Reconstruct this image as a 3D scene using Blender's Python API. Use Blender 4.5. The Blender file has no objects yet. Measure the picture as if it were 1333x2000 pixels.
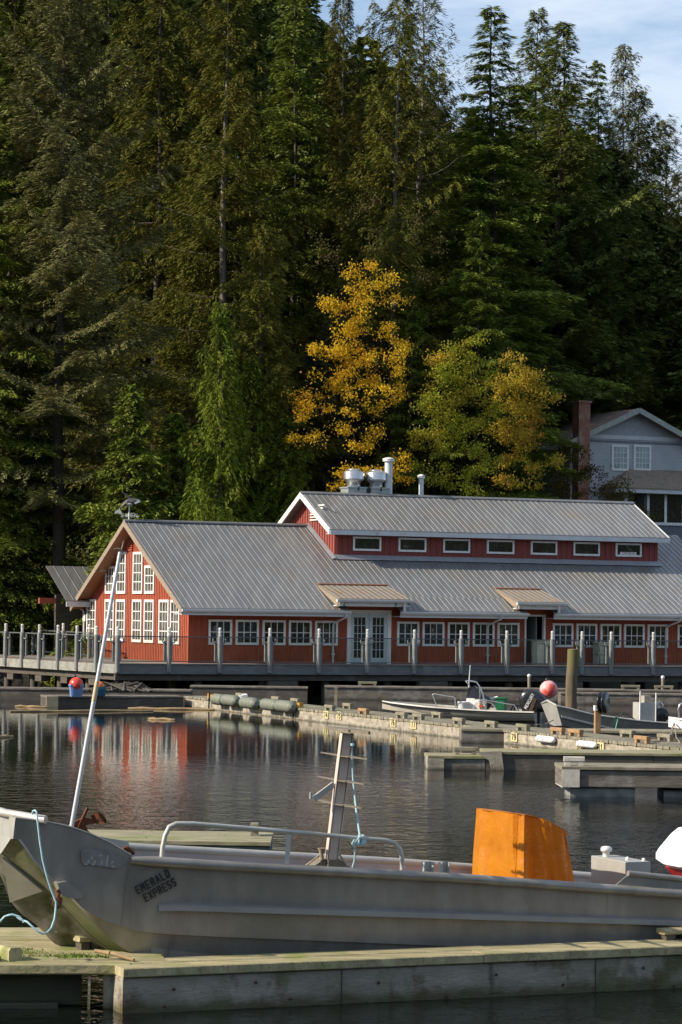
WAVE, WAVE_FAR = 1.35, .10
SUNAZ, SUNEL, SUNE, SKYS, EXPO = 195., 31., 5.0, .105, .52
CLOUD = (5.6, 6.3, 7.2, 1)
import bpy, math, random
import numpy as np
random.seed(7); rng = np.random.default_rng(11)
S = bpy.context.scene; COL = S.collection
# ------------------------------------------------------------------ camera model (also used to survey real distances)
CF, YH, ROLL, CH = 5200., 1188., .0132, 3.4
TH = math.atan((YH-1000)/CF)
cF = np.array([0, math.cos(TH), math.sin(TH)]); r0 = np.array([1., 0, 0]); u0 = np.array([0, -math.sin(TH), math.cos(TH)])
cR = r0*math.cos(ROLL)+u0*math.sin(ROLL); cU = u0*math.cos(ROLL)-r0*math.sin(ROLL); CAM = np.array([0, 0, CH])
def ray(x, y): return cF*CF+cR*(x-666.5)-cU*(y-1000)
def onplane(x, y, p0, n):
    r = ray(x, y); t = ((np.array(p0)-CAM)@n)/(r@n); return CAM+r*t
def onz(x, y, z): return onplane(x, y, (0, 0, z), np.array([0, 0, 1.]))
def ony(x, y, Y): return onplane(x, y, (0, Y, 0), np.array([0, 1., 0]))
class Frame:
    def __init__(s, o, yawdeg):
        a = math.radians(yawdeg); s.o = np.array(o, float)
        s.u = np.array([math.cos(a), math.sin(a), 0]); s.v = np.array([-math.sin(a), math.cos(a), 0]); s.w = np.array([0, 0, 1.]); s.yaw = a
    def P(s, u, v, w): return s.o+s.u*u+s.v*v+s.w*w
    def loc(s, p): d = np.array(p)-s.o; return (d@s.u, d@s.v, d@s.w)
    def V(s, x, y, v=0.): return s.loc(onplane(x, y, s.o+s.v*v, s.v))      # surveyed on the plane v = const
    def U(s, x, y, u=0.): return s.loc(onplane(x, y, s.o+s.u*u, s.u))
W0 = Frame((0, 0, 0), 0)
# ------------------------------------------------------------------ materials
MATS = {}
def newmat(name):
    m = bpy.data.materials.new(name); m.use_nodes = True; nt = m.node_tree; b = nt.nodes['Principled BSDF']; return m, nt, b
def mat(name, c1, c2=None, scale=3., rough=.6, metal=0., bump=0., bscale=None, stretch=(1, 1, 1), c3=None, s3=.6, t3=(.5, .7), detail=5., spec=.5, rot=(0, 0, 0), c12=(.35, .65), rvar=0., bdist=.02):
    if name in MATS: return MATS[name]
    m, nt, b = newmat(name); N = nt.nodes; L = nt.links
    b.inputs['Roughness'].default_value = rough; b.inputs['Metallic'].default_value = metal; b.inputs['Specular IOR Level'].default_value = spec
    tc = N.new('ShaderNodeTexCoord'); mp = N.new('ShaderNodeMapping'); mp.inputs['Scale'].default_value = stretch; mp.inputs['Rotation'].default_value = rot
    L.new(tc.outputs['Object'], mp.inputs['Vector'])
    def noise(sc, det=detail, vec=None):
        n = N.new('ShaderNodeTexNoise'); n.inputs['Scale'].default_value = sc; n.inputs['Detail'].default_value = det; n.inputs['Roughness'].default_value = .6
        L.new((vec or mp).outputs[0 if vec is None else 'Object'], n.inputs['Vector']); return n
    def ramp(n, a, bb):
        r = N.new('ShaderNodeMapRange'); r.inputs[1].default_value = a; r.inputs[2].default_value = bb; L.new(n.outputs['Fac'], r.inputs[0]); return r
    def mix(f, a, c):
        x = N.new('ShaderNodeMix'); x.data_type = 'RGBA'; L.new(f.outputs[0], x.inputs['Factor'])
        if isinstance(a, tuple): x.inputs['A'].default_value = (*a, 1)
        else: L.new(a, x.inputs['A'])
        x.inputs['B'].default_value = (*c, 1); return x.outputs['Result']
    if c2 is None: b.inputs['Base Color'].default_value = (*c1, 1); out = None
    else:
        out = mix(ramp(noise(scale), *c12), tuple(c1), tuple(c2))
        if c3 is not None: out = mix(ramp(noise(s3, 6., tc), *t3), out, tuple(c3))
        L.new(out, b.inputs['Base Color'])
    if rvar:
        rr = ramp(noise(scale*2.3), .3, .7); rr.inputs[3].default_value = rough-rvar; rr.inputs[4].default_value = rough+rvar; L.new(rr.outputs[0], b.inputs['Roughness'])
    if bump:
        bn = N.new('ShaderNodeBump'); bn.inputs['Strength'].default_value = bump; bn.inputs['Distance'].default_value = bdist
        n = noise(bscale or scale*2, 6.); L.new(n.outputs['Fac'], bn.inputs['Height']); L.new(bn.outputs[0], b.inputs['Normal'])
    MATS[name] = m; return m
def layer(m, scale, stretch, t, col, amt=1., rough=None, detail=7.):
    nt = m.node_tree; b = nt.nodes['Principled BSDF']; N = nt.nodes; L = nt.links; tc = N.new('ShaderNodeTexCoord'); mp = N.new('ShaderNodeMapping'); mp.inputs['Scale'].default_value = stretch; L.new(tc.outputs['Object'], mp.inputs[0])
    n = N.new('ShaderNodeTexNoise'); n.inputs['Scale'].default_value = scale; n.inputs['Detail'].default_value = detail; n.inputs['Roughness'].default_value = .65; L.new(mp.outputs[0], n.inputs['Vector'])
    r = N.new('ShaderNodeMapRange'); r.inputs[1].default_value, r.inputs[2].default_value = t; r.inputs[4].default_value = amt; L.new(n.outputs['Fac'], r.inputs[0]); x = N.new('ShaderNodeMix'); x.data_type = 'RGBA'; L.new(r.outputs[0], x.inputs['Factor'])
    bc = b.inputs['Base Color']
    if bc.links: L.new(bc.links[0].from_socket, x.inputs['A'])
    else: x.inputs['A'].default_value = bc.default_value
    x.inputs['B'].default_value = (*col, 1); L.new(x.outputs['Result'], bc); return m
def leafmat(name, c1, c2, c3, trans=.12, rough=.55, zs=.35):
    """per-leaf colour variation ('tint' attribute), clump noise, thin translucency"""
    m, nt, b = newmat(name); N = nt.nodes; L = nt.links
    at = N.new('ShaderNodeAttribute'); at.attribute_name = 'tint'
    tc = N.new('ShaderNodeTexCoord'); n = N.new('ShaderNodeTexNoise'); n.inputs['Scale'].default_value = zs; n.inputs['Detail'].default_value = 3; L.new(tc.outputs['Object'], n.inputs['Vector'])
    x = N.new('ShaderNodeMix'); x.data_type = 'RGBA'; x.inputs['A'].default_value = (*c1, 1); x.inputs['B'].default_value = (*c2, 1); L.new(at.outputs['Fac'], x.inputs['Factor'])
    r = N.new('ShaderNodeMapRange'); r.inputs[1].default_value = .45; r.inputs[2].default_value = .7; L.new(n.outputs['Fac'], r.inputs[0])
    y = N.new('ShaderNodeMix'); y.data_type = 'RGBA'; L.new(x.outputs['Result'], y.inputs['A']); y.inputs['B'].default_value = (*c3, 1); L.new(r.outputs[0], y.inputs['Factor'])
    oi = N.new('ShaderNodeObjectInfo'); hv = N.new('ShaderNodeHueSaturation'); mr = N.new('ShaderNodeMapRange'); mr.inputs[3].default_value = .8; mr.inputs[4].default_value = 1.2
    L.new(oi.outputs['Random'], mr.inputs[0]); L.new(mr.outputs[0], hv.inputs['Value']); L.new(y.outputs['Result'], hv.inputs['Color'])
    L.new(hv.outputs[0], b.inputs['Base Color']); b.inputs['Roughness'].default_value = rough+.25; b.inputs['Specular IOR Level'].default_value = .12
    tr = N.new('ShaderNodeBsdfTranslucent'); L.new(hv.outputs[0], tr.inputs['Color']); ms = N.new('ShaderNodeMixShader'); ms.inputs[0].default_value = trans
    L.new(b.outputs[0], ms.inputs[1]); L.new(tr.outputs[0], ms.inputs[2]); L.new(ms.outputs[0], N['Material Output'].inputs['Surface'])
    MATS[name] = m; return m
# ------------------------------------------------------------------ mesh building
def nrm(a): a = np.array(a, float); return a/max(np.linalg.norm(a), 1e-9)
class MB:
    def __init__(s): s.v = []; s.f = []; s.sm = []
    def add(s, vs, fs, smooth=False):
        o = len(s.v); s.v += [tuple(map(float, p)) for p in vs]; s.f += [tuple(o+i for i in f) for f in fs]; s.sm += [smooth]*len(fs); return s
    def box(s, fr, u0, u1, v0, v1, w0, w1):
        c = [fr.P(a, b, d) for d in (w0, w1) for b in (v0, v1) for a in (u0, u1)]
        return s.add(c, [(0, 2, 3, 1), (4, 5, 7, 6), (0, 1, 5, 4), (2, 6, 7, 3), (0, 4, 6, 2), (1, 3, 7, 5)])
    def bbox(s, fr, u0, u1, v0, v1, w0, w1, b=.01):
        """box with chamfered edges along its length (largest horizontal side)"""
        lu, lv = abs(u1-u0), abs(v1-v0)
        if lu >= lv:
            sec = [(v0+b, w0), (v1-b, w0), (v1, w0+b), (v1, w1-b), (v1-b, w1), (v0+b, w1), (v0, w1-b), (v0, w0+b)]
            pts = [fr.P(a, q, d) for a in (u0, u1) for q, d in sec]
        else:
            sec = [(u0+b, w0), (u1-b, w0), (u1, w0+b), (u1, w1-b), (u1-b, w1), (u0+b, w1), (u0, w1-b), (u0, w0+b)]
            pts = [fr.P(q, a, d) for a in (v0, v1) for q, d in sec]
        fs = [tuple(range(7, -1, -1)), tuple(range(8, 16))]+[(i, (i+1) % 8, 8+(i+1) % 8, 8+i) for i in range(8)]
        return s.add(pts, fs)
    def beam(s, a, b, wd, ht, up=(0, 0, 1)):
        a = np.array(a, float); b = np.array(b, float); d = nrm(b-a); x = np.cross(d, up)
        if np.linalg.norm(x) < 1e-4: x = np.cross(d, (1, 0, 0))
        x = nrm(x); y = nrm(np.cross(x, d)); c = []
        for p in (a, b):
            for i, j in ((-1, -1), (1, -1), (1, 1), (-1, 1)): c.append(p+x*i*wd/2+y*j*ht/2)
        return s.add(c, [(0, 3, 2, 1), (4, 5, 6, 7), (0, 1, 5, 4), (1, 2, 6, 5), (2, 3, 7, 6), (3, 0, 4, 7)])
    def tube(s, pts, r, n=8, cap=True):
        pts = [np.array(p, float) for p in pts]; m = len(pts)
        rs = [r]*m if np.isscalar(r) else list(r); up = np.array([0, 0, 1.]); vs = []
        d0 = nrm(pts[1]-pts[0]); x = np.cross(d0, up)
        if np.linalg.norm(x) < .05: x = np.cross(d0, (1, 0, 0))
        x = nrm(x)
        for i in range(m):
            d = nrm((pts[min(i+1, m-1)]-pts[i])+(pts[i]-pts[max(i-1, 0)])) if 0 < i < m-1 else nrm(pts[min(i+1, m-1)]-pts[max(i-1, 0)])
            x = nrm(x-d*(x@d)); y = np.cross(d, x)
            for k in range(n):
                a = 2*math.pi*k/n; vs.append(pts[i]+(x*math.cos(a)+y*math.sin(a))*rs[i])
        fs = [(i*n+k, i*n+(k+1) % n, (i+1)*n+(k+1) % n, (i+1)*n+k) for i in range(m-1) for k in range(n)]
        s.add(vs, fs, True)
        if cap: s.add(vs[:n], [tuple(range(n-1, -1, -1))]); s.add(vs[-n:], [tuple(range(n))])
        return s
    def lathe(s, c, prof, n=20, axis=(0, 0, 1)):
        """prof: list of (radius, height) along axis"""
        ax = nrm(axis); x = np.cross(ax, (0, 1, 0));
        if np.linalg.norm(x) < .05: x = np.cross(ax, (1, 0, 0))
        x = nrm(x); y = np.cross(ax, x); c = np.array(c, float); vs = []
        for r, h in prof:
            for k in range(n):
                a = 2*math.pi*k/n; vs.append(c+ax*h+(x*math.cos(a)+y*math.sin(a))*r)
        m = len(prof); fs = [(i*n+k, i*n+(k+1) % n, (i+1)*n+(k+1) % n, (i+1)*n+k) for i in range(m-1) for k in range(n)]
        s.add(vs, fs, True)
        if prof[0][0] > 1e-3: s.add(vs[:n], [tuple(range(n-1, -1, -1))])
        if prof[-1][0] > 1e-3: s.add(vs[-n:], [tuple(range(n))])
        return s
    def ball(s, c, r, n=18, m=12, sc=(1, 1, 1)):
        o = len(s.v); c = np.array(c, float); vs = []
        for i in range(m+1):
            for k in range(n):
                p = math.pi*i/m; a = 2*math.pi*k/n
                vs.append(c+np.array([math.sin(p)*math.cos(a)*sc[0], math.sin(p)*math.sin(a)*sc[1], math.cos(p)*sc[2]])*r)
        return s.add(vs, [(i*n+k, (i+1)*n+k, (i+1)*n+(k+1) % n, i*n+(k+1) % n) for i in range(m) for k in range(n)], True)
    def prism(s, poly, d):
        """closed polygon (3D points) extruded by vector d"""
        n = len(poly); poly = [np.array(p, float) for p in poly]; d = np.array(d, float)
        vs = poly+[p+d for p in poly]
        return s.add(vs, [tuple(range(n-1, -1, -1)), tuple(range(n, 2*n))]+[(i, (i+1) % n, n+(i+1) % n, n+i) for i in range(n)])
    def build(s, name, m, parent=None, local=False):
        me = bpy.data.meshes.new(name); org = np.zeros(3)
        if parent is not None and not local: org = wloc(parent)
        V = np.array(s.v)-org
        me.from_pydata(V.tolist(), [], s.f); me.polygons.foreach_set('use_smooth', s.sm); me.update()
        me.validate()
        if m is not None: me.materials.append(m)
        o = bpy.data.objects.new(name, me); COL.objects.link(o)
        if parent is not None: o.parent = parent
        return o
def wloc(o):
    p = np.array(o.location); q = o.parent
    while q is not None: p = p+np.array(q.location); q = q.parent
    return p
def tag(o, label, cat, group=None, kind=None):
    o['label'] = label; o['category'] = cat
    if group: o['group'] = group
    if kind: o['kind'] = kind
    return o
def thing(name, label, cat, loc=(0, 0, 0), group=None, rz=0.):
    o = bpy.data.objects.new(name, None); o.empty_display_size = .2; COL.objects.link(o); o.location = tuple(map(float, loc)); o.rotation_euler = (0, 0, rz)
    return tag(o, label, cat, group)
def dup(root, loc, rz=0., label=None, scale=None, group=None):
    def cp(o, par):
        c = o.copy(); COL.objects.link(c)
        if par is not None: c.parent = par
        for ch in [x for x in KIDS.get(o.name, [])]: cp(ch, c)
        return c
    KIDS = {}
    for x in bpy.data.objects:
        if x.parent is not None: KIDS.setdefault(x.parent.name, []).append(x)
    r = cp(root, None); r.location = tuple(map(float, loc)); r.rotation_euler = (0, 0, rz)
    if scale is not None: r.scale = scale
    if label: r['label'] = label
    if group: r['group'] = group
    return r
def struct(o): o['kind'] = 'structure'; return o
def solid(m, name, mt, root, lab=None):
    """a one-mesh thing: MB m built at world coords with its origin at root"""
    me_o = m.build(name, mt); org = np.array(root, float); co = np.array(m.v)-org
    me_o.data.vertices.foreach_set('co', co.ravel()); me_o.location = tuple(map(float, org)); me_o.data.update(); return me_o
GL = {'A': ['0,0 .5,1 1,0', '.2,.35 .8,.35'], 'C': ['1,.15 .75,0 .25,0 0,.25 0,.75 .25,1 .75,1 1,.85'], 'D': ['0,0 0,1 .6,1 1,.75 1,.25 .6,0 0,0'], 'E': ['1,0 0,0 0,1 1,1', '0,.5 .8,.5'], 'K': ['0,0 0,1', '1,1 0,.45', '.3,.6 1,0'], 'L': ['0,1 0,0 1,0'],
 'M': ['0,0 0,1 .5,.4 1,1 1,0'], 'N': ['0,0 0,1 1,0 1,1'], 'O': ['.2,0 0,.2 0,.8 .2,1 .8,1 1,.8 1,.2 .8,0 .2,0'], 'P': ['0,0 0,1 .8,1 1,.85 1,.6 .8,.45 0,.45'], 'R': ['0,0 0,1 .8,1 1,.85 1,.6 .8,.45 0,.45', '.5,.45 1,0'], 'S': ['0,.12 .25,0 .75,0 1,.2 1,.4 .8,.5 .2,.5 0,.62 0,.82 .25,1 .75,1 1,.88'],
 'U': ['0,1 0,.2 .25,0 .75,0 1,.2 1,1'], 'W': ['0,1 .25,0 .5,.7 .75,0 1,1'], 'X': ['0,0 1,1', '0,1 1,0'], 'Y': ['0,1 .5,.5 1,1', '.5,.5 .5,0'], '0': ['.25,0 0,.25 0,.75 .25,1 .75,1 1,.75 1,.25 .75,0 .25,0'], '1': ['.2,.8 .55,1 .55,0'], '2': ['0,.8 .25,1 .75,1 1,.8 1,.6 0,0 1,0'],
 '3': ['0,.88 .25,1 .75,1 1,.8 1,.62 .7,.52 1,.42 1,.18 .75,0 .25,0 0,.12'], '4': ['.8,0 .8,1 0,.3 1,.3'], '5': ['1,1 .1,1 .05,.55 .7,.6 1,.4 1,.2 .75,0 .2,0 0,.12'], '6': ['.9,.95 .4,1 0,.6 0,.2 .25,0 .75,0 1,.2 1,.4 .75,.55 .2,.5 0,.35'], '7': ['0,1 1,1 .4,0'], '8': ['.25,.52 0,.7 .1,.95 .5,1 .9,.95 1,.7 .75,.52 .25,.52 0,.3 .1,.05 .5,0 .9,.05 1,.3 .75,.52'], '9': ['.1,.05 .6,0 1,.4 1,.8 .75,1 .25,1 0,.8 0,.6 .25,.45 .8,.5 1,.65']}
def text(name, body, mt, parent, org, xd, yd, width, height, ext=.002, bold=.17):
    """painted block lettering: every stroke a thin raised bar; bold = stroke width / letter height"""
    xd = nrm(xd); yd = nrm(yd); nd = np.cross(xd, yd); n = len(body); cw = width/(n-.22) if n > 1 else width; st = bold*height if bold > .05 else .15*height; M = MB(); k = 0
    for i, ch in enumerate(body):
        gw = cw*.78-st if n > 1 else cw-st
        for line in GL[ch]:
            pts = [tuple(map(float, p.split(','))) for p in line.split()]
            q = [np.array(org, float)+xd*(i*cw+st/2+x*gw)+yd*(st/2+y*(height-st)) for x, y in pts]
            for a_, b_ in zip(q[:-1], q[1:]):
                d = nrm(b_-a_); s_ = np.cross(nd, d)*st/2; a2, b2 = a_-d*st*.42, b_+d*st*.42; e = nd*(ext+.0004*(k % 5)); k += 1; c = [a2-s_, b2-s_, b2+s_, a2+s_]; M.add([p+nd*.0002 for p in c]+[p+e for p in c], [(4, 5, 6, 7), (0, 1, 5, 4), (1, 2, 6, 5), (2, 3, 7, 6), (3, 0, 4, 7)])
    return M.build(name, mt, parent)
# ------------------------------------------------------------------ palette
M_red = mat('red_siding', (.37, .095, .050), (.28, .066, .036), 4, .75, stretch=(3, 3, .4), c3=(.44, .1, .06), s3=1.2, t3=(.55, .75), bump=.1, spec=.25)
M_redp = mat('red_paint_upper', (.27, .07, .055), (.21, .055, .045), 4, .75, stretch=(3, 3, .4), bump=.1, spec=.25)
M_white = mat('white_paint', (.84, .83, .80), (.70, .69, .65), 5, .5, rvar=.1)
M_door = mat('pale_blue_door_paint', (.55, .63, .64), (.48, .56, .57), 3, .45)
M_roof = mat('galvanised_roofing', (.275, .276, .275), (.215, .217, .218), 1.2, .45, .5, stretch=(3, .5, .5), rot=(0, 0, -.407), c3=(.26, .24, .21), s3=.6, t3=(.5, .72), rvar=.08, bump=.05); layer(M_roof, 5, (1.5, 1.5, 1), (.60, .74), (.13, .12, .10), .6)
M_rust = mat('rusty_roofing', (.255, .245, .225), (.30, .25, .185), 3., .55, .4, stretch=(1.5, 1.5, .6), c3=(.30, .15, .06), s3=4., t3=(.54, .68))
M_rust2 = mat('rusty_flashing', (.38, .13, .045), (.30, .10, .05), 9, .8, .1, c3=(.5, .35, .2), s3=7, t3=(.6, .7))
M_gutter = mat('white_gutter', (.62, .63, .64), (.54, .55, .55), 2, .4, c3=(.42, .4, .34), s3=2.5, t3=(.62, .75))
M_oldwood = mat('weathered_trim_board', (.31, .245, .18), (.22, .17, .125), 5, .8, stretch=(1, 1, 5), bump=.2)
M_soffit = mat('brown_soffit_boards', (.30, .14, .06), (.22, .10, .045), 6, .6)
M_glass = mat('dark_window_glass', (.008, .009, .009), (.035, .034, .03), 3.5, .05, spec=.6, c3=(.11, .10, .085), s3=4.5, t3=(.60, .68))  # pale noise patches put reflections and interior bits into the pane colour
M_glassm = mat('curtained_window_glass', (.30, .36, .38), (.46, .52, .52), 2.5, .08, spec=.6)
M_int = mat('gable_window_glass', (.03, .03, .026), (.15, .15, .12), 2.6, .06, spec=.6, stretch=(1, 1, .6))
M_deckf = mat('grey_painted_timber', (.175, .178, .168), (.115, .118, .112), 2, .75, stretch=(1, 1, 4), c3=(.24, .24, .22), s3=1.4, t3=(.6, .8), bump=.25)
M_deck = mat('deck_boards', (.24, .19, .15), (.17, .14, .115), 3, .85, bump=.2)
M_post = mat('grey_post_paint', (.23, .238, .225), (.16, .166, .158), 4, .55, c3=(.10, .11, .11), s3=3, t3=(.62, .8))
M_lamp = mat('pale_lamp_housing', (.70, .70, .66), (.55, .55, .5), 8, .5)
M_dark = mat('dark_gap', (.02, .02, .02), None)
M_black = mat('black_plastic', (.012, .012, .014), (.02, .02, .022), 6, .28)
M_wet = mat('dark_wet_timber', (.06, .05, .038), (.095, .08, .062), 2.5, .7, stretch=(1, 1, 5), bump=.4, c3=(.13, .12, .10), s3=1.6, t3=(.58, .7))
M_beamg = mat('grey_float_beam', (.175, .155, .125), (.085, .073, .058), 2.2, .85, stretch=(1, 1, 5), bump=.6, c3=(.24, .225, .20), s3=2.2, t3=(.52, .7), c12=(.3, .7))
M_conc = mat('bleached_float_side', (.40, .365, .285), (.24, .21, .16), 3, .85, stretch=(1, 1, 3), bump=.5, c3=(.13, .11, .085), s3=3.5, t3=(.54, .70)); layer(M_conc, 14, (1, 1, .3), (.60, .70), (.10, .085, .07), .7)
M_plank = mat('weathered_planks', (.27, .245, .175), (.15, .135, .095), 4, .85, stretch=(1, 1, 1), bump=.3, c3=(.16, .17, .09), s3=1.2, t3=(.55, .75))
M_yplate = mat('pale_yellow_plate', (.62, .54, .28), (.52, .45, .22), 12, .6)
M_ink = mat('black_paint', (.012, .012, .012), None)
M_foam = mat('white_fender', (.75, .76, .75), (.6, .6, .58), 4, .45)
M_gfend = mat('grey_green_fender', (.185, .20, .155), (.13, .145, .11), 5, .55, bump=.1)
M_steel = mat('stainless_steel', (.62, .62, .62), (.52, .52, .5), 4, .28, .85, rvar=.08)
M_galv = mat('galvanised_box', (.42, .45, .44), (.34, .37, .36), 6, .45, .5)
M_brick = None
# ================================================================== RED RESTAURANT
BF = Frame((-5.87960321, 104.14808858, 1.18331892), 23.3)   # front-left wall corner at deck level; u along the front, v to the back
DZ = 1.183
RU0, RU1 = -.62, 25.6; RV0, RVr = -.86, 6.25; EZ, RZ = 2.15, 5.70     # roof plane: eave and ridge
SL = (RZ-EZ)/(RVr-RV0); BV1 = 12.95; RV1 = 2*RVr-RV0
def rz(v): return EZ+SL*(v-RV0) if v <= RVr else RZ-SL*(v-RVr)
rest = thing('restaurant', 'long red board and batten waterfront building with grey metal roof and raised upper roof', 'building', BF.P(0, 0, 0))
def roofsheet(fr, u0, u1, va, za, vb, zb, th=.04, pitch=.262, name='roof', m=None, parent=None, skip=None, ribh=.02, ribw=.036, off=.1):
    """standing-rib metal sheet between the line (va,za) and (vb,zb)"""
    M = MB(); M.add([fr.P(a, v, z) for z_ in (0,) for a, v, z in ((u0, va, za), (u1, va, za), (u1, vb, zb), (u0, vb, zb), (u0, va, za-th), (u1, va, za-th), (u1, vb, zb-th), (u0, vb, zb-th))],
          [(0, 1, 2, 3), (7, 6, 5, 4), (0, 4, 5, 1), (1, 5, 6, 2), (2, 6, 7, 3), (3, 7, 4, 0)])
    u = u0+off
    while u < u1-.03:
        lo, hi = (0., 1.) if skip is None else skip(u)
        if hi > lo:
            p = [(va+(vb-va)*t, za+(zb-za)*t) for t in (lo, hi)]
            M.add([fr.P(u+du, v, z+dz) for v, z in p for du, dz in ((-ribw/2, .001), (-ribw*.28, ribh), (ribw*.28, ribh), (ribw/2, .001))],
                  [(0, 1, 5, 4), (1, 2, 6, 5), (2, 3, 7, 6), (0, 3, 2, 1), (4, 5, 6, 7)])
        u += pitch
    return M.build(name, m or M_roof, parent)
# notches in the front slope over the two doors (the eave steps back there)
def inv_u(x, y, v=0): return BF.V(x, y, v)[0]
n1 = (inv_u(684, 1190, RV0), inv_u(783, 1190, RV0)); n2 = (inv_u(1031, 1200, RV0), inv_u(1083, 1200, RV0))
segs = [(RU0, n1[0]), (n1[1], n2[0]), (n2[1], RU1)]
VN = .25  # notch reaches up the slope to here
for a, b in segs: roofsheet(BF, a, b, RV0, EZ, VN, rz(VN), parent=rest, off=.13)
roofsheet(BF, RU0, RU1, VN+.002, rz(VN)+.001, RVr, RZ, parent=rest, off=.13)
roofsheet(BF, RU0, RU1, RV1, EZ, RVr, RZ-.001, parent=rest, off=.13)
M = MB(); M.prism([BF.P(RU0-.02, RVr-.16, RZ-.035), BF.P(RU0-.02, RVr-.16, RZ-.01+.03), BF.P(RU0-.02, RVr, RZ+.075), BF.P(RU0-.02, RVr+.16, RZ+.02), BF.P(RU0-.02, RVr+.16, RZ-.035)], BF.u*(8.2)); M.build('ridge_cap', M_roof, rest)
# walls
def batten_wall(M, fr, ax, fixed, a0, a1, z0, ztop, out, bw=.05, bp=.2, bd=.022):
    a = a0+bp/2
    while a < a1:
        zt = ztop(a)
        if zt > z0+.1:
            if ax == 'v': M.box(fr, fixed-bd, fixed-.0005, a-bw/2, a+bw/2, z0, zt)
            else: M.box(fr, a-bw/2, a+bw/2, fixed-bd, fixed-.0005, z0, zt)
        a += bp
M = MB(); M.prism([BF.P(0, 0, -.1), BF.P(0, BV1, -.1), BF.P(0, BV1, rz(BV1)-.1), BF.P(0, RVr, RZ-.1), BF.P(0, 0, rz(0)-.1)], BF.u*.2)
batten_wall(M, BF, 'v', 0, .02, BV1, 0, lambda a: rz(a)-.1, -1)
M.box(BF, -.03, -.0, -.02, .1, 0, rz(0)-.12)
M.build('gable_wall', M_red, rest)
M = MB()
du = [(.2, n1[0]+.02), (n1[1]-.35, n2[0]-.05), (n2[1]-.02+.02, RU1)]
dooru = (inv_u(677, 1290), inv_u(763, 1290)); entu = (inv_u(1024, 1290), inv_u(1064.5, 1290))
fseg = [(.2, dooru[0]), (dooru[1], entu[0]), (entu[1], RU1)]
for a, b in fseg:
    M.box(BF, a, b, 0, .2, -.1, 2.3); batten_wall(M, BF, 'u', 0, a, b, 0, lambda q: 2.3, -1, .035, .13, .014)
M.box(BF, dooru[0], dooru[1], 0, .2, 2.16, 2.7); M.box(BF, entu[0], entu[1], 0, .2, 2.06, 2.6)
M.build('front_wall', M_red, rest)
M = MB(); M.box(BF, 0.2, RU1, BV1-.2, BV1, -.1, 2.3); M.box(BF, RU1-.2, RU1, .2, BV1-.2, -.1, 2.3); M.build('back_wall', M_red, rest)
M = MB(); M.box(BF, .2, RU1-.2, .2, BV1-.2, -.25, -.12); M.build('floor_slab', M_deck, rest)
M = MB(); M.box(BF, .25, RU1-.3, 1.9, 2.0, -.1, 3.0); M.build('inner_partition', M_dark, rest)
# rake boards and soffit of the gable overhang
M = MB()
for s in (0, 1):
    va, vb = (RV0, RVr) if s == 0 else (RV1, RVr)
    za = EZ; M.add([BF.P(a, q, z) for a in (RU0-.03, RU0+.02) for q, z in ((va, za-.23), (va, za+.02), (vb, RZ+.02), (vb, RZ-.23))], [(3, 2, 1, 0), (4, 5, 6, 7), (0, 1, 5, 4), (1, 2, 6, 5), (2, 3, 7, 6), (3, 0, 4, 7)])
M.build('rake_board', M_oldwood, rest)
M = MB()
for va, vb in ((RV0, RVr), (RV1, RVr)):
    M.add([BF.P(a, q, z) for q, z in ((va, EZ-.12), (vb, RZ-.12)) for a in (RU0+.02, -.001)]+[BF.P(a, q, z) for q, z in ((va, EZ-.07), (vb, RZ-.07)) for a in (RU0+.02, -.001)], [(0, 1, 3, 2), (4, 6, 7, 5), (0, 2, 6, 4)])
M.build('soffit', M_soffit, rest)
# gutters and fascia along the front eave
for a, b in segs:
    M = MB(); M.prism([BF.P(a-.02, RV0-.02, EZ-.035), BF.P(a-.02, RV0-.15, EZ-.04), BF.P(a-.02, RV0-.15, EZ-.09), BF.P(a-.02, RV0-.11, EZ-.15), BF.P(a-.02, RV0-.02, EZ-.15)], BF.u*(b-a+.04)); M.build('gutter', M_gutter, rest)
    M = MB(); M.box(BF, a, b, RV0+.0, RV0+.05, EZ-.27, EZ-.045); M.box(BF, a, b, RV0+.05, 0, EZ-.25, EZ-.22); M.build('fascia', M_gutter, rest)
def downspout(u, w0=.02, back=False):
    M = MB(); M.tube([BF.P(u, RV0-.07, EZ-.14), BF.P(u, RV0-.05, EZ-.28), BF.P(u-.18, -.14, EZ-.52), BF.P(u-.2, -.075, EZ-.62), BF.P(u-.2, -.075, w0)], .045, 8); M.box(BF, u-.27, u-.13, -.13, -.01, .35, .4); M.build('downspout', M_gutter, rest)
for x, y in ((676, 1200), (975+4, 1205), (1328, 1214)): downspout(BF.V(x, y, RV0)[0])
M = MB(); M.box(BF, -.1, .3, RV1, RV1+.15, EZ-.14, EZ-.02); M.tube([BF.P(-.1, RV1+.05, EZ-.1), BF.P(-.12, RV1-.3, EZ-.2), BF.P(-.1, BV1+.1, EZ-.42), BF.P(-.1, BV1+.06, .05)], .05, 8); M.build('downspout', M_gutter, rest)
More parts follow.
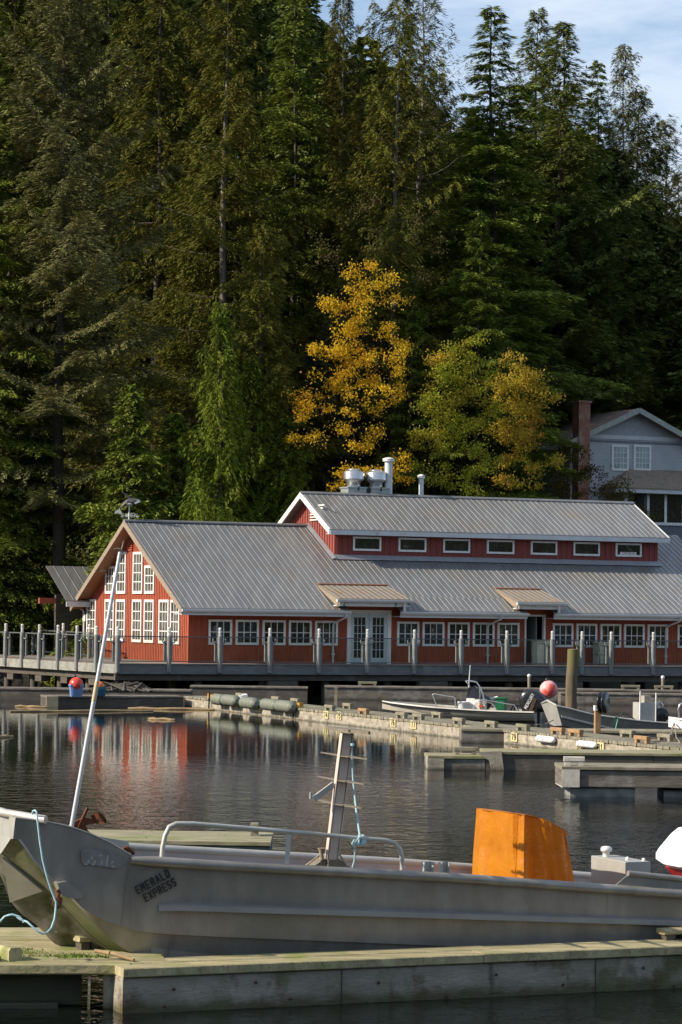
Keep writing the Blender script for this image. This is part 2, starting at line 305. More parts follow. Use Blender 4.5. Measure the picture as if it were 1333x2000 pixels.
# windows -------------------------------------------------------
def window(fr, ax, fixed, a0, a1, z0, z1, nx, ny, parent, glass, fw=.085, mw=.028, out=.05, name='window', sill=True, topz=None):
    """frame ring + muntins as one mesh, pane as its child; ax 'u': wall facing -v, ax 'v': wall facing -u"""
    def bx(M, p0, p1, q0, q1, d0, d1):
        if ax == 'u': M.box(fr, p0, p1, fixed-d1, fixed-d0, q0, q1)
        else: M.box(fr, fixed-d1, fixed-d0, p0, p1, q0, q1)
    M = MB(); o = out+.02
    bx(M, a0, a0+fw, z0, z1, -.01, o); bx(M, a1-fw, a1, z0, z1, -.01, o); bx(M, a0+fw, a1-fw, z1-fw, z1, -.01, o); bx(M, a0+fw, a1-fw, z0, z0+fw*1.1, -.01, o+.004)
    ia, ib, ja, jb = a0+fw, a1-fw, z0+fw*1.1, z1-fw
    for i in range(1, nx): c = ia+(ib-ia)*i/nx; bx(M, c-mw/2, c+mw/2, ja, jb, .036, .056)
    for j in range(1, ny): c = ja+(jb-ja)*j/ny; bx(M, ia, ib, c-mw/2, c+mw/2, .036, .054)
    w_ = M.build(name, M_white, parent)
    G = MB(); bx(G, ia, ib, ja, jb, .0, .035); G.build('pane', glass, w_); return w_
WZ0, WZ1 = .725, 1.712
front_x = [(380+a/4.166, 380+b/4.166) for a, b in ((112, 303), (332, 521), (551, 738), (765, 950), (978, 1163))]
front_x += [(680+a/4.166, 680+b/4.166) for a, b in ((397, 575), (603, 780), (808, 985), (1013, 1187), (1213, 1390))]
front_x += [(1013+a/4.166, 1013+b/4.166) for a, b in ((275, 441), (468, 635), (663, 830), (855, 1021), (1047, 1212), (1290, 1455))]
M_glb = mat('window_glass_blue_glints', (.010, .012, .014), (.05, .07, .09), 3.0, .05, spec=.6, c3=(.16, .17, .16), s3=6, t3=(.60, .66))  # bluish glints are painted into the base colour as noise
M_glc = mat('window_glass_half_blind', (.02, .02, .018), (.10, .095, .08), 2.0, .06, spec=.6, stretch=(.5, .5, 3), c3=(.20, .19, .16), s3=3.5, t3=(.60, .66))
for k_, (a, b) in enumerate(front_x): window(BF, 'u', 0, inv_u(a, 1240), inv_u(b, 1240), WZ0, WZ1, 3, 2, rest, (M_glass, M_glb, M_glass, M_glc, M_glb)[(k_*3+1) % 5])
gx = lambda x, y=1210: BF.U(140+x/5.127, y, 0)[1]
for a, b in ((165, 255), (345, 435), (457, 547), (619, 713), (739, 835), (887, 985), (1003, 1093)):
    window(BF, 'v', 0, gx(b), gx(a), .712, 2.465, 3, 4, rest, M_int, fw=.10, mw=.035)
for a, b, y in ((352, 442, 543), (464, 554, 400), (627, 722, 400), (745, 840, 535)):
    zt = BF.U(140+(a+b)/2/5.127, 1000+y/5.127, 0)[2]
    window(BF, 'v', 0, gx(b, 1130), gx(a, 1130), 2.707, zt, 3, 4 if y < 500 else 3, rest, M_int, fw=.10, mw=.035)
# gable louvre vent, wall lamp, wall sign box
M = MB()
for k in range(5): M.box(BF, -.07, -.012, gx(622, 1065), gx(583, 1065), 4.50+k*.09, 4.55+k*.09)
M.build('vent_louvre', M_red, rest)
p = BF.U(197.5, 1112, -.3); M = MB(); M.box(BF, -.45, -.15, p[1]-.25, p[1]+.25, p[2]-.1, p[2]+.12); M.box(BF, -.3, -.0, p[1]-.04, p[1]+.04, p[2]-.03, p[2]+.03); M.build('security_light', mat('tan_light_box', (.42, .36, .29), None), rest)
p = BF.U(169, 1206, 0); M = MB(); M.box(BF, -.12, -.02, p[1]-.16, p[1]+.16, p[2]-.16, p[2]+.14); M.build('meter_box', M_white, rest)
# double glass door
D0, D1 = dooru; zt = 2.16; M = MB()
for a, b in ((D0, D0+.16), (D1-.16, D1)): M.box(BF, a, b, -.05, .12, 0.0, zt)
M.box(BF, D0+.16, D1-.16, -.05, .12, zt-.12, zt); dr = M.build('door_frame', M_white, rest)
dm = (D0+D1)/2
for a, b in ((D0+.16, dm-.01), (dm+.01, D1-.16)):
    M = MB(); s = .15; M.box(BF, a, a+s, -.02, .06, .02, zt-.12); M.box(BF, b-s, b, -.02, .06, .02, zt-.12); M.box(BF, a+s, b-s, -.02, .06, zt-.3, zt-.12); M.box(BF, a+s, b-s, -.02, .06, .02, .24)
    for i in (1, 2): c = a+s+(b-a-2*s)*i/3; M.box(BF, c-.012, c+.012, -.012, .02, .24, zt-.3)
    for j in range(1, 5): c = .24+(zt-.54)*j/5; M.box(BF, a+s, b-s, -.01, .018, c-.012, c+.012)
    d_ = M.build('door', M_door, rest); G = MB(); G.box(BF, a+s, b-s, .02, .03, .24, zt-.3); G.build('pane', M_glass, d_)
    h = MB(); hu = b-.07 if a < dm-.3 else a+.07; h.box(BF, hu-.02, hu+.02, -.07, -.02, .95, 1.15); h.build('handle', M_steel, d_)
# open entrance to the right: white jambs, dark passage, half-height pale gate
E0, E1 = entu; M = MB(); M.box(BF, E0, E0+.07, -.04, .9, 0, 2.06); M.box(BF, E1-.08, E1, -.04, .12, 0, 2.06); M.box(BF, E0+.07, E1-.08, -.04, .12, 1.98, 2.06); M.build('door_frame', M_white, rest)
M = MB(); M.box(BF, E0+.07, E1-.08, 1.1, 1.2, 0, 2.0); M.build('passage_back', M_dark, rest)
M = MB(); M.box(BF, E1-.36, E1-.30, .15, 1.1, 0, 2.0); M.build('open_door', mat('grey_green_door', (.22, .24, .21), (.17, .19, .17), 3), rest)
# roof dormers over the doors
def doorcanopy(x0, x1, xg0, xg1, yt, ye):
    """little roof with a lower pitch; surveyed from the eave line of the canopy"""
    vE = RV0-.25; a = BF.V(x0, ye, vE); b = BF.V(x1, ye, vE); ze = (a[2]+b[2])/2+.0
    nr_ = np.cross(BF.u, BF.v*(RVr-RV0)+BF.w*(RZ-EZ)); vt = BF.loc(onplane((xg0+xg1)/2, yt+3, BF.P(0, RV0, EZ), nr_))[1]; zt_ = rz(vt)+.035
    roofsheet(BF, a[0], b[0], vE, ze, vt, zt_, name='canopy_roof', m=M_rust, parent=rest, off=.08, pitch=.25)
    M = MB(); M.prism([BF.P(a[0]-.08, vE-.02, ze-.03), BF.P(a[0]-.08, vE-.15, ze-.035), BF.P(a[0]-.08, vE-.15, ze-.08), BF.P(a[0]-.08, vE-.11, ze-.14), BF.P(a[0]-.08, vE-.02, ze-.14)], BF.u*(b[0]-a[0]+.16)); M.build('canopy_gutter', M_gutter, rest)
    M = MB(); M.box(BF, a[0]+.05, b[0]-.02, vE+.0, vE+.05, ze-.30, ze-.042); M.box(BF, a[0]+.05, b[0]-.02, vE+.05, .05, ze-.30, ze-.26); M.build('canopy_fascia', mat('peeling_white_board', (.60, .59, .55), (.52, .51, .47), 3, .6, c3=(.10, .08, .07), s3=6, t3=(.60, .66)), rest)
    for s_, uu in ((0, a[0]), (1, b[0]-.04)):
        M = MB(); M.prism([BF.P(uu, vE+.05, ze-.045), BF.P(uu, vt, zt_-.045), BF.P(uu, vE+.05, max(rz(vE+.05)+.0, ze-.34))], BF.u*.04); M.build('canopy_cheek', M_oldwood, rest)
    M = MB(); M.prism([BF.P(a[0]+.02, vt-.06, zt_+.05), BF.P(a[0]+.02, vt+.1, rz(vt+.1)+.05), BF.P(a[0]+.02, vt+.1, rz(vt+.1)+.03), BF.P(a[0]+.02, vt-.06, zt_+.01)], BF.u*(b[0]-a[0]-.04)); M.build('canopy_flashing', M_rust2, rest)
    q = b[0]-.28; M = MB(); M.box(BF, q-.045, q+.045, vE-.1, vE-.02, EZ-.03, ze-.13); M.build('canopy_downpipe', M_gutter, rest)
    return ze
doorcanopy(661, 802, 623, 768, 1142, 1170)
doorcanopy(1012, 1103, 970, 1065, 1150, 1176)
# raised monitor along the ridge
MVf = 3.45; MVe = 3.02; ms = SL; MEZ = 5.475; MRZ = MEZ+ms*(RVr-MVe)
mu0 = BF.V(655, 1080, MVf)[0]; mu1 = BF.V(1285, 1095, MVf)[0]; ru0 = BF.V(585, 963, RVr)[0]; ru1 = BF.V(1239, 984, RVr)[0]
ru0 = (ru0+BF.V(647, 1032, MVe)[0])/2; ru1 = (ru1+BF.V(1305, 1051, MVe)[0])/2
roofsheet(BF, ru0, ru1, MVe, MEZ, RVr, MRZ, name='upper_roof', parent=rest, off=.12)
roofsheet(BF, ru0, ru1, 2*RVr-MVe, MEZ, RVr, MRZ-.001, name='upper_roof', parent=rest, off=.12)
M = MB(); M.prism([BF.P(ru0-.02, RVr-.14, MRZ-.05), BF.P(ru0-.02, RVr-.14, MRZ-.01), BF.P(ru0-.02, RVr, MRZ+.07), BF.P(ru0-.02, RVr+.14, MRZ-.01), BF.P(ru0-.02, RVr+.14, MRZ-.05)], BF.u*(ru1-ru0+.04)); M.build('ridge_cap', M_roof, rest)
M = MB(); M.box(BF, mu0, mu1, MVf, 2*RVr-MVf, rz(MVf)-.4, MEZ+.1)
M.prism([BF.P(mu0, MVf, MEZ+.1), BF.P(mu0, 2*RVr-MVf, MEZ+.1), BF.P(mu0, RVr, MRZ-.08)], BF.u*(mu1-mu0))
a = mu0+.1
while a < mu1: M.box(BF, a-.035, a+.035, MVf-.03, MVf-.0005, rz(MVf)+.12, MEZ+.1); a += .27
a = MVf+.06
while a < 2*RVr-MVf: M.box(BF, mu0-.03, mu0-.0005, a-.035, a+.035, rz(a)+.06, min(MEZ+ms*(a-MVe), MRZ-ms*(a-RVr) if a > RVr else 99)-.1); a += .27
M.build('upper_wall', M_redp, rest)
for va in (MVe, 2*RVr-MVe):
    M = MB(); M.add([BF.P(a, q, z) for a in (ru0-.03, ru0+.03) for q, z in ((va, MEZ-.22), (va, MEZ+.012), (RVr, MRZ+.012), (RVr, MRZ-.22))], [(3, 2, 1, 0), (4, 5, 6, 7), (0, 1, 5, 4), (1, 2, 6, 5), (2, 3, 7, 6), (3, 0, 4, 7)])
    M.build('upper_rake_board', M_white, rest); M = MB(); M.add([BF.P(a, q, z) for a in (ru1-.03, ru1+.03) for q, z in ((va, MEZ-.22), (va, MEZ+.012), (RVr, MRZ+.012), (RVr, MRZ-.22))], [(3, 2, 1, 0), (4, 5, 6, 7), (0, 1, 5, 4), (1, 2, 6, 5), (2, 3, 7, 6), (3, 0, 4, 7)]); M.build('upper_rake_board', M_white, rest)
M = MB(); M.box(BF, ru0+.03, ru1-.03, MVe-.03, MVe+.03, MEZ-.22, MEZ-.035); M.box(BF, ru0+.03, ru1-.03, MVe+.03, MVf, MEZ-.2, MEZ-.17); M.build('upper_fascia', M_gutter, rest)
M = MB(); M.prism([BF.P(mu0-.1, MVf-.22, rz(MVf-.22)+.05), BF.P(mu0-.1, MVf-.04, rz(MVf)+.14), BF.P(mu0-.1, MVf-.04, rz(MVf)-.02)], BF.u*(mu1-mu0+.2)); M.add([BF.P(mu0-.22, q, rz(q)+.045) for q in (MVf-.2, RVr)]+[BF.P(mu0-.035, q, rz(q)+.12) for q in (RVr, MVf-.2)], [(0, 1, 2, 3), (3, 2, 1, 0)]); M.build('flashing', mat('lead_flashing', (.33, .33, .35), (.27, .27, .29), 3, .5, .3), rest)
cl = [(460+a/3.03, 460+b/3.03) for a, b in ((695, 860), (963, 1127))]+[(865, 917.5)]+[(880+a/2.943, 880+b/2.943) for a, b in ((208, 364), (460, 611), (705, 856), (948, 1096))]
for i, (a, b) in enumerate(cl):
    za = BF.V((a+b)/2, 1055+i*2.4, MVf)[2]
    ua, ub = inv_u(a, 1070, MVf), inv_u(b, 1070, MVf); z1 = 5.205; z0 = 4.62
    w_ = window(BF, 'u', MVf, ua, ub, z0, z1, 1, 1, rest, M_glass, fw=.075)
    if i == 6:
        M = MB(); M.box(BF, ua+.22, ub-.26, MVf-.06, MVf-.036, z0+.085, z0+.2); sg = M.build('open_sign', M_white, w_)
        text('sign_lettering', 'OPEN', mat('dark_red_ink', (.2, .02, .02), None), sg, BF.P(ua+.32, MVf-.0605, z0+.095), BF.u, BF.w, ub-ua-.68, .095, .002, .02)
M = MB(); gv = RVr-.75
for k in range(6): M.box(BF, mu0-.075, mu0-.035, gv-1.0+.0+k*.16, gv+.55, 6.5-k*0-.0+.0-.12*k+.0, 6.56-.12*k)
M.build('vent_louvre', M_lamp, rest)
# ---- annex roof at the back left
AF = Frame(BF.P(0, 0, 0), 23.3)
p0 = onplane(99, 1105, BF.P(1.5, 15, 0), BF.v); p1 = BF.V(137, 1175, 12.2); p0 = BF.loc(p0)
annex = thing('annex', 'small annex behind the red building with low grey metal roof and a dark open side', 'building', BF.P(p0[0], 14, 0))
roofsheet(BF, p1[0]-.1, 5, 12.4, p1[2]+.05, 15.5, p0[2]+.0, name='roof', parent=annex, off=.35, pitch=.45, ribh=.02, ribw=.03)
M = MB(); M.box(BF, p1[0]-.1, .0, 12.36, 12.42, p1[2]-.22, p1[2]); M.build('gutter', M_gutter, annex)
M = MB(); M.box(BF, p1[0]-.75, p1[0]+.0, 14.2, 14.4, p1[2]-.1, p1[2]+.15); M.build('red_beam', M_red, annex); M = MB(); M.box(BF, p1[0]+.3, 4, 15.2, 15.4, 0, p1[2]+.3); M.build('back_wall', M_wet, annex)
# ---- orca weathervane on the left gable end
wv = BF.P(-.42, RVr, RZ+.05); vane = thing('weathervane', 'orca shaped weathervane with compass letters on a pole at the gable peak', 'weathervane', wv)
VF = Frame(wv, 8)
M = MB(); M.tube([VF.P(0, 0, -.05), VF.P(0, 0, .68)], .028, 8); M.build('pole', M_lamp, vane)
# side silhouette surveyed from the photo, given a lens-like thickness
body = [(-.42, .47), (-.3, .64), (-.2, .76), (-.05, .87), (.12, .9), (.32, .88), (.48, .82), (.5, .78), (.42, .73), (.25, .66), (.05, .59), (-.12, .58), (-.3, .52), (-.4, .44)]
def lens(poly, th):
    M = MB(); n = len(poly); cx = sum(a for a, b in poly)/n; cz = sum(b for a, b in poly)/n
    vs = [VF.P(a, 0, b) for a, b in poly]+[VF.P(cx+(a-cx)*.7, sgn*th, cz+(b-cz)*.6) for sgn in (-1, 1) for a, b in poly]
    fs = []
    for i in range(n):
        j = (i+1) % n; fs += [(i, j, n+j, n+i), (j, i, 2*n+i, 2*n+j)]
    fs += [tuple(range(n, 2*n)), tuple(range(3*n-1, 2*n-1, -1))]; M.add(vs, fs, True); return M
M_orca = mat('dark_orca_paint', (.05, .05, .055), (.09, .085, .08), 8, .5)
orca = lens(body, .1).build('orca_body', M_orca, vane)
def plate(poly, y0, y1, name, m, par): M = MB(); M.prism([VF.P(a, y0, b) for a, b in poly], VF.v*(y1-y0)); return M.build(name, m, par)
plate([(-.06, .86), (-.18, 1.03), (-.3, 1.11), (-.27, 1.13), (-.1, 1.06), (.04, .97), (.14, .89)], -.015, .015, 'dorsal_fin', M_orca, orca)
plate([(-.40, .47), (-.46, .40), (-.57, .33), (-.59, .24), (-.49, .25), (-.45, .29), (-.41, .24), (-.30, .24), (-.33, .33), (-.38, .41)], -.02, .02, 'tail_fluke', M_lamp, orca)
plate([(.28, .80), (.38, .83), (.43, .80), (.33, .78)], -.115, -.06, 'eye_patch', M_white, orca)
plate([(.2, .70), (.3, .75), (.49, .78), (.42, .73), (.24, .655)], -.11, -.02, 'chin_patch', M_white, orca)
plate([(-.1, .62), (-.04, .68), (.05, .68), (.1, .62), (.02, .64)], -.118, -.05, 'belly_patch', M_white, orca)
plate([(-.14, .79), (-.1, .81), (-.09, .75), (-.13, .74)], -.118, -.05, 'flank_patch', M_white, orca)
M = MB(); M.tube([VF.P(-.2, 0, .18), VF.P(.24, 0, .18)], .012, 6); M.tube([VF.P(0, -.2, .18), VF.P(0, .2, .18)], .012, 6); cm = M.build('compass_arms', M_white, vane)
for ch, a, b in (('N', .22, 0), ('S', -.34, 0), ('E', .05, -.22), ('W', -.14, .22)):
    text('compass_letter', ch, M_white, cm, VF.P(a, b-.0, .1), VF.u, VF.w, .12, .17, .01, .02)
# ---- rooftop exhaust fans, flues
def fan(px, lab, rr=.42):
    b = BF.V(px, 955, RVr+.55); loc = BF.P(b[0], RVr+.55, MRZ-.3); t = thing('exhaust_fan', lab, 'exhaust fan', loc, 'kitchen exhaust fans on the upper roof')
    f = Frame(loc, 23.3); M = MB(); M.bbox(f, -.42, .42, -.42, .42, -.1, .62, .015); M.box(f, -.46, .46, -.46, .46, .58, .64); M.box(f, -.3, .3, -.425, -.42, .45, .47); M.build('curb_box', M_galv, t)
    M = MB(); M.lathe(f.P(0, 0, .64), [(.30, 0), (.29, .18), (.33, .24), (.44, .30), (.46, .34), (.455, .36), (.45, .62), (.42, .68), (.27, .70), (.26, .75), (.24, .78), (.0, .785)], 24); M.build('fan_housing', M_steel, t)
    M = MB(); M.box(f, .02, .07, -.47, -.43, .48, .66); M.tube([f.P(.46, -.1, .95), f.P(.52, -.1, 1.1), f.P(.5, -.1, .8), f.P(.49, -.12, .3), f.P(.5, -.1, 0)], .012, 5); M.build('power_cable', M_black, t)
fan(691, 'shiny bulbous exhaust fan on a metal box, left of its twin on the upper roof'); fan(735, 'shiny bulbous exhaust fan on a metal box between the other fan and the tall flue')
def flue(px, py, r, lab, nm='flue_pipe'):
    b = BF.V(px, 960, RVr+.4); zt = BF.V(px, py, RVr+.4)[2]; loc = BF.P(b[0], RVr+.4, MRZ-.3); t = thing(nm, lab, 'flue', loc)
    f = Frame(loc, 0); h = zt-(MRZ-.3); M = MB(); M.tube([f.P(0, 0, 0), f.P(0, 0, h-.05)], r, 16); M.build('pipe', M_gutter, t)
    M = MB(); M.lathe(f.P(0, 0, h-.18), [(r*1.05, 0), (r*1.5, .02), (r*1.55, .06), (r*1.3, .08), (r*1.6, .1), (r*1.6, .13), (r*.8, .18), (0, .2)], 18); M.build('rain_cap', M_white, t)
flue(759, 894, .17, 'tall wide white flue pipe with a flat cap beside the exhaust fans'); flue(823, 927, .105, 'short thin white flue pipe with a cap standing alone on the upper roof')
# ================================================================== BOARDWALK
L0 = onz(228, 1297.6, DZ); L1 = onz(1333, 1303.2, DZ)+0; ang = math.degrees(math.atan2((L1-L0)[1], (L1-L0)[0])); RF = Frame(L0, ang)   # front rail line
K0 = onz(9.7, 1285.3, DZ); angL = math.degrees(math.atan2((L0-K0)[1], (L0-K0)[0])); LF = Frame(L0, angL)                                # left return, u runs towards the corner
lenL = 16.; RL = 24.
bw = thing('boardwalk', 'grey timber boardwalk deck on piles in front of the red building', 'boardwalk', L0)
A = L0; B = RF.P(RL+4, 0, 0); Cc = BF.P(27, .0, 0); Dd = BF.P(0, 0, 0); 
M = MB(); poly = [A, B, BF.P(28, 1, 0), BF.P(-.0, 1, 0), BF.P(-.0, 14, 0), BF.P(-3.2, 14, 0), LF.P(-lenL, 3.4, 0), LF.P(-lenL, 0, 0)]
M.prism([np.array([p[0], p[1], DZ-.12]) for p in poly], (0, 0, .12-.001)); M.build('decking', M_deck, bw)
M = MB(); M.box(RF, 0, RL+4, -.02, .06, -.36, -.0); M.box(RF, 0, RL+4, -.05, .10, .0, .035); M.build('front_fascia', M_deckf, bw)
M = MB(); M.box(LF, -lenL, -.0, -.02, .06, -.34, -.0); M.build('return_fascia', mat('pale_weathered_fascia', (.30, .30, .26), (.22, .22, .19), 3, .8, stretch=(1, 1, 4), bump=.3, c3=(.14, .14, .12), s3=3), bw)
M = MB(); M.box(RF, 0, RL+4, .15, .35, -.60, -.38); M.box(LF, -lenL, -.3, .2, .4, -.6, -.36); M.build('edge_beam', M_wet, bw)
for x in (552, 845, 1110): 
    p = RF.V(x, 1330, .1); M = MB(); M.box(RF, p[0]-.6, p[0]+.6, -.02, .4, -.86, -.615); M.build('cap_timber', M_wet, bw)
for x in (20, 75, 125, 180): p = LF.V(x, 1310, .1); M = MB(); M.box(LF, p[0]-.3, p[0]+.3, .1, .5, -.85, -.61); M.build('cap_timber', M_wet, bw)
for i in range(11):
    for j in (0.6, 4.2, 9.5):
        M = MB(); q = RF.P(.8+i*2.6, j, 0); M.tube([(q[0], q[1], -2.5), (q[0], q[1], DZ-.4)], .17, 10); M.build('pile', M_wet, bw)
for i in range(6):
    for j in (.7, 3.): M = MB(); q = LF.P(-1.2-i*2.6, j, 0); M.tube([(q[0], q[1], -2.5), (q[0], q[1], DZ-.4)], .16, 10); M.build('pile', M_wet, bw)
# railing: one fence per run, every post its own part with its lamp and brackets
def post_parts(fr, u, root, v=0., far=False):
    """grey pipe post with pale louvred lamp and two curled brackets"""
    M = MB(); a = fr.P(u, v-.12, -.33); M.tube([fr.P(u, v-.12, -.30), fr.P(u, v-.12, 1.04)], .09, 12)
    M.lathe(fr.P(u, v-.12, 1.04), [(.09, 0), (.095, .02), (.07, .05), (0, .06)], 12)
    M.bbox(fr, u-.17, u+.17, v-.03, v+.05, .10, .90, .012); M.bbox(fr, u-.06, u+.1, v-.06, v+.02, .9, 1.03, .01)
    p = M.build('post', M_post, root)
    for s in (-1, 1):
        b = MB(); pts = [fr.P(u+s*.08, v-.08, .84)]+[fr.P(u+s*(.17+.08*math.sin(t)), v-.05, .90-.08*math.cos(t)) for t in (0, .5, 1., 1.5)]+[fr.P(u+s*.25, v-.03, 1.0)]
        b.tube(pts, .028, 6); b.build('bracket', M_post, p)
    l = MB(); z = 1.1; l.tube([fr.P(u, v-.12, z-.02), fr.P(u, v-.12, z+.27)], .035, 8)
    for k in range(5): l.lathe(fr.P(u, v-.12, z+k*.055), [(.045, 0), (.064, .005), (.064, .028), (.045, .035)], 12)
    l.lathe(fr.P(u, v-.12, z+.27), [(.06, -.0), (.06, .03), (.03, .045), (0, .05)], 12); l.build('lamp', M_lamp, p)
mg, nt, b = newmat('clear_railing_glass'); t_ = nt.nodes.new('ShaderNodeBsdfTransparent'); t_.inputs[0].default_value = (.86, .88, .86, 1); g_ = nt.nodes.new('ShaderNodeBsdfGlossy'); g_.inputs['Roughness'].default_value = .08
ns = nt.nodes.new('ShaderNodeTexNoise'); ns.inputs['Scale'].default_value = 2.2; ns.inputs['Detail'].default_value = 6; tcg = nt.nodes.new('ShaderNodeTexCoord'); mpg = nt.nodes.new('ShaderNodeMapping'); mpg.inputs['Scale'].default_value = (.6, .6, 2.2); nt.links.new(tcg.outputs['Object'], mpg.inputs[0]); nt.links.new(mpg.outputs[0], ns.inputs['Vector'])
rg = nt.nodes.new('ShaderNodeMapRange'); rg.inputs[1].default_value = .52; rg.inputs[2].default_value = .75; rg.inputs[3].default_value = .02; rg.inputs[4].default_value = .09; nt.links.new(ns.outputs['Fac'], rg.inputs[0])
mx = nt.nodes.new('ShaderNodeMixShader'); nt.links.new(rg.outputs[0], mx.inputs[0]); nt.links.new(t_.outputs[0], mx.inputs[1]); nt.links.new(g_.outputs[0], mx.inputs[2]); nt.links.new(mx.outputs[0], nt.nodes['Material Output'].inputs['Surface']); M_rglass = mg
def railing(fr, us, lab, v=0., tail=None):
    root = thing('railing', lab, 'railing', fr.P(us[0], v, 0))
    for u in us: post_parts(fr, u, root, v)
    ends = list(us)+([tail] if tail is not None else [])
    M = MB(); M.box(fr, min(ends), max(ends), v-.02, v+.03, 1.035, 1.075); M.build('top_rail', mat('thin_dark_rail', (.10, .11, .11), None), root)
    M = MB(); M.box(fr, min(ends), max(ends), v-.015, v+.025, .10, .135); M.build('bottom_rail', mat('thin_dark_rail', (.1, .11, .11), None), root)
    s = sorted(ends)
    for a, b in zip(s[:-1], s[1:]):
        if b-a < .5: continue
        M = MB(); M.box(fr, a+.19, b-.19, v+.0, v+.008, .14, 1.03); M.build('glass_panel', M_rglass, root)
    return root
fx = [332.1, 431.1, 528.8, 624.8, 719.6, 811.5, 902.5, 992, 1080.7, 1139, 1195.9, 1278.2, 1358]
railing(RF, [.02]+[RF.V(x, 1270, -.12)[0] for x in fx], 'glass panelled railing of grey posts with white lamps along the front of the boardwalk', .08)
lx = [185, 147, 110, 73.7, 40, 7.8, -22]
railing(LF, [LF.V(x, 1260, -.12)[0] for x in lx], 'glass panelled railing with lamp posts along the left return of the boardwalk', .08, tail=-.1)
Q0 = onz(181, 1286, DZ); Q1 = onz(129, 1281.5, DZ); angQ = math.degrees(math.atan2((Q0-Q1)[1], (Q0-Q1)[0])); QF = Frame(Q0, angQ)
railing(QF, [QF.V(x, 1250, 0)[0] for x in (180.5, 129, 70.5, 30)], 'shaded rear railing with lamp posts on the far side of the left boardwalk', 0.)
# pale things standing on the boardwalk behind the glass
def panel(x0, x1, y0, y1, v, name, lab, cat, m):
    a = BF.V(x0, y1, v); b_ = BF.V(x1, y0, v); loc = BF.P((a[0]+b_[0])/2, v, 0); t = thing(name, lab, cat, loc)
    M = MB(); M.bbox(BF, a[0], b_[0], v-.25, v+.25, .02, b_[2], .02); M.build('cabinet_body', m, t)
    M = MB(); M.box(BF, a[0]-.03, b_[0]+.03, v-.28, v+.28, b_[2]+.002, b_[2]+.04); M.build('cabinet_top', m, t)
    M = MB(); M.box(BF, (a[0]+b_[0])/2-.01, (a[0]+b_[0])/2+.01, v-.262, v-.25, .08, b_[2]-.06); M.box(BF, a[0]+.05, b_[0]-.05, v-.262, v-.252, b_[2]-.12, b_[2]-.1); M.build('door_seam', M_dark, t)
panel(1044, 1073, 1252, 1297, -.9, 'cabinet', 'pale scuffed waist high cabinet beside the open entrance of the red building', 'cabinet', mat('scuffed_cream', (.56, .57, .48), (.40, .42, .33), 5, .7, stretch=(2, 2, .6)))
panel(1164, 1186, 1256, 1292, -.5, 'counter', 'narrow pale counter against the red wall behind a dark metal chair', 'counter', mat('scuffed_cream', (.56, .57, .48), None))
cp = BF.P(BF.V(1172, 1290, -1.3)[0], -1.3, 0); ch = thing('patio_chair', 'dark thin metal patio chair in front of the narrow pale counter', 'chair', cp); cf = Frame(cp, 40)
M = MB(); M.box(cf, -.22, .22, -.22, .22, .43, .45); M.build('seat', M_black, ch)
M = MB(); M.tube([cf.P(-.22, .2, .45), cf.P(-.22, .26, .75), cf.P(-.15, .28, .88), cf.P(.15, .28, .88), cf.P(.22, .26, .75), cf.P(.22, .2, .45)], .014, 6); [M.tube([cf.P(x, .2, .45), cf.P(x, .28, .88)], .009, 5) for x in (-.1, 0, .1)]; M.build('backrest', M_black, ch)
for sx in (-1, 1):
    for sy in (-1, 1): M = MB(); M.tube([cf.P(sx*.21, sy*.21, .44), cf.P(sx*.24, sy*.25, 0.001)], .013, 6); M.build('leg', M_black, ch)
# ================================================================== HOUSE ON THE RIGHT
HY = 136.; HF = Frame(ony(1180, 1000, HY), 23.3)
def hp(x, y, v=0.): return HF.V(x, y, v)
M_lap = mat('blue_grey_lap_siding', (.56, .58, .61), (.49, .51, .545), 1.5, .65)
nt = M_lap.node_tree; tcn = nt.nodes.new('ShaderNodeTexCoord'); wvn = nt.nodes.new('ShaderNodeTexWave'); wvn.wave_type = 'BANDS'; wvn.bands_direction = 'Z'; wvn.wave_profile = 'SAW'; wvn.inputs['Scale'].default_value = 2*math.pi/(20*.18); nt.links.new(tcn.outputs['Object'], wvn.inputs['Vector'])
bn = nt.nodes.new('ShaderNodeBump'); bn.inputs['Distance'].default_value = .05; bn.inputs['Strength'].default_value = 1.; nt.links.new(wvn.outputs['Fac'], bn.inputs['Height']); nt.links.new(bn.outputs[0], nt.nodes['Principled BSDF'].inputs['Normal'])
M_shing = mat('grey_blue_wall_shingles', (.44, .45, .48), (.29, .30, .325), 7, .8, stretch=(2.5, 2.5, 1.2), bump=.5)
M_brownroof = mat('brown_asphalt_roof', (.27, .195, .155), (.20, .15, .125), 3, .9, bump=.3, bscale=20)
M_shroof = mat('mossy_cedar_shingle_roof', (.34, .26, .20), (.20, .155, .12), 9, .9, stretch=(1, 1, 2), c3=(.16, .16, .09), s3=1.5, t3=(.55, .7), bump=.6)
house = thing('house', 'two storey blue grey house with brick chimney and brown roof behind the trees', 'house', HF.P(0, 0, 0))
pk = hp(1237.5, 799); el = hp(1096, 866); gh = pk[2]-el[2]; gw = pk[0]-el[0]; wz0 = -4; tb = hp(1180, 853)[2]
er = (pk[0]+gw*1.0, pk[2]-gh*1.0)
M = MB(); x0 = el[0]+.55; x1 = pk[0]+gw-.55; M.box(HF, x0, x1, 0, 9, wz0, el[2]+.25); M.build('wall', M_lap, house)
M = MB(); k = gh/gw; M.prism([HF.P(x0, -.04, el[2]+.25), HF.P(x1, -.04, el[2]+.25), HF.P(x1, -.04, pk[2]-k*(x1-pk[0])-.1), HF.P(pk[0], -.04, pk[2]-.1), HF.P(x0, -.04, pk[2]-k*(pk[0]-x0)-.1)], HF.v*8.9); M.build('gable', M_shing, house)
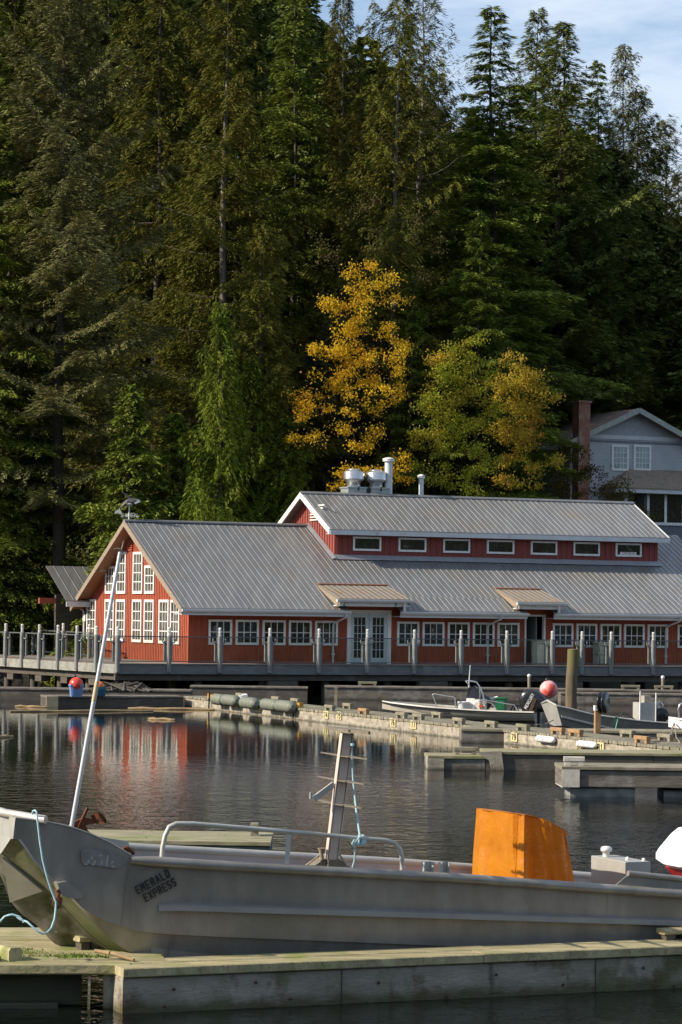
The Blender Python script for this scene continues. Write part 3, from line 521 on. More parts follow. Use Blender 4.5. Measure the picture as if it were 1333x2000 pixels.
M = MB(); M.box(HF, x0, x1, -.07, -.041, tb-.1, tb+.1); M.build('belt_trim', M_gutter, house)
M = MB(); 
for s in (-1, 1):
    M.add([HF.P(pk[0], v, pk[2]-d) for v in (-.6, 10) for d in (0, .18)]+[HF.P(pk[0]+s*gw, v, el[2]-d) for v in (-.6, 10) for d in (0, .18)], [(0, 2, 6, 4), (1, 5, 7, 3), (0, 4, 5, 1), (2, 3, 7, 6), (4, 6, 7, 5)])
M.build('roof', M_brownroof, house)
M = MB()
for s in (-1, 1): M.beam(HF.P(pk[0], -.64, pk[2]-.1), HF.P(pk[0]+s*gw, -.64, el[2]-.1), .06, .26)
M.build('rake_board', mat('mossy_white_trim', (.42, .43, .40), (.30, .32, .26), 5, .8), house)
M = MB(); M.box(HF, el[0]-.02, el[0]+.04, -.6, 10, el[2]-.28, el[2]-.03); M.build('eave_fascia', M_white, house)
M = MB(); M.box(HF, x0-.03, x0+.12, -.08, .1, wz0, el[2]+.1); M.build('corner_board', M_white, house)
m, nt, b = newmat('old_red_brick'); tcb = nt.nodes.new('ShaderNodeTexCoord'); mpb = nt.nodes.new('ShaderNodeMapping'); mpb.inputs['Rotation'].default_value = (math.radians(90), 0, 0); br = nt.nodes.new('ShaderNodeTexBrick'); br.inputs['Scale'].default_value = 3.5; br.inputs['Color1'].default_value = (.32, .10, .06, 1); br.inputs['Color2'].default_value = (.22, .08, .05, 1); br.inputs['Mortar'].default_value = (.32, .25, .19, 1); br.inputs['Mortar Size'].default_value = .02
nt.links.new(tcb.outputs['Object'], mpb.inputs[0]); nt.links.new(mpb.outputs[0], br.inputs['Vector']); nb = nt.nodes.new('ShaderNodeTexNoise'); nb.inputs['Scale'].default_value = 2.; mb_ = nt.nodes.new('ShaderNodeMix'); mb_.data_type = 'RGBA'; rr = nt.nodes.new('ShaderNodeMapRange'); rr.inputs[1].default_value = .52; rr.inputs[2].default_value = .7; nt.links.new(nb.outputs['Fac'], rr.inputs[0]); nt.links.new(rr.outputs[0], mb_.inputs['Factor']); nt.links.new(br.outputs['Color'], mb_.inputs['A']); mb_.inputs['B'].default_value = (.33, .24, .17, 1); nt.links.new(mb_.outputs['Result'], b.inputs['Base Color']); b.inputs['Roughness'].default_value = .9; nt.links.new(tcb.outputs['Object'], nb.inputs['Vector']); M_brick = m
c0, c1 = hp(1131, 850, -.75), hp(1153.5, 787, -.75); M = MB(); M.box(HF, c0[0], c1[0], -.75, -.65+.6, wz0, c1[2]-.0); M.box(HF, c0[0]-.06, c1[0]+.06, -.81, -.0, c1[2]+.002, c1[2]+.1); M.build('chimney', M_brick, house)
c0, c1 = hp(1112, 810, 7.5), hp(1133, 797, 7.5); M = MB(); M.box(HF, c0[0], c1[0], 7.5, 8.3, el[2], c1[2]); M.box(HF, c0[0]-.05, c1[0]+.05, 7.45, 8.35, c1[2], c1[2]+.08); M.build('rear_chimney', M_brick, house)
for a, b_ in ((1194, 1227.5), (1237, 1271.5)):
    p, q = hp(a, 919), hp(b_, 870); window(HF, 'u', 0, p[0], q[0], p[2], q[2], 4, 4, house, M_glassm, fw=.11, mw=.03)
# lower hipped porch roof and bay with big windows
pf = -1.8; q0, q1 = hp(1203, 951, pf), hp(1400, 957, pf); zt = hp(1262, 917, -.02)[2]; M = MB(); ex = q0[0]; 
rx0 = hp(1230, 918, 0)[0]
M.add([HF.P(ex, pf, q0[2]), HF.P(q1[0], pf, q0[2]), HF.P(q1[0], 0, zt), HF.P(rx0, 0, zt), HF.P(ex, 1.6, q0[2]), HF.P(rx0, .6, zt), HF.P(ex, pf, q0[2]-.06), HF.P(q1[0], pf, q0[2]-.06), HF.P(ex, 1.6, q0[2]-.06)], [(0, 1, 2, 3), (0, 3, 5, 4), (0, 6, 7, 1), (0, 4, 8, 6)])
M.build('porch_roof', M_shroof, house)
M = MB(); M.box(HF, ex+.05, q1[0], pf+.03, pf+.1, q0[2]-.26, q0[2]-.061); M.box(HF, ex+.05, ex+.12, pf+.1, 1.5, q0[2]-.26, q0[2]-.061); M.build('porch_fascia', M_gutter, house)
b0 = hp(1259, 1000, -1.2); M = MB(); M.box(HF, b0[0], q1[0], -1.2, -.001, wz0, q0[2]-.27); M.build('bay_wall', mat('grey_vertical_siding', (.15, .165, .19), (.12, .13, .15), 4, .7, stretch=(4, 4, .3)), house)
p, q = hp(1263, 1025, -1.2), hp(1336, 962, -1.2); window(HF, 'u', -1.2, p[0], q[0], p[2], q[2], 2, 1, house, M_glass, fw=.13, mw=.14)
M = MB(); M.box(HF, b0[0]-1.2, b0[0]-1.0, -1.3, -1.1, wz0, q0[2]-.27); M.build('porch_post', M_white, house)
# ================================================================== WATER, GROUND
M = MB(); M.add([(-900, -700, 0), (900, -700, 0), (900, 900, 0), (-900, 900, 0)], [(0, 1, 2, 3)])
m, nt, b = newmat('harbour_water'); N = nt.nodes; L = nt.links
b.inputs['Base Color'].default_value = (.004, .006, .005, 1); b.inputs['Roughness'].default_value = .02; b.inputs['IOR'].default_value = 1.333
tc = N.new('ShaderNodeTexCoord'); sep = N.new('ShaderNodeSeparateXYZ'); L.new(tc.outputs['Object'], sep.inputs[0])
def wn(scale, st, det, rz_=0.):
    mp = N.new('ShaderNodeMapping'); mp.inputs['Scale'].default_value = st; mp.inputs['Rotation'].default_value = (0, 0, rz_); L.new(tc.outputs['Object'], mp.inputs[0])
    n = N.new('ShaderNodeTexNoise'); n.inputs['Scale'].default_value = scale; n.inputs['Detail'].default_value = det; n.inputs['Roughness'].default_value = .55; L.new(mp.outputs[0], n.inputs['Vector']); return n.outputs['Fac']
def mth(op, a, b_=None, cl=False):
    x = N.new('ShaderNodeMath'); x.operation = op; x.use_clamp = cl
    for i, q in enumerate((a, b_)):
        if q is None: continue
        if isinstance(q, (int, float)): x.inputs[i].default_value = q
        else: L.new(q, x.inputs[i])
    return x.outputs[0]
fine = wn(5.5, (1, .8, 1), 3, .3); mid = wn(1.6, (1, .9, 1), 2, -.4); patch = wn(.05, (1, 1, 1), 2)
# breeze strength: calm in the lee of the far floats, more open water towards the camera
near = N.new('ShaderNodeMapRange'); near.interpolation_type = 'SMOOTHSTEP'; near.inputs[1].default_value = 66; near.inputs[2].default_value = 36; near.inputs[3].default_value = WAVE_FAR; near.inputs[4].default_value = 1.; L.new(sep.outputs['Y'], near.inputs[0])
pr = N.new('ShaderNodeMapRange'); pr.inputs[1].default_value = .35; pr.inputs[2].default_value = .65; pr.inputs[3].default_value = .6; pr.inputs[4].default_value = 1.15; L.new(patch, pr.inputs[0])
amp = mth('MULTIPLY', near.outputs[0], pr.outputs[0])
h = mth('ADD', mth('MULTIPLY', fine, .015*WAVE), mth('MULTIPLY', mid, .020*WAVE)); h = mth('MULTIPLY', h, amp)
bp = N.new('ShaderNodeBump'); bp.inputs['Strength'].default_value = 1.; bp.inputs['Distance'].default_value = 1.; L.new(h, bp.inputs['Height']); L.new(bp.outputs[0], b.inputs['Normal'])
water = struct(M.build('water', m))
# hillside
def g_h(X, Y):
    d = (X+5.9)*(-.3955)+(Y-104.15)*.9185-16.0
    n = .5*math.sin(X*.21+Y*.13)+.4*math.sin(X*.07-Y*.19+2)
    if d < -2: return -2.5
    if d < 1.5: return -2.5+(d+2)*1.0
    return 1.0+min(9, (d-1.5)*.20)+n*min(1, d/6)
nx_, ny_ = 90, 60; xs = np.linspace(-150, 190, nx_); ys = np.linspace(60, 330, ny_); M = MB()
M.add([(x, y, g_h(x, y)) for y in ys for x in xs], [(j*nx_+i, j*nx_+i+1, (j+1)*nx_+i+1, (j+1)*nx_+i) for j in range(ny_-1) for i in range(nx_-1)], True)
hill = struct(M.build('hillside', mat('forest_floor', (.03, .028, .018), (.018, .02, .01), 1.5, .95, c3=(.03, .045, .012), s3=.4, bump=.6)))
# unseen wooded hills added behind the viewpoint to cut low sky light
M = MB(); pts = []
for k in range(61):
    a = math.radians(178+k*3.1); R_ = 240+18*math.sin(k*.7); hh = 52+13*math.sin(k*.5+1)+7*math.sin(k*1.7)
    pts += [(R_*math.cos(a), 40+R_*math.sin(a), -1), ((R_+55)*math.cos(a), 40+(R_+55)*math.sin(a), hh*.62), ((R_+120)*math.cos(a), 40+(R_+120)*math.sin(a), hh), ((R_+260)*math.cos(a), 40+(R_+260)*math.sin(a), hh*.4)]
M.add(pts, [(i*4+j, (i+1)*4+j, (i+1)*4+j+1, i*4+j+1) for i in range(60) for j in range(3)], True)
struct(M.build('sky_blocking_hills', mat('sky_blocking_slope', (.02, .03, .012), (.035, .045, .018), .08, .95, bump=.5, bscale=.2)))
# ================================================================== DOCKS
def dock(name, lab, fr, u0, u1, v0, v1, top, side_m, top_m, bottom=-.35, seg=2.4, planks='u', drop=.07, cat='dock'):
    """float: side boards in segments, plank top; fr.u along the visible face, v to the back"""
    t = thing(name, lab, cat, fr.P((u0+u1)/2, (v0+v1)/2, 0)); M = MB(); u = u0; k = 0
    rr_ = random.Random(len(lab))
    while u < u1-.05:
        e = min(u1, u+seg*rr_.uniform(.85, 1.15)); dz = rr_.uniform(-.012, .012); dv = rr_.uniform(0, .012)
        M.bbox(fr, u+.004, e-.004, v0+dv, v0+.10, bottom, top-drop+dz-.0, .008); u = e
    M.bbox(fr, u0, u1, v1-.1, v1, bottom, top-drop, .008); M.bbox(fr, u0-.012, u0+.08, v0+.012, v1-.012, bottom, top-drop-.004, .008); M.bbox(fr, u1-.08, u1+.0, v0+.11, v1-.11, bottom, top-drop-.004, .008)
    M.build('side_boards', side_m, t); M = MB()
    if planks == 'x':
        u = u0-.03
        while u < u1: e = min(u1, u+.145); M.bbox(fr, u, e-.012, v0-.03+rr_.uniform(-.015, .01), v1+.03, top-drop+.004, top+rr_.uniform(-.004, .004), .006); u += .15
    else:
        v = v0-.03; n = max(2, int((v1-v0+.06)/.2)); w = (v1-v0+.06)/n
        for i in range(n):
            uu = u0-.02
            while uu < u1: e = min(u1+.02, uu+rr_.uniform(3.2, 4.6)); M.bbox(fr, uu, e-.008, v0-.03+i*w, v0-.03+(i+1)*w-.012, top-drop+.004, top+rr_.uniform(-.005, .005), .008); uu = e
    M.build('planks', top_m, t); M = MB(); M.box(fr, u0+.1, u1-.1, v0+.11, v1-.11, bottom+.1, top-drop-.03); M.build('float_core', M_wet, t)
    return t
def tieblock(fr, u, v, z, root, m=None, l=.42, along='u', name='tie_rail'):
    """short bull rail: cap timber on two blocks"""
    M = MB(); h = .08
    if along == 'u':
        M.bbox(fr, u-l/2, u+l/2, v-.06, v+.06, z+h, z+h+.09, .012)
        for s in (-1, 1): M.box(fr, u+s*(l/2-.07)-.05, u+s*(l/2-.07)+.05, v-.05, v+.05, z+.002, z+h-.001)
    else:
        M.bbox(fr, u-.06, u+.06, v-l/2, v+l/2, z+h, z+h+.09, .012)
        for s in (-1, 1): M.box(fr, u-.05, u+.05, v+s*(l/2-.07)-.05, v+s*(l/2-.07)+.05, z+.002, z+h-.001)
    return M.build(name, m or M_plank, root)
M_topg = mat('greenish_old_planks', (.33, .30, .19), (.17, .155, .09), 4.5, .9, stretch=(.5, 3, 1), bump=.35, bscale=9, c3=(.17, .20, .06), s3=1.0, t3=(.5, .7))
# A: the long numbered dock
a0 = onz(361, 1380, 0); a1 = onz(1097.5, 1465, 0); AFr = Frame(a0, math.degrees(math.atan2((a1-a0)[1], (a1-a0)[0]))); AW = 1.35
lenA = 40.; AT = .36
dA = dock('numbered_dock', 'long bleached dock with yellow number plates running diagonally across the harbour', AFr, 0, lenA, 0, AW, AT, M_conc, M_plank, planks='x', seg=2.6)
def onA(x, y=0, v=0.): return AFr.V(x, y or (1380+(x-361)*.115), v)
for txt, x, y0, y1 in (('72', 471.5, 1366, 1379), ('73', 506, 1377, 1389), ('74', 638.5, 1390, 1402), ('75', 664, 1392, 1403.5), ('76', 769.5, 1404, 1418), ('77', 809.5, 1408.5, 1422), ('79', 1006, 1431, 1448), ('80', 1134, 1450, 1465), ('81', 1175, 1452, 1467)):
    p = onA(x, (y0+y1)/2); M = MB(); hh = .115
    M.box(AFr, p[0]-.17, p[0]+.17, -.03, -.001, p[2]-hh, p[2]+hh); pl = M.build('number_plate', M_yplate, dA)
    text('number', txt, M_ink, pl, AFr.P(p[0]-.125, -.034, p[2]-.085), AFr.u, AFr.w, .25, .17, .004, .02)
for x, y, s, v in ((578, 1352, 0, 1.2), (645, 1376, 0, .1), (680, 1370, 0, 1.25), (711, 1384, 0, .1), (785, 1395, 0, .1), (818, 1397, 0, .1), (855, 1395, 0, 1.2), (897, 1398, 0, .1), (960, 1415, 0, .12), (1022, 1422, 0, .12), (1090, 1428, 0, .12), (1125, 1433, 0, .12), (1226, 1434, 0, 1.2), (1255, 1446, 0, .12), (1300, 1444, 0, 1.2), (540, 1362, 0, 1.2), (470, 1354, 0, 1.2)):
    p = AFr.V(x, y, v); tieblock(AFr, p[0], v, AT, dA, M_plank if x not in (1090, 1125, 1255, 711) else mat('orange_brown_timber', (.36, .22, .10), (.27, .16, .08), 6, .8), l=.6)
for x, y in ((1066, 1444), (1147, 1454)):
    p = onA(x, y, -.09); f = thing('dock_fender', 'white plastic bumper on the side of the long dock just %s' % ('right of number 79' if x < 1100 else 'above number 80'), 'fender', AFr.P(p[0], -.09, p[2]), 'white bumpers on the long dock')
    M = MB(); u_ = p[0]; r = .085; M.tube([AFr.P(u_+d, -.09, p[2]) for d in (-.46, -.43, -.38, .38, .43, .46)], [.03, .065, r, r, .065, .03], 12); M.build('bumper_body', M_foam, f)
    M = MB(); [M.box(AFr, u_+k-.012, u_+k+.012, -.18, -.168, p[2]-.012, p[2]+.012) for k in (-.25, 0, .25)]; M.build('bolt_holes', M_dark, f)
for i, (x, y, l, lb) in enumerate(((428, 1366, .44, 'leftmost in the row'), (451, 1368, .58, 'second in the row'), (487.5, 1373, .60, 'beside number 72'), (529, 1376.5, .60, 'just right of number 73'), (558, 1379.5, .62, 'rightmost of the row'))):
    p = onA(x, y, -.2); f = thing('round_fender', 'grey green ribbed cylindrical fender hung on the long dock, ' + lb, 'fender', AFr.P(p[0], -.2, p[2]), 'ribbed cylindrical fenders')
    M = MB(); k = 9; pts = []; rs = []
    for j in range(k*2+1):
        q = -l*1.0+2*l*j/(k*2); pts.append(AFr.P(p[0]+q, -.2, p[2])); rs.append((.185 if j % 3 else .165)*(1-.75*max(0, abs(q)/l-.82)/.18*.8))
    M.tube(pts, rs, 14); M.build('fender_body', M_gfend, f); M = MB(); [M.tube([AFr.P(p[0]+q, -.2, p[2]+.15), AFr.P(p[0]+q, .05, AT+.02)], .015, 5) for q in (-l*.6, l*.6)]; M.build('hanging_rope', M_black, f)
# orange-yellow brackets and a coiled white line on the left part
for x, y, lb in ((418, 1357, 'at the left end of the long dock behind the fenders'), (583, 1371, 'right of the rightmost grey fender'),):
    p = AFr.V(x, y, .1); t = thing('mooring_bracket', 'small yellow painted mooring bracket ' + lb, 'bracket', AFr.P(p[0], .1, AT)); M = MB()
    for s in (-.28, .28): M.box(AFr, p[0]+s-.05, p[0]+s+.05, .0, .14, AT+.005, AT+.16)
    M.box(AFr, p[0]-.22, p[0]+.22, .04, .10, AT+.05, AT+.12); M.build('bracket_plates', mat('yellow_painted_steel', (.55, .32, .04), (.35, .16, .03), 6, .6), t)
    M = MB(); M.tube([AFr.P(p[0], -.05, AT+.2), AFr.P(p[0], -.07, .02)], .03, 6); M.build('pin', M_black, t)
p = AFr.V(471, 1360, .2); t = thing('rope_coil', 'white mooring line coiled on the long dock above number 72', 'rope', AFr.P(p[0], .2, AT)); M = MB()
pts = [AFr.P(p[0]+(.30-.02*k/9)*math.cos(k*.55), .2+.2*math.sin(k*.55), AT+.03+.004*k+.04*max(0, math.sin(k*.55))) for k in range(40)]; M.tube(pts, .022, 6); M.build('coil', M_foam, t)
# plank post on the long dock, reel post
p = onz(656, 1383, AT); t = thing('dock_post', 'thin pale upright post on the long dock above number 75', 'post', p); M = MB(); M.beam(p, p+np.array([0, 0, (1383-1344)*82/5200]), .09, .09, (0, 1, 0)); M.build('post_timber', M_plank, t); M = MB(); M.box(Frame(p, 0), -.055, .055, -.055, .055, .6, .625); M.build('post_cap', M_oldwood, t)
p = onz(1167, 1432, AT+.0); t = thing('reel_post', 'wooden post on the dock carrying a black hose reel', 'post', p); sc = p[1]/5200; M = MB(); f0 = Frame(p, 10); M.bbox(f0, -.07, .07, -.07, .07, 0, 52*sc, .008); M.build('post_timber', mat('orange_brown_timber', (.36, .22, .10), (.27, .16, .08), 6, .8), t)
M = MB(); f1 = Frame(p, 62); c = f1.P(0, -.16, 60*sc); M.lathe(c-f1.v*.07, [(.04, 0), (.27, .002), (.27, .03), (.2, .035), (.2, .11), (.27, .115), (.27, .15), (.04, .155)], 20, axis=f1.v); M.build('hose_reel', M_black, t)
M = MB(); M.box(f0, -.09, .03, -.1, .06, 44*sc, 54*sc); M.build('bracket', M_foam, t)
# B: dock finger in front (right), C: nearer finger, D: left back float, E: back floats, F: float behind the boat, H: finger behind A
bB = onz(838, 1503, 0); BB = Frame(bB, 2.5); dB = dock('dock_finger', 'short mossy dock finger with a pale left end block in front of the numbered dock', BB, 0, 1.2, 0, 1.1, .30, M_beamg, M_topg, seg=1.2)
M = MB(); M.bbox(BB, -.03, .32, -.03, .5, -.1, .27, .01); M.build('end_block', M_conc, dB)
M = MB(); pb = BB.V(929, 1490, -.06)[0]; M.add([BB.P(pb, -.06, .39), BB.P(pb+.55, -.06, .41), BB.P(pb+.62, -.06, -.05), BB.P(pb+.36, -.06, -.03), BB.P(pb+.3, -.06, .2), BB.P(pb, .0, .39), BB.P(pb+.55, .0, .41), BB.P(pb+.62, .0, -.05), BB.P(pb+.36, .0, -.03), BB.P(pb+.3, .0, .2)], [(4, 3, 2, 1, 0), (5, 6, 7, 8, 9), (0, 1, 6, 5), (1, 2, 7, 6), (2, 3, 8, 7), (3, 4, 9, 8), (4, 0, 5, 9)]); M.build('corner_plate', M_conc, dB)
dB2 = dock('dock_finger', 'long dark mossy timber dock finger crossing the right side below the numbered dock', BB, 1.22, 9, 0, 1.25, .40, M_wet, M_topg, seg=4)
p = BB.V(910, 1465, .35); tieblock(BB, p[0], .35, .30, dB, l=.5)
cC = onz(1099, 1556, 0); CCf = Frame(cC, 1.5); CT = .56
dC = dock('dock_finger', 'high grey timber dock finger on foam floats with a pale end board at far right', CCf, .0, 6, 0, 1.2, CT, M_beamg, M_plank, bottom=.18, seg=7)
M = MB(); M.box(CCf, .0, .02, 0, 1.2, .16, CT-.08); M.bbox(CCf, -.012, .31, -.03, .0-.0, .17, CT-.01, .008); M.build('end_board', mat('pale_end_board', (.56, .53, .46), (.42, .40, .34), 6, .8, bump=.3), dC)
M = MB(); M.bbox(CCf, .15, 1.35, .1, 1.0, -.2, .17, .03); M.bbox(CCf, 1.9, 6, .2, 1.1, -.2, .12, .03); M.build('foam_float', mat('dirty_foam', (.26, .27, .25), (.14, .15, .14), 5, .9, bump=.3), dC)
tieblock(CCf, .22, .12, CT, dC, mat('pale_end_board', (.56, .53, .46), None), l=.38)
d0 = onz(95, 1381, 0); d1 = onz(358, 1381.5, 0); DFm = Frame(d0, math.degrees(math.atan2((d1-d0)[1], (d1-d0)[0]))); DT = .37
dD = dock('back_float', 'dark wet timber float under the two tubs at left, with a yellow end post', DFm, 0, np.linalg.norm(d1-d0), 0, 1.4, DT, M_wet, M_beamg, seg=9)
M = MB(); M.bbox(DFm, -.08, .32, -.04, .0, -.05, DT+.0, .01); M.build('end_post', mat('yellowish_timber', (.55, .45, .26), (.42, .33, .18), 6, .8), dD)
def simplefloat(x0, x1, yw, top, lab, w=1.2, m=None, mt_=None, yaw=0.):
    a = onz(x0, yw, 0); f = Frame(a, yaw); l = (x1-x0)/5200*a[1]
    return dock('back_float', lab, f, 0, l, 0, w, top, m or M_wet, mt_ or M_beamg, seg=6), f
dE, fE = simplefloat(-20, 372, 1366, .42, 'low dark log float along the shadow under the left boardwalk', m=M_wet)
dE1, fE1 = simplefloat(372, 600, 1366, .50, 'dark timber float behind the grey fenders, left of the gap', m=M_wet)
dE2, fE2 = simplefloat(635, 1400, 1366, .50, 'long grey timber float right under the front of the boardwalk', m=M_beamg)
dE3, fE3 = simplefloat(1096, 1400, 1375.5, .43, 'second grey timber float behind the piling and the aluminium skiff', m=M_beamg)
for x, y in ((718, 1341), (1232, 1346), (1297, 1349)): p = fE2.V(x, y, .5); tieblock(fE2, p[0], .5, .5, dE2, l=.7)
# driftwood and scraps on the water by the left float
M_drift = mat('driftwood', (.36, .26, .12), (.22, .15, .08), 4, .85)
for i, (x0, y0, x1, y1, r, lb) in enumerate(((20, 1389.5, 300, 1388, .045, 'long thin driftwood pole floating in front of the left float'), (250, 1384, 420, 1386, .06, 'brown driftwood pole reaching from the left float to the numbered dock'), (290, 1404, 342, 1405.5, .05, 'short yellow floating stick below the left float'), (-5, 1440, 26, 1438, .05, 'reddish floating scrap of wood at the left edge of the water'), (30, 1379.5, 92, 1381, .05, 'floating branch at the far left end of the float'))):
    a, b_ = onz(x0, y0, .02), onz(x1, y1, .02); t = thing('driftwood', lb, 'driftwood', (a+b_)/2); M = MB(); M.tube([a+(b_-a)*k/6+np.array([0, .05*math.sin(k*1.7+i), .012*math.sin(k*2.1)]) for k in range(7)], [r*.6, r, r*.9, r, r*.8, r*.9, r*.5], 7); M.build('stick', M_drift, t)
# tubs with buoys
def tub(x, yb, wtop, h, lab, m, wb=None):
    p = onz(x, yb, DT); sc = p[1]/5200; r = wtop*sc/2; H_ = h*sc; t = thing('storage_tub', lab, 'tub', p); f = Frame(p, 12)
    M = MB(); k = .82
    def ringp(s, z): return [f.P(a*r*s, b_*r*s*.8, z) for a, b_ in ((-1, -.85), (-.85, -1), (.85, -1), (1, -.85), (1, .85), (.85, 1), (-.85, 1), (-1, .85))]
    vs = ringp(k, 0)+ringp(.97, H_)+ringp(.9, H_)+ringp(k-.06, .05); fs = []
    for q in range(3): fs += [(q*8+i, q*8+(i+1) % 8, q*8+8+(i+1) % 8, q*8+8+i) for i in range(8)]
    fs += [tuple(range(7, -1, -1)), tuple(range(24, 32))]; M.add(vs, fs); M.build('tub_body', m, t)
    M = MB(); M.add(ringp(1.05, H_-.06)+ringp(1.05, H_+.01)+ringp(.9, H_+.01)+ringp(.965, H_-.06), [(q*8+i, q*8+(i+1) % 8, (q*8+8+(i+1) % 8) % 32, (q*8+8+i) % 32) for q in range(4) for i in range(8)]); [M.tube([f.P(a*r, -.8*r*.86, .03), f.P(a*r*1.12, -.8*r*1.01, H_-.05)], .012, 4) for a in (-.5, -.17, .17, .5)]; M.build('rim', m, t)
    return p, r, H_, f
def buoy(p, r, lab, m, band=None, nm='buoy'):
    t = thing(nm, lab, 'buoy', p); M = MB(); M.ball((p[0], p[1], p[2]), r); bd = M.build('buoy_body', m, t)
    M = MB(); M.lathe((p[0]-.2*r, p[1], p[2]+r*.93), [(r*.2, 0), (r*.22, .05), (r*.12, .1), (0, .11)], 12); M.tube([(p[0]-.2*r+r*.15*math.cos(k), p[1], p[2]+r*1.1+r*.15*math.sin(k)) for k in np.linspace(0, 6.28, 9)], .012, 5); M.build('eye', band or M_black, t)
p, r, hh, f = tub(149, 1360.5, 27, 23.5, 'light blue plastic tub on the left float holding the red buoy', mat('pale_blue_plastic', (.17, .28, .50), (.14, .24, .44), 4, .45))
buoy(p+np.array([0, 0, hh+.01]), .235, 'bright red round buoy sitting in the light blue tub', mat('red_buoy_vinyl', (.75, .07, .03), (.62, .05, .03), 3, .35))
p, r, hh, f = tub(196, 1359.5, 22, 17.5, 'dark teal plastic tub on the left float behind the white pole', mat('teal_plastic', (.02, .13, .20), (.015, .10, .16), 4, .4))
buoy(p+np.array([-.03, 0, hh+.03]), .165, 'small orange buoy lying in the teal tub', mat('orange_buoy_vinyl', (.80, .20, .02), (.66, .15, .02), 4, .4))
# low heap by the tubs
p = onz(240, 1352, .42); t = thing('net_heap', 'dark heap of nets and rope behind the teal tub', 'net', p); M = MB(); [M.tube([p+np.array([random.uniform(-1.3, 1.2), random.uniform(-.3, .3), .05]), p+np.array([random.uniform(-.8, .8), 0, random.uniform(.15, .34)]), p+np.array([random.uniform(-1.2, 1.3), random.uniform(-.3, .3), .05])], .05, 6) for k in range(34)]; M.build('net_mass', M_wet, t)
# F behind the boat
f0_, f1_ = onz(200, 1650, 0), onz(527, 1672, 0); FFr = Frame(f1_, 0); 
dFl = dock('dock_finger', 'greenish stained dock finger just behind the bow of the aluminium boat', FFr, -9.5, 0, 0, 1.55, .20, mat('green_stained_side', (.13, .17, .13), (.07, .075, .06), 1.8, .8, c3=(.24, .32, .27), s3=1.2, t3=(.55, .7), bump=.3), M_topg, seg=2.6)
p = FFr.V(498, 1613, .9); tieblock(FFr, p[0], .9, .20, dFl, l=.36, along='v')
# H finger behind A
h0 = onz(1106, 1423, .36); HFr = Frame(onz(880, 1423, .36)*np.array([1, 1, 0]), 0); dH = dock('dock_finger', 'grey timber dock finger between the long dock and the aluminium skiff', HFr, .3, 9, 0, 1.2, .36, M_beamg, M_plank, seg=3)
# G foreground dock
g0 = onz(243, 1981, 0); g1 = onz(1333, 1930, 0); GF = Frame(g0, math.degrees(math.atan2((g1-g0)[1], (g1-g0)[0]))); GT = .385
M_gside = mat('algae_stained_timber', (.22, .205, .155), (.37, .335, .275), 1.3, .85, stretch=(1, 1, 3), c3=(.12, .07, .045), s3=2.6, t3=(.54, .66), bump=.7, bscale=14)
# green growth near the waterline
nt = M_gside.node_tree; sp_ = nt.nodes.new('ShaderNodeSeparateXYZ'); tcg = nt.nodes.new('ShaderNodeNewGeometry'); nt.links.new(tcg.outputs['Position'], sp_.inputs[0])
def zband(nt, z0, z1, col, jitter=.08):
    b = nt.nodes['Principled BSDF']; src = b.inputs['Base Color'].links[0].from_socket; nn = nt.nodes.new('ShaderNodeTexNoise'); nn.inputs['Scale'].default_value = 5; g = nt.nodes.new('ShaderNodeNewGeometry'); s_ = nt.nodes.new('ShaderNodeSeparateXYZ'); nt.links.new(g.outputs['Position'], s_.inputs[0]); nt.links.new(g.outputs['Position'], nn.inputs['Vector'])
    a = nt.nodes.new('ShaderNodeMath'); a.operation = 'MULTIPLY_ADD'; nt.links.new(nn.outputs['Fac'], a.inputs[0]); a.inputs[1].default_value = -jitter*2; nt.links.new(s_.outputs['Z'], a.inputs[2])
    r = nt.nodes.new('ShaderNodeMapRange'); r.inputs[1].default_value = z0-jitter; r.inputs[2].default_value = z1-jitter; r.inputs[3].default_value = .85; r.inputs[4].default_value = 0; nt.links.new(a.outputs[0], r.inputs[0])
    x = nt.nodes.new('ShaderNodeMix'); x.data_type = 'RGBA'; nt.links.new(r.outputs[0], x.inputs['Factor']); nt.links.new(src, x.inputs['A']); x.inputs['B'].default_value = (*col, 1); nt.links.new(x.outputs['Result'], b.inputs['Base Color'])
zband(nt, .03, .12, (.06, .05, .015)); zband(M_conc.node_tree, .0, .07, (.05, .05, .03), .05); zband(M_beamg.node_tree, .0, .10, (.03, .03, .022), .05)
M_gtop = mat('mossy_dock_planks', (.48, .42, .24), (.20, .175, .09), 3.5, .9, stretch=(.35, 4, 1), bump=.7, bscale=16, c3=(.20, .23, .06), s3=1.7, t3=(.54, .68), c12=(.3, .7), rot=(0, 0, -math.radians(22.6)))
layer(M_gside, 2.2, (1, 1, .6), (.52, .64), (.10, .125, .055), .75); layer(M_gside, 9, (1, 1, .25), (.60, .72), (.05, .035, .025), .7); layer(M_gtop, 22, (.4, 5, 1), (.56, .68), (.09, .08, .05), .8)
dG = dock('walkway', 'mossy planked walkway along the near side of the aluminium boat', GF, 0, 9, 0, .48, GT, M_gside, M_gtop, seg=9, drop=.085)
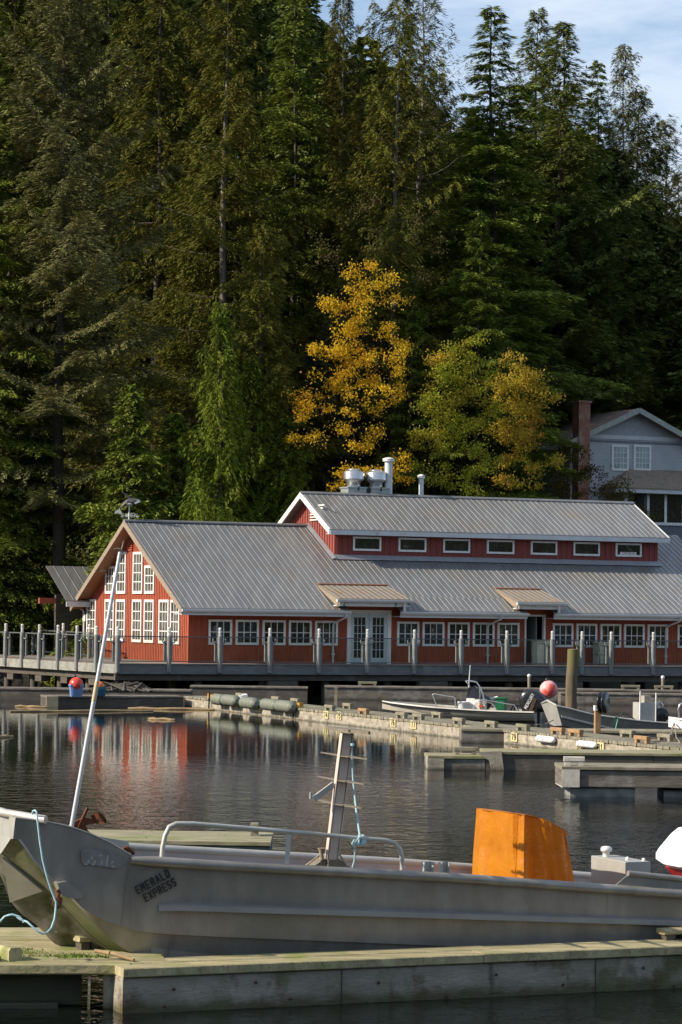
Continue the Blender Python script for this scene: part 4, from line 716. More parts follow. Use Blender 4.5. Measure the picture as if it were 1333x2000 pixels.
# left landing: set back skirt under overhanging planks, post at its corner
gl0 = onz(0, 1904, .30); gl1 = onz(243, 1903.7, .30); GLF = Frame(gl1*np.array([1, 1, 0]), math.degrees(math.atan2((gl1-gl0)[1], (gl1-gl0)[0]))); 
M = MB()
for k in range(14):
    for w_ in (.05, .19)[k % 2:k % 2+1+(k % 5 == 0)]: c = GF.P(.35+k*.62+.13*math.sin(k*2.1)+(.08 if w_ > .1 else 0), -.004, w_+.03*math.sin(k*1.3)); M.lathe(c, [(.014, 0), (.014, .008), (.006, .014), (0, .015)], 8, axis=-GF.v)
M.build('bolt_heads', mat('rusty_bolts', (.10, .04, .02), (.06, .03, .02), 20, .9), dG)
for k, (u_, zt_) in enumerate(((1.95, .30), (4.4, .30), (6.9, .30))):
    M = MB(); M.box(GF, u_-.004, u_+.004, -.0035, .0, -.3, zt_); M.build('board_joint', M_dark, dG)
land = thing('landing_dock', 'sunlit mossy landing of wide planks under the bow of the aluminium boat', 'dock', GLF.P(-1.5, 1, 0))
M = MB(); rl = random.Random(3); v = 0.; 
for i, w in enumerate((.17, .2, .2, .22, .2, .2, .22, .2, .2, .22, .2, .2, .2)): M.bbox(GLF, -4.2-rl.uniform(0, .3), (.05 if i < 1 else (.35 if i < 4 else .2)), v, v+w-.012, GT-.085+.0, GT+.004+rl.uniform(-.008, .008), .012); v += w
M.build('planks', M_gtop, land)
M = MB(); M.bbox(GLF, -4.2, -.35, .30, .42, .0, GT-.1, .01); M.bbox(GLF, -4.2, -.55, .12, .3, -.2, .045, .01); M.build('lower_timber', mat('dark_algae_timber', (.05, .045, .035), (.07, .075, .035), 2, .8, stretch=(1, 1, 3), bump=.4), land)
M = MB(); M.bbox(GLF, -.17, -.07, .1, .22, -.3, GT-.09, .015); M.bbox(GLF, -.06, .03, .14, .2, -.3, GT-.1, .01); M.bbox(GLF, -.30, -.28, .02, .3, -.1, GT-.095, .004); M.build('corner_post', M_gside, land)
# moss tufts on the landing (uncountable)
M = MB()
for k in range(1500):
    cxx, cyy = random.choice([(-.95, .62), (-.8, .66), (-.45, .55), (-1.0, .9), (-.35, .5)]); a = random.gauss(cxx, .12); q = random.gauss(cyy, .05)
    p = GLF.P(a, q, GT-.002); d = np.array([random.gauss(0, .3), random.gauss(0, .3), 1.])*random.uniform(.012, .03); s = np.array([random.uniform(-.006, .006), random.uniform(-.006, .006), 0])+np.array([.004, 0, 0])
    M.add([p-s, p+s, p+d], [(0, 1, 2)])
tag(M.build('moss', mat('bright_moss', (.14, .20, .02), (.09, .14, .02), 20, .9)), 'bright green moss tufts growing on the landing planks', 'moss', kind='stuff')
def block(x, y, z, fr, l, w, h, lab, m, leg=.07, nm='timber_block'):
    p = onz(x, y, z); t = thing(nm, lab, 'block', p); f = Frame(p, fr); M = MB(); M.bbox(f, -l/2, l/2, -w/2, w/2, leg, leg+h, .012); M.build('cap', m, t)
    if leg > .01: M = MB(); [M.box(f, s-.04, s+.04, -w/2+.01, w/2-.01, 0.001, leg-.001) for s in (-l/2+.06, l/2-.1)]; M.build('foot', M_wet, t)
    return t
block(176, 1853, GT, 30, .26, .14, .05, 'mossy tie block on the landing right under the bow', M_gtop)
block(1322, 1834, GT, 23, .34, .16, .05, 'pale tie block at the right end of the near walkway', M_gtop, .05)
a, b_ = onz(186, 1857, GT+.06), onz(262, 1875, GT+.02); t = thing('bamboo_stick', 'yellow brown stick lying under the bow beside the tie block', 'stick', (a+b_)/2); M = MB(); M.tube([a, (a+b_)/2+np.array([0, 0, .012]), b_], [.016, .02, .014], 8); M.build('stick', M_drift, t)
# E back scraps, piling
pz = onz(1117, 1383, 0); pil = thing('piling', 'thick mossy wooden piling standing in the water behind the aluminium skiff', 'piling', pz)
nn_ = 24; zt = 3.4-(1268-1194)*pz[1]/5200; M = MB(); M.tube([(pz[0]+.03*math.sin(k), pz[1], -2+(zt+2)*k/8) for k in range(9)], [.215, .21, .205, .21, .205, .2, .205, .2, .195], 18)
m_pil = mat('mossy_piling_wood', (.16, .12, .07), (.09, .07, .045), 3, .9, stretch=(3, 3, .5), bump=.6); zb = m_pil.node_tree; g = zb.nodes.new('ShaderNodeNewGeometry'); sx = zb.nodes.new('ShaderNodeSeparateXYZ'); zb.links.new(g.outputs['Position'], sx.inputs[0]); nz = zb.nodes.new('ShaderNodeTexNoise'); nz.inputs['Scale'].default_value = 3; zb.links.new(g.outputs['Position'], nz.inputs['Vector'])
mm = zb.nodes.new('ShaderNodeMath'); mm.operation = 'MULTIPLY_ADD'; mm.inputs[1].default_value = 1.6; zb.links.new(nz.outputs['Fac'], mm.inputs[0]); zb.links.new(sx.outputs['Z'], mm.inputs[2]); mr = zb.nodes.new('ShaderNodeMapRange'); mr.inputs[1].default_value = 2.0; mr.inputs[2].default_value = 2.9; zb.links.new(mm.outputs[0], mr.inputs[0]); bb = zb.nodes['Principled BSDF']; src = bb.inputs['Base Color'].links[0].from_socket; xx = zb.nodes.new('ShaderNodeMix'); xx.data_type = 'RGBA'; zb.links.new(mr.outputs[0], xx.inputs['Factor']); zb.links.new(src, xx.inputs['A']); xx.inputs['B'].default_value = (.12, .125, .03, 1); zb.links.new(xx.outputs['Result'], bb.inputs['Base Color'])
M.build('piling_trunk', m_pil, pil); M = MB(); M.lathe((pz[0], pz[1], zt+.001), [(.18, 0), (.12, .01), (0, .015)], 16); M.build('cut_top', M_plank, pil)
for x, y0, y1, Yw, lb in ((1034, 1320, 1344, 101., 'short thin weathered post standing on the back float by the black outboard'), (1295, 1323, 1345, 101., 'grey frame post on the back float at the far right')):
    b0_ = ony(x, y1, Yw); t0_ = ony(x, y0, Yw); t = thing('float_post', lb, 'post', b0_); M = MB(); M.tube([b0_-np.array([0, 0, .1]), t0_], .06, 8); M.build('post_timber', M_plank, t); M = MB(); M.ball(t0_, .075, 8, 6); M.build('post_cap', M_foam, t)
p = fE2.V(1045, 1352, .6); P_ = fE2.P(p[0]+.05, .6, .5); 
buoy(onz(1072, 1365, .5)+np.array([0, 0, .31]), .30, 'big pink and white round buoy behind the black outboard', mat('faded_pink_vinyl', (.72, .42, .42), (.68, .25, .25), 1.6, .45, c3=(.75, .08, .05), s3=1.2, t3=(.55, .62)))
# ================================================================== ALUMINIUM WORK BOAT
WF = Frame(GF.P(0, .66, 0), math.degrees(GF.yaw)); BM = 1.62
def S_(x, y, t=0.): q = WF.V(x, y, t); return (q[0], q[2])      # station, height on the plane t
M_alu = mat('weathered_aluminium', (.265, .24, .205), (.37, .34, .30), 2.6, .42, .4, stretch=(1.6, 1.6, .55), c3=(.24, .22, .19), s3=1.3, t3=(.48, .70), rvar=.12, bump=.22, bscale=4, bdist=.012); layer(M_alu, 6, (.5, .5, 3), (.66, .72), (.46, .44, .40), .55); layer(M_alu, 7, (3, 3, .35), (.62, .74), (.17, .15, .125), .4)
M_alul = mat('bare_light_aluminium', (.50, .49, .45), (.42, .41, .37), 5, .5, .35, rvar=.08)
M_algae = mat('algae_stained_hull', (.13, .15, .05), (.20, .19, .13), 1.6, .7, .1, c3=(.045, .055, .02), s3=2.2, t3=(.45, .65), bump=.2)
M_rope = mat('pale_blue_rope', (.32, .52, .58), (.42, .60, .64), 60, .8, bump=.3, bscale=120)
M_rusty = mat('rusty_iron', (.17, .05, .02), (.10, .035, .02), 18, .9, bump=.4)
boat = thing('aluminium_boat', 'long grey weathered aluminium work boat beside the near walkway with its bow over the landing', 'boat', WF.P(3, .8, 0))
EXT = [(1700, 1768), (1700, 1885), (1700, 1900)]
top_px = [(31, 1597), (90, 1604), (133, 1613), (175, 1627), (215, 1645), (250, 1666), (275, 1682), (400, 1689), (900, 1715), (1333, 1747), (1700, 1768)]
chi_px = [(36, 1638), (64, 1680), (88, 1706), (113, 1728), (140, 1756), (185, 1805), (224, 1842), (262, 1864), (310, 1873), (450, 1882), (900, 1905), (1333, 1925), (1700, 1935)]
knu_px = [(140, 1757), (175, 1783), (214, 1802), (242, 1811.5), (276, 1820), (334, 1825), (400, 1828.5), (900, 1849), (1333, 1866), (1700, 1880)]
def curve(px, t): a = np.array([S_(x, y, t) for x, y in px]); return a
T_top, T_knu, T_lo, T_chi = 0.0, .05, .075, .15
ct, cc, ck = curve(top_px, T_top), curve(chi_px, T_chi), curve(knu_px, T_knu)
s0b = ct[0, 0]; send = ct[-1, 0]
# stations
ss = np.unique(np.concatenate([np.linspace(s0b, s0b+1.5, 26), np.linspace(s0b+1.5, send, 26)]))
zt = lambda s: np.interp(s, ct[:, 0], ct[:, 1]); zc = lambda s: np.interp(s, cc[:, 0], cc[:, 1]); zk = lambda s: np.interp(s, ck[:, 0], ck[:, 1])
sk = ck[0, 0]
def kz(s): return max(zc(s)+.004, zk(s)) if s >= sk else zc(s)+.004
M = MB()   # near side shell, two plates with a lap seam
def strip(M, f0, f1, sa, flip=False, n=1, bulge=0.):
    vs = []; m = n+1
    for s in sa:
        a, b_ = np.array(f0(s)), np.array(f1(s))
        for k in range(m): vs.append(a+(b_-a)*k/n)
    fs = [(i*m+k, (i+1)*m+k, (i+1)*m+k+1, i*m+k+1) for i in range(len(sa)-1) for k in range(n)]
    if flip: fs = [f[::-1] for f in fs]
    M.add(vs, fs, True)
strip(M, lambda s: WF.P(s, T_top, zt(s)), lambda s: WF.P(s, T_knu, kz(s)), ss, n=3)
lo = ss[ss >= sk]; strip(M, lambda s: WF.P(s, T_knu+.012, kz(s)+.02), lambda s: WF.P(s, T_chi, zc(s)), lo, n=2)
strip(M, lambda s: WF.P(s, T_knu, kz(s)), lambda s: WF.P(s, T_knu+.014, kz(s)+.001), lo)
# weld seams
M.tube([WF.P(S_(252, 1690)[0], -.001, S_(252, 1690)[1]), WF.P(S_(246, 1760)[0], .02, S_(246, 1760)[1]), WF.P(S_(241, 1811)[0], .045, S_(241, 1811)[1])], .005, 5)
pts = [(258, 1800), (260, 1740), (268, 1712), (285, 1697), (320, 1693)]; M.tube([WF.P(S_(x, y)[0], .0, S_(x, y)[1]) for x, y in pts], .004, 5)
M.tube([WF.P(S_(338, 1826)[0], .07, S_(338, 1826)[1]), WF.P(S_(338, 1872)[0], .13, S_(338, 1872)[1])], .004, 5)
M.build('near_side', M_alu, boat)
M = MB(); strip(M, lambda s: WF.P(s, BM, zt(s)), lambda s: WF.P(s, BM-T_chi, zc(s)), ss, flip=True); strip(M, lambda s: WF.P(s, BM-.02, zt(s)), lambda s: WF.P(s, BM-.16, .25), ss[ss > s0b+1.2]); M.build('far_side', mat('pinkish_inner_aluminium', (.42, .37, .35), (.34, .30, .28), 3, .6, .15), boat)
M = MB(); strip(M, lambda s: WF.P(s, .02, zt(s)), lambda s: WF.P(s, .14, .25), ss[ss > s0b+1.2], flip=True); M.build('near_inner_side', M_alu, boat)
# bottom: near chine -> inner chine seam -> keel, mirrored beyond the keel
TS, TK = .45, .81
seam_px = [(-60, 1600), (8, 1671), (88, 1735), (121, 1767), (175, 1825), (215, 1855), (262, 1876), (450, 1893), (900, 1915), (1333, 1935), (1700, 1945)]
keel_px = [(-70, 1620), (0, 1703), (20, 1759), (39, 1783), (78, 1811), (103, 1842), (150, 1860), (215, 1878), (262, 1886), (450, 1902), (900, 1925), (1333, 1945), (1700, 1955)]
cs = curve(seam_px, TS); ckl = curve(keel_px, TK); zs = lambda s: min(np.interp(s, cs[:, 0], cs[:, 1]), zc(s)-.002); zkl = lambda s: min(np.interp(s, ckl[:, 0], ckl[:, 1]), zs(s)-.004)
M = MB(); strip(M, lambda s: WF.P(s, T_chi, zc(s)), lambda s: WF.P(s, TS, zs(s)), ss, n=2); M.tube([WF.P(s, TS, zs(s)) for s in ss[:24]], .006, 5); M.build('bottom_near', M_algae, boat)
zband(M_algae.node_tree, .35, 1.0, (.055, .085, .012), .25)
M_dirty = layer(mat('scuffed_dark_hull', (.12, .115, .095), (.25, .24, .21), 2.5, .6, .2, c3=(.05, .06, .02), s3=2.2, t3=(.46, .62), bump=.2), 9, (1, 1, 1), (.62, .7), (.40, .39, .34), .6)
M = MB(); strip(M, lambda s: WF.P(s, TS, zs(s)), lambda s: WF.P(s, TK, zkl(s)), ss, n=2); M.build('bottom_inner', M_dirty, boat)
M = MB(); strip(M, lambda s: WF.P(s, TK, zkl(s)), lambda s: WF.P(s, BM-TS, zs(s)), ss, n=1); strip(M, lambda s: WF.P(s, BM-TS, zs(s)), lambda s: WF.P(s, BM-T_chi, zc(s)), ss, n=1); M.build('bottom_far', M_dirty, boat)
# bow end plate
M = MB(); z1_, z0_ = zt(s0b), zc(s0b); M.add([WF.P(s0b-.002, T_top, z1_), WF.P(s0b-.002, BM, z1_), WF.P(s0b+.02, BM-T_chi, z0_), WF.P(s0b+.02, BM-TS, zs(s0b)), WF.P(s0b+.02, TK, zkl(s0b)), WF.P(s0b+.02, TS, zs(s0b)), WF.P(s0b+.02, T_chi, z0_)], [(0, 6, 5, 4, 3, 2, 1)]); M.build('bow_plate', M_alul, boat)
M = MB(); M.add([WF.P(send, T_top, zt(send)), WF.P(send, BM, zt(send)), WF.P(send, BM-T_chi, zc(send)), WF.P(send, T_chi, zc(send))], [(0, 1, 2, 3)]); M.build('transom', M_alu, boat)
M = MB(); M.box(WF, s0b+1.3, send, .15, BM-.15, .24, .26); M.build('deck_plate', M_alu, boat)
# sunlit triangle of the bow bottom, its brightness put into a paler raised plate
def onbot(x, y):
    r_ = ray(x, y); best = None
    for t in np.linspace(TS, TK, 200):
        q = WF.V(x, y, t); zz = zs(q[0])+(zkl(q[0])-zs(q[0]))*(t-TS)/(TK-TS); d = abs(q[2]-zz)
        if best is None or d < best[0]: best = (d, q[0], t, q[2])
    return best
bf = Frame((0, 0, 0), 0)
P3 = [onbot(8, 1672), onbot(86, 1736), onbot(22, 1758)]; P3 = [WF.P(b_[1], b_[2], b_[3]) for b_ in P3]
nn = nrm(np.cross(P3[1]-P3[0], P3[2]-P3[0])); nn = nn if nn[1] < 0 else -nn
M = MB(); M.prism([p+nn*.03 for p in P3], -nn*.025); M.build('bow_sunlit_patch', M_alul, boat)
# gunwale pipes
gp = [(256, 1680), (300, 1682.5), (400, 1689), (650, 1702), (900, 1715.5), (1160, 1734.5), (1333, 1746.5), (1700, 1768)]
M = MB(); M.tube([WF.P(S_(x, y, -.03)[0], -.03, S_(x, y, -.03)[1]) for x, y in gp], [.03]+[.045]*7, 14); M.build('near_gunwale', M_alu, boat)
gz = curve(gp, -.03); M = MB(); M.tube([WF.P(s, BM+.0, z) for s, z in gz], .038, 12); M.build('far_gunwale', M_alul, boat)
M = MB(); M.tube([WF.P(s0b-.02, BM*.8, zt(s0b)+.02), WF.P(s0b-.02, .25, zt(s0b)+.02), WF.P(S_(90, 1601, -.04)[0], -.04, S_(90, 1601, -.04)[1])], .036, 12); 
M.build('bow_pipe', M_alul, boat)
# sheer edge bead on the bow
M = MB(); M.tube([WF.P(s, -.002, zt(s)) for s in ss[ss < gz[0, 0]+.05]], .007, 6); M.build('sheer_bead', M_alul, boat)
# strake
a, b_ = S_(314, 1775, -.03), S_(1333, 1803, -.03); e = S_(1700, 1815, -.03); M = MB()
M.add([WF.P(s+o_, t, z+h_) for (s, z), (q) in (((a[0], a[1]), 0), ((a[0]+.2, a[1]+.003), 1), ((b_[0], b_[1]), 1), ((e[0], e[1]), 1)) for o_, t, h_ in ((0, .03, .035), (0, -.045 if q else .01, .022), (0, -.045 if q else .01, -.025), (0, .04, -.035))],
      [(i*4+k, (i+1)*4+k, (i+1)*4+k+1, i*4+k+1) for i in range(3) for k in range(3)]+[(3, 2, 1, 0)]); M.build('strake', mat('strake_aluminium', (.33, .335, .33), (.28, .28, .275), 3, .42, .4), boat)
# raised bulwark aft
M = MB(); pa = [(1198, 1733), (1228, 1708), (1333, 1717), (1600, 1732), (1600, 1760), (1333, 1746), (1240, 1738)]
M.prism([WF.P(S_(x, y, .01)[0], .01, S_(x, y, .01)[1]) for x, y in pa], WF.v*.012); M.tube([WF.P(S_(x, y, .01)[0], .01, S_(x, y, .01)[1]) for x, y in ((1227, 1706), (1333, 1717), (1600, 1732))], .028, 12); M.build('raised_bulwark', M_alu, boat)
# side rail
rp = [(316, 1680), (318, 1655), (323, 1632), (331, 1615), (345, 1608.5), (380, 1609), (560, 1624), (700, 1637), (752, 1641), (770, 1646), (781, 1658), (786, 1676), (786, 1704)]
M = MB(); M.tube([WF.P(S_(x, y, .04)[0], .04, S_(x, y, .04)[1]) for x, y in rp], .021, 10); hr = M.build('hand_rail', M_alul, boat)
M = MB(); u1_, u2_ = S_(565, 1630, .04), S_(560, 1692, .04); M.beam(WF.P(u1_[0], .04, u1_[1]), WF.P(u2_[0], .04, u2_[1]), .04, .02, (0, 1, 0)); M.build('rail_stanchion', M_alul, hr)
# lifting lug on the bow chine with shackle
lp = [(109, 1724), (127, 1720), (161, 1745), (156, 1753), (141, 1755), (118, 1748)]
M = MB(); M.prism([WF.P(S_(x, y, .03)[0], -.02, S_(x, y, .03)[1]) for x, y in lp], WF.v*.12); lug = M.build('bow_lug', M_alu, boat)
def bp_(x, y, t=-.035): q = WF.V(x, y, t); return WF.P(q[0], t, q[2])
M = MB(); M.tube([bp_(x, y) for x, y in ((112, 1738), (116, 1745), (113, 1752), (117, 1758), (119, 1762))], .02, 8); M.tube([bp_(x, y) for x, y in ((106, 1756), (105, 1766), (109, 1773), (115, 1772), (119, 1763), (121, 1755), (112, 1753), (106, 1756))], .010, 8); M.build('rusty_shackle', M_rusty, boat)
# painted name and welded number
q = WF.V(264, 1731, -.006); ang_ = math.radians(23.5)
def txt_on_side(body, x, y, w, h, m, deg, nm, par, t=.0):
    q = WF.V(x, y, t); a = math.radians(deg); xd = WF.u*math.cos(a)+WF.w*math.sin(a); yd = -WF.u*math.sin(a)+WF.w*math.cos(a); return text(nm, body, m, par, WF.P(q[0], t, q[2]), xd, yd, w, h, .004, .03)
p1_ = WF.V(264, 1731, .0); 
txt_on_side('EMERALD', 269.5, 1747.5, .335, .076, M_ink, 26.5, 'painted_name', boat, -.001)
txt_on_side('EXPRESS', 285.5, 1762.5, .315, .076, M_ink, 26.5, 'painted_name', boat, -.001)
txt_on_side('59316', 163, 1689, .29, .10, mat('brushed_number', (.40, .39, .36), None, rough=.5, metal=.3), -6, 'welded_number', boat, .004)
M = MB(); pp = [(158, 1661), (168, 1657), (205, 1662), (243, 1672), (240, 1690), (230, 1697), (190, 1690), (160, 1685)]; M.prism([WF.P(S_(x, y, .0)[0], .0-.0015, S_(x, y, .0)[1]) for x, y in pp], WF.v*.001); M.build('brushed_patch', mat('brushed_patch_metal', (.20, .19, .172), (.28, .27, .25), 9, .42, .35), boat)
# mast post with cross plates
mt = .2; mb_ = WF.V(648, 1678, mt); mT = WF.V(678, 1432, mt); PB, PT = WF.P(mb_[0], mt, mb_[2]), WF.P(mT[0], mt, mT[2])
M_tanp = mat('tan_painted_mast', (.62, .50, .42), (.50, .40, .33), 4, .6, c3=(.25, .2, .12), s3=3, t3=(.6, .75)); mast = []
M = MB(); d_ = nrm(PT-PB); M.beam(PB, PT, .078, .05, WF.v); mp_ = M.build('mast_post', M_tanp, boat)
M = MB(); M.beam(PB-WF.u*.052, PT-WF.u*.052, .008, .06, WF.v); M.beam(PB+WF.u*.052, PT+WF.u*.052, .008, .06, WF.v); M.build('mast_flange', M_tanp, mp_)
def crossplate(y, hw, wd, th, u_off=0., nm='mast_arm'):
    f_ = (1678-y)/(1678-1432.); c = PB+(PT-PB)*f_; M = MB()
    pts = [c-WF.v*hw-WF.u*.01, c-WF.v*hw*.2-WF.u*wd, c+WF.v*hw*.2-WF.u*wd, c+WF.v*hw-WF.u*.01, c+WF.v*hw+WF.u*.01, c+WF.v*hw*.2+WF.u*wd, c-WF.v*hw*.2+WF.u*wd, c-WF.v*hw+WF.u*.01]
    M.prism(pts, (0, 0, th)); return M.build(nm, mat('mossy_tan_plate', (.20, .165, .125), (.14, .125, .08), 8, .8), mp_)
crossplate(1477, .56, .05, .007); crossplate(1525, .56, .05, .007); crossplate(1571, .56, .05, .007); crossplate(1429, .52, .08, .028, nm='mast_cap_plate')
M = MB(); f_ = (1678-1560)/246.; c = PB+(PT-PB)*f_; M.beam(c-WF.u*.05+WF.w*.13, c-WF.u*.24, .05, .03, WF.v); M.beam(c-WF.u*.27, c-WF.u*.27+WF.w*.06, .02, .02, WF.v); M.build('mast_fin', M_alul, mp_)
M = MB(); base = PB; k0 = WF.P(mb_[0]-.22, mt, mb_[2]-.09); k1 = WF.P(mb_[0]+.20, mt, mb_[2]-.09); M.prism([k0, base-WF.u*.07, base+WF.u*.07, k1, k1-WF.w*.02, k0-WF.w*.02], WF.v*.2); M.beam(WF.P(mb_[0], mt, .26), PB, .1, .1, WF.v); M.beam(WF.P(mb_[0], .1, .62), WF.P(mb_[0], BM-.1, .62), .08, .1); M.build('mast_step', mat('mossy_tan_plate', (.36, .32, .24), None), mp_)
M = MB(); M.tube([PB-WF.u*.06+WF.w*.1, PB-WF.u*.1+WF.w*.05, PB-WF.u*.28-WF.w*.08], .008, 5); M.tube([PB+WF.u*.05+WF.w*.08, PB+WF.u*.18-WF.w*.12], .008, 5); M.lathe(PB-WF.u*.1-WF.w*.0, [(.035, 0), (.02, .03), (.02, .07), (.035, .10)], 10); M.build('mast_cleat', M_oldwood, mp_)
# square channels on the gunwale
for x in (829, 863):
    q = WF.V(x, 1704, .03); M = MB(); w_ = .085 if x < 850 else .07; M.box(WF, q[0], q[0]+.012, .02, .10, q[2]-.02, q[2]+.09); M.box(WF, q[0]+w_, q[0]+w_+.012, .02, .10, q[2]-.02, q[2]+.09); M.box(WF, q[0]+.012, q[0]+w_, .088, .10, q[2]-.02, q[2]+.09); M.build('channel_bracket', M_alul, boat)
# near tank box
q = WF.V(1222, 1684, .42); q2 = WF.V(1271, 1686, .42); TF = WF; tk = thing('aluminium_tank', 'light aluminium tank box with a white vent cap aft of the orange cover', 'tank', WF.P(q[0], .7, .26))
tt = q[2]; M = MB(); M.bbox(WF, q[0], q2[0], .42, 1.12, .27, tt, .006); M.build('tank_body', mat('plain_sheet_aluminium', (.44, .43, .39), (.38, .37, .33), 5, .5, .35, rvar=.06), tk)
M = MB(); c = WF.P(q[0]+.09, .98, tt); M.lathe(c, [(.035, 0), (.035, .045), (.052, .05), (.056, .07), (.05, .09), (.03, .10), (0, .102)], 16); c = WF.P(q[0]+.13, .62, tt); M.lathe(c, [(.02, 0), (.02, .02), (.0, .035)], 10); c = WF.P(q2[0]-.03, .5, tt); M.lathe(c, [(.018, 0), (.018, .02), (.0, .03)], 10); M.build('vent_cap', M_foam, tk)
# orange cover
oc = thing('orange_cover', 'bright orange vinyl cover draped over the steering console of the aluminium boat', 'cover', WF.P(WF.V(1024, 1700, .3)[0]+.2, .8, .26))
M_or = mat('orange_vinyl', (.70, .27, .010), (.58, .205, .008), 3.5, .36, bump=.8, bscale=3.0, bdist=.05)
s0_ = WF.V(1024, 1700, .30)[0]; s1_ = WF.V(1109, 1700, .30)[0]; zf = WF.V(1026, 1592, .30)[2]; tf = .30; tb_ = 1.36
zb_ = WF.V(931, 1579, tb_)[2]
rows = []; NZ = 40; NP = 128
def outline(k):
    """rounded rectangle param 0..1 -> (a,b) in 0..1 x 0..1, starting at the near-left corner and running along the near face"""
    k = (k % 1)*4; i = int(k); f = k-i; c = [(0, 0), (1, 0), (1, 1), (0, 1)]; p, q_ = c[i], c[(i+1) % 4]; return (p[0]+(q_[0]-p[0])*f, p[1]+(q_[1]-p[1])*f)
vs = []; rf = random.Random(5)
for j in range(NZ+1):
    h_ = j/NZ
    for i in range(NP):
        a, b_ = outline(i/NP); flare = .028*(1-h_)
        ss_ = s0_-flare+(s1_-s0_+2*flare)*a; tt_ = tf-flare*.6+(tb_-tf+flare*1.2)*b_
        ztop = zf+(zb_-zf)*b_-.20*a**1.7
        z = .30+(ztop-.30)*h_
        # folds falling from the corners, bulges between them
        n_ = .020*math.sin(i*.45+h_*2.2)*(1-h_*.5)+.014*math.sin(i*.19+h_*5)+.010*math.sin(i*.95-h_*3)*(1-h_)
        if i < NP//4: tt_ -= n_*.9-.03*max(0, 1-abs(a-.30-.55*(1-h_))/.10)+.02*max(0, 1-abs(a-.55-.3*(1-h_))/.08)+.035*math.exp(-((a-.35-.35*(1-h_))/.10)**2)*(1-h_*.6)-.05*math.exp(-((a-.16-.22*(1-h_))/.07)**2)*(1-h_)+.02*math.exp(-((a-.8)/.12)**2)
        elif i < NP//2: ss_ += n_+.05*math.sin(h_*math.pi)*(1-b_*.5)
        elif i < 3*NP//4: tt_ += n_
        else: ss_ -= n_*.8-.05*math.exp(-((b_-.13-.05*(1-h_))/.035)**2)*h_**.5+.03*math.exp(-((b_-.22-.1*(1-h_))/.06)**2)*h_+.02*math.exp(-((b_-.9+.1*(1-h_))/.05)**2)
        vs.append(WF.P(ss_, tt_, z))
fs = [(j*NP+i, j*NP+(i+1) % NP, (j+1)*NP+(i+1) % NP, (j+1)*NP+i) for j in range(NZ) for i in range(NP)]
M = MB(); M.add(vs, fs, False)
# thin vinyl lets some light through
nt = M_or.node_tree; tr = nt.nodes.new('ShaderNodeBsdfTranslucent'); nt.links.new(nt.nodes['Principled BSDF'].inputs['Base Color'].links[0].from_socket, tr.inputs['Color']); ms = nt.nodes.new('ShaderNodeMixShader'); ms.inputs[0].default_value = .38; nt.links.new(nt.nodes['Principled BSDF'].outputs[0], ms.inputs[1]); nt.links.new(tr.outputs[0], ms.inputs[2]); nt.links.new(ms.outputs[0], nt.nodes['Material Output'].inputs['Surface'])
# top grid
NT = NP//4; tv = []
for j in range(NT+1):
    for i in range(NT+1):
        a, b_ = i/NT, j/NT; ztop = zf+(zb_-zf)*b_-.20*a**1.7
        ss_ = s0_+(s1_-s0_)*a+(a-.5)*.02; tt_ = tf+(tb_-tf)*b_+(b_-.5)*.02; tv.append(WF.P(ss_, tt_, ztop+.02*math.sin(a*3.1)*math.sin(b_*3.1)+.006*math.sin(a*9+b_*7)))
M.add(tv, [(j*(NT+1)+i, j*(NT+1)+i+1, (j+1)*(NT+1)+i+1, (j+1)*(NT+1)+i) for j in range(NT) for i in range(NT)], True)
M.build('cover_cloth', M_or, oc)
M = MB(); M.tube([WF.P(s0_-.006, tf+.13, zf-.01), WF.P(s0_-.03, tf+.11, zf-.3), WF.P(s0_-.05, tf+.1, .34)], .005, 5); M.tube([WF.P(s0_-.0, tf-.0, zf+.004), WF.P((s0_+s1_)/2, tf+.005, zf-.05), WF.P(s1_, tf+.01, zf-.165)], .006, 5); M.build('hem_seam', M_or, oc)
# white and red outboard cowl at the right edge
ob = thing('outboard_motor', 'white outboard motor with a red lower panel at the right edge', 'outboard motor', WF.P(WF.V(1320, 1700, 1.1)[0], 1.1, .3))
def osec(x, y, t=.95): q = WF.V(x+34, y, t); return WF.P(q[0], t, q[2])
pw = [(1296, 1694), (1296, 1680), (1303, 1668), (1318, 1650), (1333, 1632), (1350, 1618), (1392, 1614), (1405, 1630), (1410, 1690), (1333, 1701), (1313, 1702)]
def cowl(poly, m, nm, th=.34, par=ob):
    M = MB(); n = len(poly); c = np.mean(poly, 0); A_ = [osec(*p, .9) for p in poly]; B_ = [osec(c[0]+(p[0]-c[0])*.82, c[1]+(p[1]-c[1])*.82, .78) for p in poly]; D_ = [p+WF.v*th for p in A_]; E_ = [p+WF.v*(th+.24) for p in B_]
    vs = B_+A_+D_+E_; fs = [tuple(range(n)), tuple(range(4*n-1, 3*n-1, -1))]
    for q in range(3): fs += [(q*n+i, q*n+n+i, q*n+n+(i+1) % n, q*n+(i+1) % n) for i in range(n)]
    M.add(vs, fs, False); return M.build(nm, m, par)
cowl(pw, mat('gloss_white_cowl', (.82, .82, .80), (.78, .78, .76), 3, .2), 'cowl')
cowl([(1313, 1703), (1333, 1693), (1360, 1690), (1408, 1694), (1404, 1730), (1330, 1722)], mat('gloss_red_cowl', (.45, .02, .02), (.4, .015, .015), 3, .25), 'red_panel')
M = MB(); q = WF.V(1345, 1730, 1.05); M.box(WF, q[0]-.08, q[0]+.12, .97, 1.15, -.3, q[2]+.0); M.build('leg', M_black, ob)
